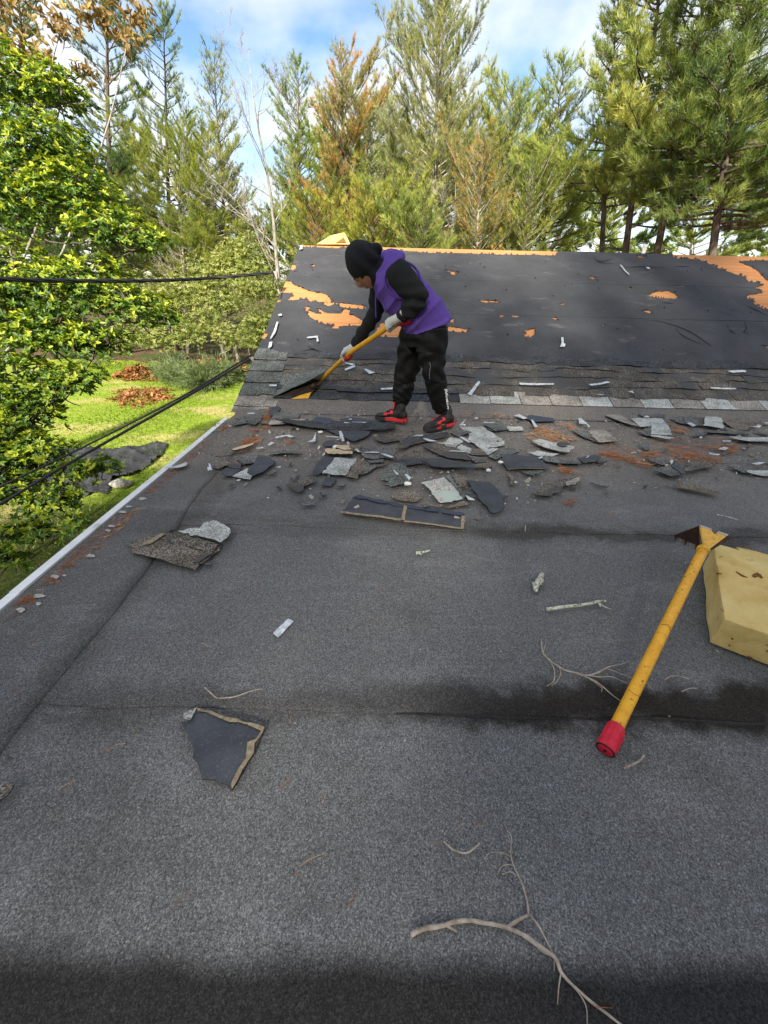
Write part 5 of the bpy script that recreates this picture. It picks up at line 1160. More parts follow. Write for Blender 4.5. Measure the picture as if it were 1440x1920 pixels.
needles([(px('D5', [(0, 500), (200, 540), (430, 600), (440, 640), (300, 620), (0, 540)]), 850, -14, .42), (px('D5', [(350, 540), (480, 450), (800, 440), (1180, 440), (1200, 500), (960, 600), (700, 600), (500, 560)]), 2300, -4, .42),
         (px('D5', [(590, 260), (760, 310), (760, 390), (640, 390)]), 420, -20, .75), (px('D4', [(350, 300), (520, 240), (800, 220), (960, 350), (780, 420), (420, 400)]), 1300, -8, .72),
         (px('D4', [(720, 680), (900, 720), (1000, 770), (920, 780), (720, 730)]), 240, -18, .55), (px('D1', [(560, 250), (680, 100), (700, 220), (680, 290), (500, 300)]), 420, 30, .35),
         (px('D1', [(400, 440), (480, 330), (620, 350), (580, 430), (480, 450)]), 380, 20, .4), (px('D1', [(330, 520), (450, 480), (440, 500), (340, 530)]), 60, 15, .5), (px('D1', [(830, 400), (950, 400), (900, 440)]), 60, 5, .6),
         (px('D4', [(770, 1020), (860, 1015), (850, 1060), (780, 1060)]), 60, 0, .3), (px('Z5', [(820, 80), (1440, 90), (1440, 150), (1000, 130), (600, 140)]), 900, -5, .78), (px('Z5', [(140, 110), (420, 100), (420, 150), (200, 150)]), 260, 0, .8),
         (px('Z5', [(640, 240), (1300, 230), (1300, 330), (900, 330)]), 700, -8, .55), (px('E6', [(300, 640), (330, 540), (370, 470), (400, 500), (330, 600), (300, 720)]), 160, 60, .35)], 0, 1)
needles([([(0, 1170), (170, 1020), (330, 878), (420, 800), (430, 806), (335, 890), (180, 1035), (10, 1185)], 900, 48, .25), ([(150, 1050), (260, 950), (270, 960), (180, 1050)], 160, 50, .8)], 0, 2, zmax=.008, dens=.3, w=.0011, ln=(.02, .055), cl=.25)
needles([([(640, 1000), (1440, 1000), (1440, 1260), (640, 1260)], 46, 0, .85), ([(100, 1400), (1440, 1400), (1440, 1900), (100, 1900)], 50, 20, .8), ([(0, 1180), (640, 1000), (640, 1400), (0, 1400)], 34, 60, .8), ([(380, 900), (1440, 880), (1440, 1000), (300, 1000)], 110, 0, .85)], 0, 3, zmax=.003, ln=(.02, .05), w=.00045, dens=.32, cl=-.2)

# ---- lichen spots by the metal edge
M_lichen = mat('lichen', (.52, .52, .44), .95, .1); n = NB(M_lichen); n.color(n.ramp(n.noise(n.obj, 70, 4, .7), [(.3, (.24, .245, .21)), (.7, (.48, .48, .42))]))
KIND['lichen'] = M_lichen
for i, (x, y, rx, ry) in enumerate(((173, 1048, 8, 3.5), (75, 1123, 12, 4), (76, 1139, 5, 3), (43, 1150, 8, 4), (107, 1087, 8, 3), (212, 992, 7, 2.5), (232, 965, 7, 2.5), (243, 955, 6, 2), (268, 940, 7, 2.5), (124, 1085, 4, 1.5), (205, 1000, 5, 2), (3, 1068, 5, 5))):
    if i == 11: continue
    a = np.arange(9) * .698; piece('P', [(x + rx * math.cos(t) * (1 + .3 * math.sin(3 * t + i)), y + ry * math.sin(t) * (1 + .25 * math.cos(2 * t + i))) for t in a], 'lichen', 'small round pale lichen patch beside the white metal edge', name='lichen_patch', cat='lichen', group='lichen by the metal edge', thick=.0010, jag=.003, z=.0162, edge=M_lichen, warp=.001)

# ---- twigs and branches
M_twig = bark_mat('twig', (.26, .20, .15), (.50, .42, .34), 40)
M_twigl = mat('lichened_twig', (.5, .5, .42), .95, .1); n = NB(M_twigl); n.color(n.ramp(n.noise(n.obj, 80, 4, .7), [(.38, (.14, .11, .08)), (.47, (.50, .50, .38)), (.7, (.84, .82, .70))])); n.bump(n.noise(n.obj, 120, 3), 1, .01)
def stick(name, label, cat, parts, m, view='P', h=.012, group=None, per=5):
    """parts: (points in the photo, radii)"""
    m_ = MB()
    for i, (pts, rad) in enumerate(parts):
        W = []
        for j, p in enumerate(zp(view, pts)): W.append(onz(*p, h + rad[min(j, len(rad) - 1)] * .9 + .004 + (.005 * abs(math.sin(j * 1.3 + i)) if j else 0)))
        Pm = smooth_path(W, per); Pm = Pm + (vnoise(Pm, 60, i, 2) * .0012)[:, None]
        m_.tube(Pm, lerp_r(rad, len(Pm)) * (1 + .12 * vnoise(Pm, 140, 5 + i, 2)), 7)
    return tag(m_.build(name, m, smooth=True), label, cat, group)
stick('fallen_branch', 'long forked bare branch lying near the camera at the bottom', 'branch', [
    ([(138, 684), (180, 665), (260, 652), (300, 640), (350, 636), (420, 644), (485, 660), (540, 685), (600, 728), (660, 772), (684, 828), (740, 885), (830, 962), (900, 1012), (960, 1040)], [0.00471, 0.00441, 0.00380, 0.00350, 0.00410, 0.00308, 0.00226, 0.00154]),
    ([(487, 662), (520, 640), (567, 616)], [0.00349, 0.00246]), ([(567, 618), (560, 560), (540, 495), (512, 438), (500, 390), (502, 330), (490, 310)], [0.00246, 0.00205, 0.00164, 0.00103, 0.00082]),
    ([(568, 616), (610, 670), (650, 740), (684, 828)], [0.00205, 0.00185, 0.00144]), ([(500, 400), (460, 385), (425, 388), (405, 410)], [0.00134, 0.00103, 0.00062]), ([(512, 436), (485, 432), (465, 442), (456, 460)], [0.00134, 0.00103, 0.00062]), ([(524, 472), (500, 458), (470, 466)], [0.00134, 0.00072]),
    ([(684, 828), (676, 880), (672, 942)], [0.00164, 0.00082]), ([(690, 835), (740, 890), (775, 950), (780, 1012)], [0.00154, 0.00082]), ([(262, 655), (285, 668), (305, 678)], [0.00308, 0.00154]), ([(600, 728), (640, 752), (665, 757)], [0.00359, 0.00226]), ([(660, 770), (658, 822)], [0.00144, 0.00072])], M_twig, 'B5', 0.00608)
stick('twig_spray', 'fine dry twig spray passing under the near yellow shovel handle', 'twig', [
    ([(215, 690), (225, 760), (262, 800), (330, 845), (400, 868), (470, 880), (530, 862), (580, 838), (650, 822), (695, 800)], [0.00204, 0.00238, 0.00272, 0.00289, 0.00255, 0.00170, 0.00119]),
    ([(262, 800), (285, 850), (285, 910), (245, 942)], [0.00187, 0.00153, 0.00119]), ([(310, 832), (320, 870), (300, 915), (270, 940)], [0.00170, 0.00119]), ([(400, 868), (480, 900), (540, 935), (600, 990), (645, 1022)], [0.00238, 0.00170, 0.00102]),
    ([(440, 880), (520, 890), (600, 895), (680, 930)], [0.00204, 0.00102]), ([(575, 848), (640, 870), (700, 895), (780, 920), (820, 965)], [0.00187, 0.00136, 0.00102]), ([(470, 898), (540, 945), (540, 970)], [0.00153, 0.00085]), ([(228, 755), (240, 705)], [0.00119, 0.00085])], M_twig, 'N6', 0.01360)
stick('twig', 'stubby lichen-covered twig with a forked right end in the open roof', 'twig', [([(245, 527), (330, 515), (420, 503), (490, 492), (525, 482), (563, 482)], [.0085, .0075, .0062, .0065, .006, .004]), ([(520, 488), (550, 508), (592, 524)], [.004, .0018]), ([(520, 486), (535, 512)], [.004, .002])], M_twigl, 'N6')
stick('lichen_knot', 'short knobbly white lichen-crusted bark knot', 'bark knot', [([(220, 335), (205, 370), (188, 398), (185, 430)], [.009, .015, .013, .007]), ([(205, 350), (220, 365), (212, 385)], [.008, .008]), ([(175, 380), (180, 410)], [.008, .006])], M_twigl, 'N6', .010)
stick('twig', 'small yellowish lichen twig left of the lichen knot, above the roof middle', 'twig', [([(780, 1037), (790, 1036), (806, 1032)], [.008, .006, .004]), ([(786, 1036), (790, 1040)], [.006, .005])], M_twigl)
stick('twig', 'curved bare twig below the red grip of the near shovel', 'twig', [([(1170, 1441), (1185, 1434), (1200, 1426), (1208, 1416)], [.0034, .003, .0026])], M_twig)
stick('twig', 'thin bent twig on the dark lap above the pale-cornered shingle', 'twig', [([(384, 1289), (400, 1304), (412, 1309), (440, 1306), (470, 1296), (493, 1292)], [.0016, .0018, .0018, .0015, .0010])], M_twig)
stick('twig', 'small curved twig left of the forked branch tip near the bottom', 'twig', [([(832, 1578), (848, 1592), (872, 1600), (888, 1592), (900, 1580)], [.0016, .0020, .0020, .0014])], M_twig)
stick('twig', 'thin grass stem right of the near shovel on the dark lap', 'twig', [([(1247, 1275), (1258, 1268), (1275, 1268), (1293, 1273)], [.0018, .0020, .0014])], M_twig)
stick('twig', 'short stem lying lower on the dark lap right of the shovel handle', 'twig', [([(1278, 1297), (1292, 1292), (1307, 1291)], [.0018, .0020, .0014])], M_twig)
stick('twig', 'pale green stem at the right above the shovel blade', 'twig', [([(1344, 965), (1360, 968), (1388, 975)], [.004, .003, .0015])], M_twigl)
stick('twig', 'short upright pale stem on the upper lap line', 'twig', [([(985, 985), (985, 997)], [.0028, .0025])], M_twig)
stick('twig', 'dark slender stick beside the split splinter at the left needles', 'twig', [([(404, 856), (420, 855), (440, 850), (470, 843)], [.003, .004, .004])], B_pine, h=.016)

# ---- crumpled clear film on the metal edge
film('T7', [(1325, 290), (1380, 272), (1440, 255), (1480, 235), (1500, 240), (1490, 270), (1420, 288)], 'crumpled clear film caught on the white metal edge', group=None, z=.03, lift=.02)

# each film strip is told apart by the scrap it lies beside
scr = [o for o in COL.objects if o.get('group') == SG]; used = set()
for o in [o for o in COL.objects if o.get('group') == FG]:
    q = sorted((( (s.location - o.location).length, i) for i, s in enumerate(scr) if i not in used))[0][1]; used.add(q)
    w_ = scr[q]['label'].replace(',', '').split()[:11]
    while w_[-1] in (',', 'the', 'a', 'of', 'to', 'at', 'in', 'on', 'with', 'from', 'under', 'right', 'left', 'its', 'below', 'above', 'and', 'between', 'over', 'behind', 'by', 'against', 'one', 'lower', 'upper'): w_.pop()
    o['label'] = 'white film strip beside the ' + ' '.join(w_).replace(' ,', ',')

# ================================================================== TOOLS, FOAM, CABLES, LAWN THINGS
M_yel = mat('yellow_fibreglass', (.78, .36, .012), .42, .4); n = NB(M_yel)
c = n.ramp(n.noise(n.obj, 30, 4, .6), [(.3, (.70, .30, .010)), (.7, (.84, .42, .018))])
scr = n.noise(n.mapping(n.obj, (1, 1, 1)), 75, 3, .75); c = n.mix(n.step(scr, .61, .68), c, (.08, .04, .012)); n.color(c)
M_yelm = mat('yellow_worn_metal', (.70, .34, .02), .5, .4); n = NB(M_yelm)
c = n.ramp(n.noise(n.obj, 60, 5, .75), [(.33, (.35, .15, .015)), (.45, (.68, .34, .02)), (.7, (.80, .46, .05))]); n.color(c); n.bump(n.noise(n.obj, 90, 3), .2, .003)
M_rust = mat('rusty_steel', (.06, .025, .012), .6, .4, .3); n = NB(M_rust); n.color(n.ramp(n.noise(n.obj, 22, 5, .7), [(.32, (.022, .012, .009)), (.55, (.075, .028, .012)), (.75, (.19, .075, .03))]))
M_red = mat('red_rubber', (.62, .012, .035), .55, .35); n = NB(M_red); n.color(n.ramp(n.noise(n.obj, 60, 4, .7), [(.3, (.48, .008, .024)), (.62, (.66, .014, .04)), (.8, (.70, .08, .09))]))
M_blk = mat('black_rubber', (.012, .012, .013), .6, .3)
M_bare = mat('worn_steel', (.42, .38, .33), .4, .5, .6)
def plate(m_, pts, t, mi=0):
    """thin plate from 3D outline, thickness along its own normal"""
    P = np.array(pts, float); nn = np.cross(P[1] - P[0], P[2] - P[0]); nn = nn / np.linalg.norm(nn) * t / 2; k = len(P)
    m_.add(np.vstack([P + nn, P - nn]), [list(range(k)), list(range(2 * k - 1, k - 1, -1))] + [(i, k + i, k + (i + 1) % k, (i + 1) % k) for i in range(k)], mi); return m_
# ---- near shovel: grip on the roof, blade propped on the foam block
gA = onz(1134, 1408, .030); gB = onz(1152, 1361, .040); hT = onz(1318, 1032, .205)
ax = unit(hT - gA); gB = gA + ax * np.dot(gB - gA, ax)
near = thing('tear_off_shovel', 'yellow tear-off shovel with a red grip, leaning its rusty blade on the foam block', 'shovel', (gA[0], gA[1], .012))
hp = np.array([gB - ax * .01, gB + ax * .01, (gB + hT) / 2 + [0, 0, -.004], hT])
MB().tube(smooth_path(hp, 6), .0182, 18).build('handle', M_yel, near, smooth=True)
gm = MB(); L_ = np.linalg.norm(gB - gA)
gm.tube([gA + ax * L_ * t for t in (0.02, .06, .14, .3, .55, .8, .93, 1.0)], [.0225, .0248, .0254, .0249, .0246, .0246, .0236, .0208], 20)
for k in range(7):   # moulded ribs along the grip
    a = k * .9; X = unit(np.cross(ax, [0, 0, 1])); Y = np.cross(ax, X); o = (X * math.cos(a) + Y * math.sin(a)) * .0242
    gm.tube([gA + ax * L_ * .25 + o, gA + ax * L_ * .8 + o], .0022, 5)
grip = gm.build('grip', M_red, near, smooth=True)
rg = MB(); X = unit(np.cross(ax, [0, 0, 1])); Y = np.cross(ax, X)
rg.tube([gA + ax * .0035 + (X * math.cos(a) + Y * math.sin(a)) * .0222 for a in np.linspace(0, 2 * math.pi, 25)], .0028, 6, cap=False); rg.build('grip_ring', M_blk, grip, smooth=True)
MB().tube([gA - ax * .0015, gA + ax * .006], .0042, 10).build('hang_hole', M_blk, grip)
b0 = onz(1312, 985, .255); b1 = onz(1365, 1003, .215); b2 = onz(1321, 1036, .205); ba = onz(1263, 1004, .045); bc = onz(1311, 1024, .135); bd = onz(1369, 1010, .185)
e1 = b0 + (b1 - b0) * .38; e2 = b0 + (b1 - b0) * .64; e3 = b0 + (b1 - b0) * .58 + (b2 - b0) * .17; e4 = b0 + (b1 - b0) * .42 + (b2 - b0) * .16
so = MB(); plate(so, [b0 + (b2 - b0) * .07, e1 + (b2 - b0) * .06, e4, e3, e2 + (b2 - b1) * .08, b1 + (b2 - b1) * .10, b2 + ax * .0], .006); socket = so.build('socket_plate', M_yelm, near)
em = MB(); plate(em, [b0, e1, e1 + (b2 - b0) * .055, b0 + (b2 - b0) * .065], .0075); plate(em, [e2, b1, b1 + (b2 - b1) * .09, e2 + (b2 - b1) * .07], .0075); em.build('worn_edge', M_bare, near)
bl = MB(); plate(bl, [b0 + np.array([-.003, 0, -.002]), ba, ba * .25 + bc * .75, bc], .004); plate(bl, [b1, bd, b2 + (b1 - b2) * .3 + [0, 0, -.02]], .004)
blade = bl.build('blade', M_rust, near)
for k in range(5):
    p = ba + (bc - ba) * (k + .35) / 5; q = ba + (bc - ba) * (k + .80) / 5; dn = np.array([-.006, -.010, -.018])
    plate(MB(), [p, q, (p + q) / 2 + dn], .003); tm = MB(); plate(tm, [p, q, (p + q) / 2 + dn], .003); tm.build('tooth', M_bare if k % 2 else M_rust, blade)
for t in (.13, .47):   # worn grooves round the near handle
    p = gB * (1 - t) + hT * t + np.array([0, 0, -.003 * math.sin(math.pi * t)]); a = np.linspace(.3, 3.0 + t, 14)
    MB().tube([p + ax * .004 * math.sin(3 * q + t * 9) + (X * math.cos(q + 3.6) + Y * math.sin(q + 3.6)) * .0185 for q in a], .0006, 5).build('groove', M_blk, near)
co = MB(); co.tube([hT - ax * .005, hT + ax * .012], .0225, 14); co.build('ferrule', M_yelm, near, smooth=True)
# ---- foam block
M_foam = mat('yellow_foam', (.56, .37, .12), .95, .1); n = NB(M_foam)
c = n.ramp(n.noise(n.obj, 7, 5, .65), [(.28, (.50, .32, .09)), (.5, (.64, .46, .17)), (.72, (.72, .55, .24))])
c = n.mix(n.math('MULTIPLY', n.step(n.noise(n.obj, 6.5, 4, .7), .66, .76), .6), c, (.25, .12, .03))
n.color(c); n.bump(n.noise(n.obj, 32, 5, .7), .5, .010)
M_gouge = mat('foam_gouge', (.20, .09, .03), .95, .1)
q0 = np.array([1.200, .985, .012]); uy = unit(np.array([.32, .495, 0])); ux = np.array([uy[1], -uy[0], 0]); dl = .595; wl = .66
FH = .122
def foam_block(name, label, o, ux, uy, wl, dl, h, seed, tilt=0):
    N1, N2, N3 = 60, 60, 14; m_ = MB()
    def P(a, b, c):
        # a,b,c in 0..1; rounded box with rough cut faces
        q = np.array([(a - .5) * wl, (b - .5) * dl, (c - .5) * h]); r = .006; hb = np.array([wl, dl, h]) / 2
        inn = np.clip(q, -hb + r, hb - r); d = q - inn; L_ = np.linalg.norm(d); q = inn + (d / L_ * r if L_ > 1e-9 else d)
        if b > .9 and a < .12: q[1] -= (b - .9) * .25; q[0] += (b - .9) * .2
        return q
    V = []; F = []; idx = {}
    face = [0]
    def vid(i, j, k):
        q = (face[0], i, j, k)
        if q not in idx: idx[q] = len(V); V.append(P(i / N1, j / N2, k / N3))
        return idx[q]
    for i in range(N1):
        for j in range(N2):
            face[0] = 0; F.append((vid(i, j, N3), vid(i + 1, j, N3), vid(i + 1, j + 1, N3), vid(i, j + 1, N3))); face[0] = 1; F.append((vid(i, j, 0), vid(i, j + 1, 0), vid(i + 1, j + 1, 0), vid(i + 1, j, 0)))
    for k in range(N3):
        for i in range(N1):
            face[0] = 2; F.append((vid(i, 0, k), vid(i + 1, 0, k), vid(i + 1, 0, k + 1), vid(i, 0, k + 1))); face[0] = 3; F.append((vid(i, N2, k), vid(i, N2, k + 1), vid(i + 1, N2, k + 1), vid(i + 1, N2, k)))
        for j in range(N2):
            face[0] = 4; F.append((vid(0, j, k), vid(0, j, k + 1), vid(0, j + 1, k + 1), vid(0, j + 1, k))); face[0] = 5; F.append((vid(N1, j, k), vid(N1, j + 1, k), vid(N1, j + 1, k + 1), vid(N1, j, k + 1)))
    V = np.array(V); V = V + .0025 * np.stack([vnoise(V, 22, seed + i, 3) for i in range(3)], -1) + .0016 * np.stack([vnoise(V, 75, seed + 5 + i, 3) for i in range(3)], -1); V[:, 2] += h / 2; V[:, 2] = np.where(V[:, 2] < .02, np.clip(V[:, 2], 0, 1) * .8, V[:, 2])
    return V, F
t_ = thing('foam_block', 'big cut block of yellow foam at the right frame edge, propping the near shovel', 'foam block', q0 + ux * wl / 2 + uy * dl / 2)
V, F = foam_block('foam', '', q0, ux, uy, wl, dl, FH, 3)
link_mesh('foam', np_mesh('foam', V @ np.array([ux, uy, [0, 0, 1]]), F, M_foam, smooth=True), t_)
for pts, r_ in (([(1380, 1072), (1392, 1080), (1402, 1083)], [.003, .006, .002]), ([(1412, 1082), (1420, 1078), (1428, 1085)], [.006, .011, .005]), ([(1400, 1020), (1404, 1022)], [.004, .004]), ([(1344, 1075), (1352, 1076)], [.004, .004]), ([(1348, 1046), (1355, 1043)], [.003, .002]), ([(1375, 1165), (1350, 1140)], [.001, .001])):
    W = [onz(*p, FH + .011) for p in pts]; m_ = MB(); m_.tube(smooth_path(W, 3), lerp_r(r_, (len(W) - 1) * 3 + 1), 6); m_.build('gouge', M_gouge, t_, smooth=True)
for (a, z, l, r_) in ((.13, .085, .05, .0035), (.14, .062, .035, .005), (.05, .030, .004, .004), (.11, .012, .012, .0045), (.045, .062, .006, .004)):
    p = q0 + ux * a + np.array([0, 0, z - .004]) - uy * .004; m_ = MB(); m_.tube([p, p + ux * l * .5 + [0, 0, -.003], p + ux * l], [r_ * .4, r_, r_ * .3], 6); m_.build('gouge', M_gouge, t_, smooth=True)
# foam wedge on the ridge
fw = [atY(592, 458, RIDGE_Y + .02), atY(655, 457, RIDGE_Y + .02), atY(646, 435, RIDGE_Y + .08), atY(620, 441, RIDGE_Y + .08)]
t_ = thing('foam_wedge', 'brown-yellow foam wedge lying on the left part of the ridge behind the person', 'foam wedge', (fw[0] + fw[1]) / 2)
w_ = MB(); bk = np.array([.02, .34, -.10])
F6 = [fw[0], fw[1] + [.02, 0, -.01], fw[2], fw[3]]; V = F6 + [p + bk for p in F6]
w_.add(V, [(0, 1, 2, 3), (7, 6, 5, 4), (0, 4, 5, 1), (1, 5, 6, 2), (2, 6, 7, 3), (3, 7, 4, 0)]); o = w_.build('foam', M_foam, t_)
bv = o.modifiers.new('b', 'BEVEL'); bv.width = .012; bv.segments = 2
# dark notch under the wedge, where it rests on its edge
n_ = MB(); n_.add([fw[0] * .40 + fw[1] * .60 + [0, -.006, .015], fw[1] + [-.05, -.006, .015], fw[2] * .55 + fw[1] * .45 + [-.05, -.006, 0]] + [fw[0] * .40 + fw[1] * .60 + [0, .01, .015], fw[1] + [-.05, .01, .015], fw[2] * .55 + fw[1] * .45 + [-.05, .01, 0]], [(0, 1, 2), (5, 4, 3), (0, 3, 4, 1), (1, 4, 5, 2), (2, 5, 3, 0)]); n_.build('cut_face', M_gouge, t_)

# ---- cables
M_cable = mat('black_cable', (.012, .012, .013), .5, .35)
def cable(name, label, pts, rad, strands=1, parent=None):
    P = smooth_path(pts, 14); o = []
    m_ = MB()
    if strands == 1: m_.tube(P, rad, 7)
    else:
        T_, A, B = frames(P); s = np.concatenate([[0], np.cumsum(np.linalg.norm(np.diff(P, axis=0), axis=1))])
        for k in range(strands):
            ph = s * 9 + k * 2 * math.pi / strands; m_.tube(P + (A * np.cos(ph)[:, None] + B * np.sin(ph)[:, None]) * rad * .9, rad, 6)
    return tag(m_.build(name, M_cable, smooth=True), label, 'cable')
RX = -1.56
at1 = atX(514, 511, RX); at2 = atX(470, 672, RX)
def rayd(px, py, d): return CAM + ray(px, py) * d
cable('service_cable', 'thick twisted black cable sagging from the upper rake to the left frame edge', [at1, rayd(400, 521, 5.3), rayd(300, 526, 4.6), rayd(150, 527, 3.9), rayd(0, 523, 3.3), rayd(-250, 505, 2.7)], .011, 3)
cable('service_cable', 'lower black cable from the rake hook, the nearer of the two crossing the lawn', [at2, rayd(360, 738, 3.5), rayd(240, 806, 3.2), rayd(120, 874, 3.0), rayd(0, 945, 2.8), rayd(-250, 1085, 2.5)], .011)
cable('service_cable', 'thinner black cable beside it, ending higher on the left frame edge', [at2 + [0, .03, .03], rayd(360, 733, 4.0), rayd(240, 796, 3.8), rayd(120, 856, 3.6), rayd(0, 912, 3.4), rayd(-250, 1030, 3.2)], .009)
for k, (p, lb) in enumerate(((at1, 'cable bracket high on the left rake'), (at2, 'cable hook low on the left rake holding two black cables'))):
    t_ = thing('cable_bracket', lb, 'bracket', p); dn = -S_T * .28 if k == 0 else -S_T * .10
    MB().tube(smooth_path([p + [-.015, 0, 0], p + [-.01, 0, .012], p + dn * .5 + [.015, 0, -.02], p + dn + [.03, 0, -.05]], 4), .009, 7).build('tail_wire', M_cable, t_, smooth=True)
    MB().box(p + [.018, 0, -.03], (.045, .05, .09)).build('mount', M_bare, t_)
    MB().sphere(p, .02, nu=10, nv=6).build('insulator', M_blk, t_, smooth=True)
# thin bare line from the cable tail along the rake
# ---- tarp on the lawn
M_tarp = mat('grey_tarp', (.05, .05, .055), .6, .3); n = NB(M_tarp); n.color(n.ramp(n.noise(n.obj, 3.5, 5, .65), [(.3, (.018, .018, .020)), (.55, (.042, .042, .046)), (.75, (.10, .098, .10))])); n.bump(n.noise(n.obj, 5, 4, .6), .7, .06)
tp = np.array([onz(*p, GZ + .06)[:2] for p in zp('T7', [(-120, 240), (60, 140), (230, 105), (480, 100), (900, 85), (1200, 40), (1335, 48), (1290, 130), (1180, 220), (1060, 300), (950, 325), (900, 320), (850, 450), (740, 440), (610, 468), (500, 470), (200, 430), (-100, 430)])])
def tz(P):
    w = P + .25 * np.stack([vnoise(P, 1.7, 21, 2), vnoise(P, 1.7, 22, 2)], -1)
    return GZ + .035 + .10 * (1 - np.abs(vnoise(w, 2.6, 5, 2))) ** 6 + .05 * (1 - np.abs(vnoise(w, 5.5, 9, 2))) ** 5 + .02 * vnoise(P, 9, 8, 2)
V, F, mi = slab(tp, tz, .004, .03, 77, cell=.075)
o0 = np.array([V[:, 0].mean(), V[:, 1].mean(), GZ]); me = np_mesh('tarp', V - o0, F, M_tarp, smooth=True)
bm = bmesh.new(); bm.from_mesh(me); bmesh.ops.recalc_face_normals(bm, faces=bm.faces); bm.to_mesh(me); bm.free()
tag(link_mesh('tarp', me, None, o0), 'dark grey tarp spread with folds on the lawn beside the house', 'tarp')
M_stone = gran('stone', (.15, .13, .11), (.36, .33, .28), (.55, .52, .46), 25)
p = onz(228, 907, GZ + .08); m_ = MB(); m_.sphere(p, (.24, .16, .10), fn=lambda d: 1 + .15 * math.sin(d[0] * 5) * math.cos(d[1] * 4 + 1)); tag(m_.build('stone', M_stone, smooth=True), 'pale flat stone peeking out under the near edge of the tarp', 'stone')
# ---- leaf piles, cut boughs, leaning log at the back of the lawn
L_red = leaf_mat('red_brown_leaf', (.12, .045, .02), (.32, .13, .05), (.48, .24, .11), .15, .8, .1)
def leaf_pile(label, px, py, rpx, hgt, n, seed):
    c = onz(px, py, GZ); g = np.random.default_rng(seed); s = np.dot(c - CAM, _F); r = rpx * s / CAMF
    t = np.sqrt(g.random(n)); a = g.uniform(0, 6.28, n); lob = 1 + .35 * np.sin(a * 2 + seed) + .2 * np.sin(a * 5 + seed * 2); P = np.stack([t * np.cos(a) * r * lob * 1.3, t * np.sin(a) * r * 1.0 * lob, hgt * (1 - t ** 2) * (1 + .3 * vnoise(np.stack([t * np.cos(a), t * np.sin(a)], -1), 5, seed, 2)) + .02], -1)
    D = unit(g.normal(size=(n, 3)) * [1, 1, .45]); N_ = unit(g.normal(size=(n, 3)) * .5 + [0, 0, 1]); l = g.uniform(.10, .2, n)
    t_ = thing('leaf_pile', label, 'leaf pile', c)
    tag(link_mesh('leaves', leaves_mesh('leaves', P, D, N_, l, l * .5, np.clip(g.normal(.5, .25, n), 0, 1), L_red), t_), kind='stuff')
leaf_pile('larger red-brown leaf pile behind the cut boughs near the ridge end', 398, 697, 34, .55, 1100, 1)
leaf_pile('smaller red-brown leaf pile beside the glossy shrub', 256, 712, 26, .5, 700, 2)
leaf_pile('flat red-brown leaf heap beside the roof corner at the lawn edge', 448, 700, 20, .45, 380, 3)
leaf_pile('low rusty leaf patch in front of the cut boughs on the lawn', 265, 745, 52, .12, 700, 4)
def bough(name, label, pts, needles_, seed):
    g = np.random.default_rng(seed); P = smooth_path([onz(*p, GZ + .1 + .25 * math.sin(i)) for i, p in enumerate(pts)], 8); t_ = thing(name, label, 'cut bough', P[0])
    MB().tube(P, lerp_r([.05, .02], len(P)), 7).build('stem', B_light, t_, smooth=True)
    tp_, td_ = [], []
    for q in P[4:]:
        for k in range(16):
            d = unit(g.normal(size=3) * [1, 1, .5] + [0, 0, .25]); l = g.uniform(.3, 1.1)
            for w in np.linspace(.2, 1, 6): tp_.append(q + d * l * w); td_.append(d)
    V, F, ti = blades(np.array(tp_), np.array(td_), .24, .016, 7, .45, np.full(len(tp_), .45) + g.normal(0, .12, len(tp_)), .04)
    V[:, 2] = np.maximum(V[:, 2], GZ + .02)
    link_mesh('needles', np_mesh('needles', V - np.array(t_.location), F, needles_, tint=ti), t_)
bough('cut_bough', 'pile of cut grey-green pine boughs at the back of the lawn, left part', [(420, 725), (380, 715), (340, 708), (300, 700)], N_blue, 5)
bough('cut_bough', 'pile of cut pine boughs at the back of the lawn, right part by the roof', [(360, 722), (390, 712), (410, 706), (430, 700)], N_blue, 6)
lg = thing('leaning_log', 'pale dead trunk leaning in the brush behind the lawn', 'log', onz(452, 690, GZ))
MB().tube(smooth_path([onz(452, 690, GZ), rayd(430, 615, 21.5), rayd(412, 560, 22.5)], 6), lerp_r([.12, .07], 13), 8).build('trunk', B_light, lg, smooth=True)

# ================================================================== PERSON
YC = 3.42                       # the body's middle plane; the near side is at smaller y
def k2(x, y, Y): return atY(620 + x / 4.8, 440 + y / 4.8, Y)
M_skin = mat('skin', (.36, .17, .10), .55, .35); n = NB(M_skin); n.color(n.ramp(n.noise(n.obj, 30, 3), [(.3, (.31, .135, .08)), (.7, (.42, .21, .13))])); n.b.inputs['Subsurface Weight'].default_value = .08; n.b.inputs['Subsurface Radius'].default_value = (.01, .004, .002)
def cloth(name, c1, c2, rough=.9, sc=200, spec=.15):
    m = mat(name, c1, rough, spec); n = NB(m); f = n.noise(n.obj, sc, 2, .6); b_ = n.noise(n.obj, 7, 3)
    n.color(n.mix(b_, n.ramp(f, [(.3, c1), (.7, c2)]), n.ramp(f, [(.3, tuple(x * .8 for x in c1)), (.7, tuple(x * .85 for x in c2))]))); n.bump(f, .10, .001); n.b.inputs['Sheen Weight'].default_value = 0; return m
M_vest = cloth('purple_fleece', (.115, .060, .31), (.175, .096, .43))
M_black = cloth('black_jersey', (.016, .016, .017), (.030, .029, .030)); M_pants = cloth('black_track_pants', (.0055, .005, .005), (.011, .010, .010), .62, 260, .2)
M_hood = cloth('black_hood', (.013, .013, .015), (.026, .026, .028))
M_glove = cloth('white_glove', (.62, .60, .55), (.76, .74, .70)); M_redg = mat('red_glove_coating', (.48, .02, .02), .6, .3)
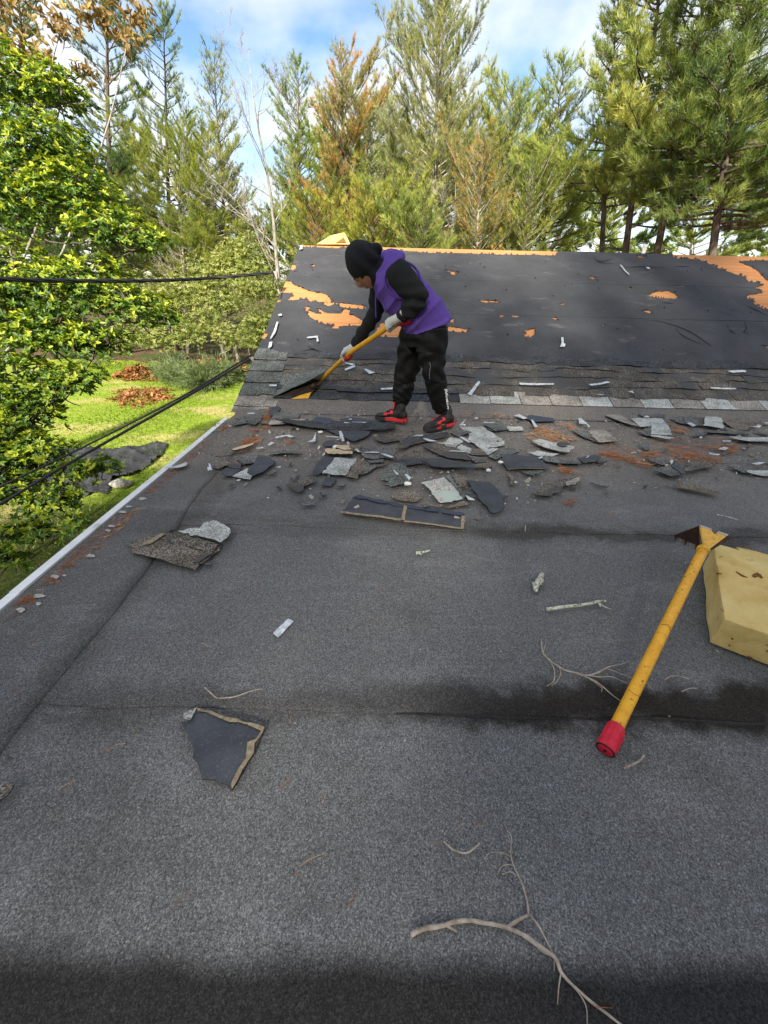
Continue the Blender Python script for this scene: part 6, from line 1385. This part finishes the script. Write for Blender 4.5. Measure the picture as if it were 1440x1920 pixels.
M_shoe = mat('black_shoe', (.014, .013, .013), .6, .3); n = NB(M_shoe); n.color(n.ramp(n.noise(n.obj, 25, 4), [(.35, (.011, .011, .011)), (.7, (.045, .042, .038))]))
M_soleb = mat('grey_black_sole', (.035, .032, .030), .8, .2); M_sred = mat('red_shoe_panel', (.66, .03, .035), .5, .35)
M_lace = mat('shoe_lace', (.02, .02, .02), .8)
hipN, hipF = k2(900, 905, 3.34), k2(770, 900, 3.50)
pelv = (hipN + hipF) / 2 + np.array([.02, 0, .04])
kneeN, kneeF = k2(935, 1265, 3.30), k2(668, 1275, 3.52)
ankN, ankF = k2(1000, 1610, 3.39), k2(632, 1535, 3.51)
heelN, toeN = onz(846, 800, .015), onz(797, 811, .015); heelF, toeF = onz(760, 795, .015), onz(706, 787, .015)
shN, elN, wrN, hdN = k2(612, 352, 3.23), k2(795, 572, 3.17), k2(632, 748, 3.24), k2(572, 795, 3.27)
shF, elF, wrF, hdF = k2(455, 400, 3.60), k2(400, 705, 3.66), k2(210, 1010, 3.69), k2(160, 1080, 3.70)
person = thing('person', 'person in a purple sleeveless hoodie and black hood bending over a yellow shovel', 'person', ((heelN[0] + toeF[0]) / 2, YC, .012))
def ell(c, d, wd, ww, nn=20, side=np.array([0, 1, 0]), sq=2.3):
    """ring: d = in-plane depth direction, wd half depth, ww half width"""
    d = np.asarray(d, float) / np.linalg.norm(d); a = np.arange(nn) * 2 * math.pi / nn
    ca, sa = np.cos(a), np.sin(a); ca = np.sign(ca) * np.abs(ca) ** (2 / sq); sa = np.sign(sa) * np.abs(sa) ** (2 / sq)
    return np.asarray(c)[None] + np.outer(ca * wd, d) + np.outer(sa * ww, side)
def ring_fb(f, b, ww, grow=0., shift=0.):
    f, b = np.asarray(f, float), np.asarray(b, float); c = (f + b) / 2; d = b - f; L_ = np.linalg.norm(d)
    c = c.copy(); c[1] += shift
    return ell(c, d, L_ / 2 + grow, ww + grow)
Y = YC
FB = [(k2(690, 905, Y), k2(1075, 745, Y), .205), (k2(640, 850, Y), k2(1068, 690, Y), .215), (k2(560, 770, Y), k2(1020, 600, Y), .222), (k2(470, 670, Y), k2(935, 495, Y), .225), (k2(405, 560, Y), k2(830, 385, Y), .225), (k2(375, 470, Y), k2(735, 285, Y), .215), (k2(385, 395, Y), k2(665, 225, Y), .185), (k2(410, 340, Y), k2(600, 190, Y), .13), (k2(430, 310, Y), k2(550, 185, Y), .09)]
# ---- head
hc = atY(686, 505, YC); hf = unit(np.array([-.60, -.0, -.80])); hu = unit(np.array([-.80, 0, .60])); hs_ = np.array([0, 1, 0])
turn = R(6); hf = unit(hf * math.cos(turn) - hs_ * math.sin(turn)); hs_ = np.cross(hu, hf); hs_ = hs_ / np.linalg.norm(hs_)
HA = np.array([hf, hs_, hu])   # local x = forward, y = side, z = up
def bump_(d, c, w): return math.exp(-((d[0] - c[0]) ** 2 + (d[1] - c[1]) ** 2 + (d[2] - c[2]) ** 2) / (2 * w * w))
def headfn(d):
    x, y, z = d; k = 1.0
    if x > 0: k -= .05 * max(0, -z) * 1.2
    k += .23 * bump_(d, unit(np.array([1, 0, -.22])), .105) + .13 * bump_(d, unit(np.array([1, 0, -.02])), .09)      # nose, bridge
    k += .055 * bump_(d, unit(np.array([1, 0, .22])), .20)                                                              # brow
    for s in (-1, 1): k -= .06 * bump_(d, unit(np.array([1, s * .36, .02])), .13); k += .05 * bump_(d, unit(np.array([1, s * .5, -.25])), .18)
    k += .085 * bump_(d, unit(np.array([1, 0, -.52])), .09) - .045 * bump_(d, unit(np.array([1, 0, -.60])), .05) + .07 * bump_(d, unit(np.array([1, 0, -.68])), .08)
    k += .15 * bump_(d, unit(np.array([.75, 0, -.95])), .20)
    for s in (-1, 1): k += .04 * bump_(d, unit(np.array([.3, s * .8, -.6])), .25)
    return k
body = MB()
body.sphere(hc, (.108, .082, .128), ax=HA, nu=56, nv=44, fn=headfn)
body.tube([hc - hf * .03 - hu * .04, atY(708, 522, YC), k2(500, 300, YC)], [.06, .062, .075], 14)
body.loft([ring_fb(f, b, w, -.045) for f, b, w in FB[:-1]])
for a, b, c, d_, r_ in ((shN, elN, wrN, hdN, 1), (shF, elF, wrF, hdF, 1)): body.tube(smooth_path([a, b, c, d_], 5), lerp_r([.058, .050, .046, .040, .030, .034], 16), 12)
for h, k, a, he, to in ((hipN, kneeN, ankN, heelN, toeN), (hipF, kneeF, ankF, heelF, toeF)):
    body.tube(smooth_path([h + [0, 0, .06], h, k, a], 6), lerp_r([.09, .095, .08, .062, .055, .038], 19), 12)
    body.tube([a, (a * .3 + he * .7) + [0, 0, .035], (he + to) / 2 + [0, 0, .04], to + [0, 0, .03] + (he - to) * .12], [.034, .036, .036, .024], 10)
V, F = remesh(body, .0068, 2)
link_mesh('body', np_mesh('body', V - base_of(person), F, M_skin, smooth=True), person)
fe = MB()
for s in (-1, 1):
    e = hc + np.array([.103, s * .034, .004]) @ HA; fe.tube([e + np.array([-.004, s * .017, -.001]) @ HA, e + np.array([.001, 0, -.004]) @ HA, e + np.array([0, -s * .014, 0]) @ HA], [.002, .0035, .002], 6)
fe.build('eyelid', mat('lash', (.02, .012, .01), .7), person)
fb_ = MB()
for s in (-1, 1):
    e = hc + np.array([.104, s * .036, .030]) @ HA; fb_.tube([e + np.array([-.012, s * .026, -.004]) @ HA, e, e + np.array([.002, -s * .02, -.003]) @ HA], [.003, .0055, .004], 6)
fb_.build('eyebrow', mat('brow', (.018, .011, .009), .9), person)
lp = MB()
for z_, r_ in ((-.0685, .0058), (-.079, .0065)):
    p0 = np.array([.094, 0, z_]); lp.tube([(p0 + [-.014, .024, 0]) @ HA + hc, (p0 + [.002, .008, .001]) @ HA + hc, (p0 + [.002, -.008, .001]) @ HA + hc, (p0 + [-.014, -.024, 0]) @ HA + hc], [.002, r_, r_, .002], 8)
lp.build('lips', mat('lip', (.27, .095, .075), .5, .4), person, smooth=True)
# ---- trousers
tr_ = MB()
tr_.loft([ring_fb(f, b, w, -.045) for f, b, w in FB[:3]][::-1])
tr_.loft([ell(pelv + np.array([.0, 0, .05]), (1, 0, .3), .150, .170), ell(pelv + np.array([-.005, 0, -.02]), (1, 0, .2), .17, .185), ell(pelv + np.array([-.01, 0, -.11]), (1, 0, .1), .14, .16)])
def leg(h, k, a, rad, out):
    P = smooth_path([h + [0, 0, .05], h + (k - h) * .30, k + (h - k) * .35, k, k + (a - k) * .35, k + (a - k) * .70, a + [0, 0, .055], a + [0, 0, .005]], 4); tr_.tube(P, lerp_r(rad, len(P)), 18)
leg(hipN, kneeN, ankN, [.135, .128, .106, .088, .084, .076, .072, .062], 0)
leg(hipF, kneeF, ankF, [.132, .122, .106, .096, .092, .084, .076, .060], 0)
def fold_leg(W):
    o = np.zeros(len(W))
    for h, k, a in ((hipN, kneeN, ankN), (hipF, kneeF, ankF)):
        for c, amp, wd, fr in ((k + [.05, 0, -.02], .010, .10, 74), (a + [0, 0, .08], .010, .07, 125), (h + [-.05, 0, -.10], .009, .15, 58)):
            q = W - c; g_ = np.exp(-(q ** 2).sum(1) / (2 * wd * wd)); o += amp * g_ * np.sin(fr * (q[:, 2] * .8 + q[:, 0] * .55 * np.sign(q[:, 2] + .02) + q[:, 1] * .3) + 2.6 * vnoise(W, 11, 4, 3))
    return o + .007 * vnoise(W * np.array([1, 1, .32]), 24, 8, 3)
V, F = remesh(tr_, .0085, 3, fold_leg)
trou = link_mesh('trousers', np_mesh('trousers', V - base_of(person), F, M_pants, smooth=True), person)
pants_V = V
# white print down the calf, pocket zip
def near_surf(p, Vt, dirv):
    """push p along -dirv onto the cloth seen from the near side"""
    d = np.linalg.norm(np.cross(Vt - p, dirv), axis=1); i = np.nonzero(d < .014)[0]
    if len(i) == 0: i = [np.argmin(d)]
    t = ((Vt[i] - p) @ dirv).max(); return p + dirv * (t + .0025)
M_print = mat('white_print', (.72, .72, .70), .6, .3); pr = MB()
marks = [[(1010, 1385), (1035, 1388)], [(1018, 1395), (1040, 1402)], [(1018, 1412), (1036, 1425)], [(1030, 1440), (1042, 1428)], [(1024, 1446), (1042, 1462)], [(1028, 1470), (1044, 1478)], [(1032, 1486), (1050, 1500)], [(1046, 1484), (1034, 1502)], [(1036, 1515), (1052, 1522)], [(1044, 1535), (1058, 1548)], [(1050, 1556), (1060, 1566)], [(1022, 1404), (1030, 1440)]]
for mk in marks:
    W = [];
    for p in (mk[0], ((mk[0][0] + mk[1][0]) / 2, (mk[0][1] + mk[1][1]) / 2), mk[1]): W.append(near_surf(k2(p[0] - 6, p[1], 3.35), pants_V, unit(np.array([.12, -1, .12]))))
    pr.tube(W, [.0055, .0065, .0055], 5)
pr.build('printed_lettering', M_print, trou)
zp_ = MB(); zp_.tube([near_surf(k2(x, y, 3.30), pants_V, np.array([0, -1, 0])) for x, y in ((868, 1150), (880, 1132), (890, 1160), (884, 1200), (878, 1250), (884, 1285))], [.002, .003, .003, .0035, .003, .002], 5); zp_.build('pocket_zip', mat('zip', (.16, .16, .17), .35, .5), trou)
# ---- sleeves of the jersey
sl_ = MB()
def sleeve(a, b, c, rad):
    P = smooth_path([a + (a - b) * .25, a, a * .5 + b * .5, b, b * .5 + c * .5, c], 5); sl_.tube(P, lerp_r(rad, len(P)), 16)
sleeve(shN, elN, wrN, [.082, .095, .090, .074, .066, .046]); sleeve(shF, elF, wrF, [.082, .088, .076, .064, .056, .042])
sl_.loft([ring_fb(f, b, w, -.05) for f, b, w in FB[3:8]])
def fold_arm(W):
    o = .003 * vnoise(W, 24, 2, 3)
    for c, ax_, amp, wd, fr in ((elN + [-.03, 0, -.03], unit(wrN - shN), .010, .085, 85), ((elN + wrN) / 2, unit(wrN - elN), .008, .085, 75), (elF + [-.02, 0, 0], unit(wrF - shF), .008, .09, 70), ((elF + wrF) / 2, unit(wrF - elF), .008, .12, 62)):
        q = W - c; o += amp * np.exp(-(q ** 2).sum(1) / (2 * wd * wd)) * np.sin(fr * (q @ ax_) + 2.2 * vnoise(W, 12, 3, 2))
    return o
V, F = remesh(sl_, .0075, 3, fold_arm)
link_mesh('jersey', np_mesh('jersey', V - base_of(person), F, M_black, smooth=True), person)
# ---- vest
ve = MB(); ve.loft([ring_fb(f, b, w, -.004) for f, b, w in FB])
hm = ring_fb(*FB[0][:2], FB[0][2], -.002); ve.tube(np.vstack([hm, hm[:1]]), .013, 8, cap=False)
# collar of the lowered hood: a thick rolled ring and folds at the nape
cf, cb, cc = k2(418, 470, YC), k2(600, 175, YC), None
cc = (cf + cb) / 2; dd = unit(cb - cf); ra = np.linalg.norm(cb - cf) / 2
for rr, off, wdt, tr2 in ((ra * .93, .0, .115, .036), (ra * .84, .028, .105, .030), (ra * 1.0, -.03, .14, .034)):
    nn_ = unit(np.cross(dd, np.array([0, 1, 0]))); nn_ = nn_ if nn_[2] > 0 else -nn_
    a = np.linspace(0, 2 * math.pi, 33); P = cc + nn_ * off + np.outer(np.cos(a) * rr, dd) + np.outer(np.sin(a) * wdt, [0, 1, 0]); P = P + (vnoise(P, 14, 6, 2) * .010)[:, None]
    ve.tube(P, tr2 * (1 + .25 * np.cos(a)), 10, cap=False)
ve.sphere(k2(575, 205, YC), (.085, .12, .052), ax=np.array([unit(np.array([.85, 0, -.4])), [0, 1, 0], unit(np.array([.4, 0, .85]))]))
ve.sphere(k2(500, 200, YC), (.05, .10, .04))
cr = lambda x: 1 - 2 * np.abs(np.sin(x * .5)) ** .7
def fold_vest(W):
    o = .0045 * vnoise(W, 9, 11, 3)
    q = W - k2(545, 620, 3.22); o += .013 * np.exp(-(q ** 2).sum(1) / (2 * .15 ** 2)) * cr(60 * (q[:, 0] * .8 - q[:, 2] * .5) + 2.0 * vnoise(W, 8, 5, 2))
    q = W - k2(860, 760, 3.22); o += .013 * np.exp(-(q ** 2).sum(1) / (2 * .17 ** 2)) * cr(44 * (q[:, 0] * .75 - q[:, 2] * .65) + 2.2 * vnoise(W, 7, 6, 2))
    q = W - k2(450, 420, 3.26); o += .010 * np.exp(-(q ** 2).sum(1) / (2 * .11 ** 2)) * cr(76 * (q[:, 0] + .25 * q[:, 2]) + 2 * vnoise(W, 9, 7, 2))
    return o
V, F = remesh(ve, .0085, 3, fold_vest)
vest = link_mesh('hoodie', np_mesh('hoodie', V - base_of(person), F, M_vest, smooth=True), person)
vV = V
# armhole band, hem band, drawstring
ah = MB(); P = []
for a in np.linspace(0, 2 * math.pi, 30):
    x = 612 + 40 + 165 * math.cos(a) * .95 - 60 * math.sin(a); y = 405 + 135 * math.sin(a) * 1.15 + 70 * math.cos(a)
    P.append(near_surf(k2(x, y, 3.22), vV, np.array([0, -1, 0])))
ah.tube(np.array(P), .009, 6, cap=False); ah.build('armhole_band', M_vest, vest, smooth=True)
ds = MB(); ds.tube(smooth_path([near_surf(k2(x, y, 3.3), vV, unit(np.array([-.3, -1, 0]))) for x, y in ((412, 440), (405, 520))] + [k2(403, 600, 3.30), k2(405, 680, 3.31), k2(408, 748, 3.31)], 5), .0045, 6); ds.build('drawstring', M_vest, vest, smooth=True)
# ---- hood over the head: a shell with an opening for the face
ho = MB(); hcen = atY(681, 491, YC)
ho.sphere(hcen + np.array([.004, 0, .0]), (.134, .115, .146), ax=HA, nu=40, nv=30, fn=lambda d: 1 + .04 * vnoise(np.array([d]), 4, 3, 2)[0])
ho.sphere(atY(702, 470, YC), (.062, .07, .05)); ho.tube([atY(694, 503, YC), atY(705, 511, YC), atY(722, 515, YC)], [.092, .098, .115], 20)
ho.tube([hc - hf * .025 - hu * .055, hc - hf * .05 - hu * .10], [.098, .098], 18)
def fold_hood(W):
    q = W - atY(705, 490, YC - .08); return .004 * vnoise(W, 15, 5, 3) + .012 * np.exp(-(q ** 2).sum(1) / (2 * .11 ** 2)) * np.sin(62 * (q @ unit(np.array([.5, 0, .86]))) + 2 * vnoise(W, 7, 4, 2))
V, F = remesh(ho, .0065, 3, fold_hood)
rel = (V - hc) @ HA.T
# the opening: where the face looks out
op = (rel[:, 0] > .030) & (np.abs(rel[:, 1]) < .074) & (rel[:, 2] < .052 - 2.2 * rel[:, 1] ** 2 * 4) & (rel[:, 2] > -.16) & (rel[:, 0] > .055 + 4.0 * rel[:, 1] ** 2 - .15 * (rel[:, 2] + .05))
F = [f for f in F if not all(op[i] for i in f)]
hood = link_mesh('hood', np_mesh('hood', V - base_of(person), F, M_hood, smooth=True), person)
sm = hood.modifiers.new('s', 'SOLIDIFY'); sm.thickness = .006; sm.offset = -1
# ---- held shovel
M_tarred = mat('tarred_steel', (.02, .015, .012), .7, .25); n = NB(M_tarred); n.color(n.ramp(n.noise(n.obj, 30, 5, .7), [(.35, (.012, .010, .009)), (.7, (.045, .026, .015))]))
sg, st0 = k2(722, 772, 3.25), onS(583, 727, .05)
hN2 = k2(560, 800, 3.30)
sh_dir = unit(st0 - hN2)
held = thing('tear_off_shovel', 'yellow tear-off shovel held in both gloves, its blade pushed under the lifted shingle', 'shovel', tuple(onS(560, 745, .0)))
hand2 = k2(150, 1085, 3.69); mid = k2(330, 960, 3.48)
shaft = smooth_path([hN2 + (hN2 - mid) * .05, hN2, mid, hand2, onS(604, 710, .085), st0], 6)
MB().tube(shaft, lerp_r([.0215, .021, .021, .0205, .020, .020], len(shaft)), 14).build('handle', M_yel, held, smooth=True)
gd = unit(sg - hN2); MB().tube([hN2 + gd * .0, hN2 + gd * .06, sg - gd * .02, sg], [.023, .026, .026, .029], 16).build('grip', M_red, held, smooth=True)
bA, bB, bC = onS(513, 747, .012), onS(577, 744, .012), onS(585, 727, .055)
bl = MB(); plate(bl, [onS(513, 748, .004), onS(548, 748, .005), onS(579, 746, .006), onS(601, 712, .09), onS(588, 714, .09), onS(545, 728, .03)], .005); bld = bl.build('blade', M_tarred, held)
tp_ = MB(); plate(tp_, [onS(546, 748, .012), onS(578, 747, .013), onS(585, 735, .035), onS(566, 740, .022)], .004); tp_.build('yellow_tip', M_yelm, bld)
rb2 = MB(); plate(rb2, [onS(579, 746, .014), onS(582, 739, .03), onS(602, 711, .10), onS(598, 715, .09)], .006); rb2.build('rusty_rib', M_rust, bld)
MB().tube([st0 - sh_dir * .07, st0 + sh_dir * .03], [.0235, .019], 12).build('ferrule', M_rust, held, smooth=True)
# ---- gloves: palm plus four curled fingers and a thumb round the shaft
def glove(c, axd, palm_dir, wrist, red, seed):
    """c on the shaft axis; axd along the shaft (towards the index finger); palm_dir from shaft to the back of the hand"""
    axd = unit(axd); pd = unit(palm_dir - axd * (palm_dir @ axd)); q = np.cross(axd, pd); rs = .0215
    m_ = MB(); red_ = MB()
    pc = c + pd * (rs + .014)
    m_.sphere(pc, (.048, .041, .021), ax=np.array([axd, q, pd])); m_.tube([pc - axd * .005, pc * .45 + wrist * .55, wrist], [.033, .033, .036], 14)
    m_.tube([wrist + unit(wrist - pc) * -.015, wrist + unit(wrist - pc) * .03], [.040, .043], 14)
    for i, (o, ln) in enumerate(((.034, .96), (.012, 1.05), (-.011, 1.0), (-.033, .84))):
        P = [pc + axd * o + q * .025 + pd * .002]
        for t in np.linspace(.25, 1.0, 6):
            a = R(75) + R(195) * t * ln; P.append(c + axd * (o * .95) + (pd * math.cos(a) + q * math.sin(a)) * (rs + .0105))
        P = np.array(P); rr = lerp_r([.0135, .0128, .0122, .0115, .0110, .0095], len(P)); m_.tube(P, rr, 9)
        m_.sphere(P[2], .0135, nu=8, nv=6)
        red_.tube(P[1:], rr[1:] + .0012, 9)
    th = [pc + axd * .030 - q * .026]
    for t in np.linspace(.3, 1, 4): a = -R(62) - R(105) * t; th.append(c + axd * (.046 + .012 * t) + (pd * math.cos(a) + q * math.sin(a)) * (rs + .012))
    m_.tube(np.array(th), [.0150, .0145, .0135, .0125, .0100], 9)
    V, F = remesh(m_, .0036, 2)
    g_ = link_mesh('glove', np_mesh('glove', V - base_of(person), F, M_glove, smooth=True), person)
    if red: red_.build('red_finger_coating', M_redg, g_, smooth=True)
glove(hN2 + unit(hN2 - mid) * -.002, unit(mid - hN2), np.array([-.05, -.85, .45]), wrN * .82 + elN * .18 + np.array([-.02, 0, -.012]), False, 1)
glove(hand2, unit(onS(604, 710, .085) - hand2), np.array([-.75, .25, .6]), wrF, True, 2)
# ---- shoes
def shoe(heel, toe, ank, tongue, near_):
    f = unit((toe - heel) * [1, 1, 0]); s = np.array([-f[1], f[0], 0]); L_ = np.linalg.norm(toe - heel) + .02; z0 = .016
    def P(t, w, z): return heel - f * .01 + f * (t * L_) + s * w + np.array([0, 0, z0 + z])
    ts = [0, .05, .15, .3, .45, .6, .75, .88, .96, 1.0]; hw = [.022, .032, .038, .039, .040, .046, .050, .046, .034, .014]; top = [.085, .098, .112, .115, .100, .078, .062, .052, .044, .032]
    up = MB(); rings = []
    for t, w, h in zip(ts, hw, top):
        a = np.arange(16) * 2 * math.pi / 16; rings.append(np.array([P(t, w * .96 * np.sign(math.cos(b)) * abs(math.cos(b)) ** .75, .026 + (h - .026) / 2 + (h - .026) / 2 * math.sin(b)) for b in a]))
    up.loft(rings); up.tube([P(.22, 0, .075), P(.20, 0, .125), ank + [0, 0, .02]], [.046, .047, .050], 14)
    V, F = remesh(up, .0055, 2); o = link_mesh('shoe', np_mesh('shoe', V - base_of(person), F, M_shoe, smooth=True), person)
    so = MB(); so.loft([np.array([P(t, w * k, z) for k, z in ((-1.06, 0), (1.06, 0), (1.09, .014), (1.03, .030), (-1.03, .030), (-1.09, .014))]) for t, w in zip(ts, hw)]); so.build('sole', M_soleb, o)
    r1, r2 = (.0, .62) if not near_ else (.0, .34); tt = np.linspace(r1, r2, 9); W = np.interp(tt, ts, hw)
    mr = MB()
    for sg_ in (-1, 1): mr.loft([np.array([P(t, sg_ * w * 1.115, .006), P(t, sg_ * w * 1.14, .016), P(t, sg_ * w * 1.10, .036 if t > .08 else .040), P(t, sg_ * w * .95, .034), P(t, sg_ * w * .95, .008)]) for t, w in zip(tt, W)])
    mr.loft([np.array([P(-.012, w * .5, .006), P(-.018, w * .5, .018), P(-.010, w * .5, .040), P(.02, w * .5, .040), P(.02, w * .5, .006)]) for w in (-.05, -.02, .02, .05)])
    mr.build('red_midsole', M_sred, o)
    if near_:
        m2 = MB(); tt = np.linspace(.55, .70, 5); W = np.interp(tt, ts, hw)
        for sg_ in (-1, 1): m2.loft([np.array([P(t, sg_ * w * 1.115, .008), P(t, sg_ * w * 1.13, .018), P(t, sg_ * w * 1.09, .030), P(t, sg_ * w * .95, .028), P(t, sg_ * w * .95, .008)]) for t, w in zip(tt, W)])
        m2.build('red_midsole', M_sred, o)
    for sg_ in (-1, 1):
        for (t, z, a_, b_) in ((.44, .083, .030, .030), (.62, .062, .032, .022), (.53, .072, .018, .014)):
            w = np.interp(t, ts, hw) * (.80 if z > .075 else .88) * sg_; e = MB()
            nrm = unit(s * sg_ + np.array([0, 0, .75])); tx = f; ty = np.cross(nrm, tx); e.box(P(t, w, z), (a_, b_, .012), ax=(tx, ty, nrm)); e.build('lace_panel', M_sred, o)
    lc = MB()
    for t in (.40, .47, .54, .60): h = np.interp(t, ts, top); lc.tube([P(t, -.030, h - .008), P(t + .01, 0, h + .008), P(t, .030, h - .008)], .005, 6)
    lc.build('laces', M_lace, o)
    if tongue: tg = MB(); tg.loft([np.array([p + s * .022, p - s * .022, p - s * .022 + f * .010, p + s * .022 + f * .010]) for p in (P(.40, 0, .10), P(.37, 0, .14), P(.36, 0, .172))]); tg.build('tongue', M_sred, o)
shoe(heelN, toeN, ankN, False, True); shoe(heelF, toeF, ankF, True, False)
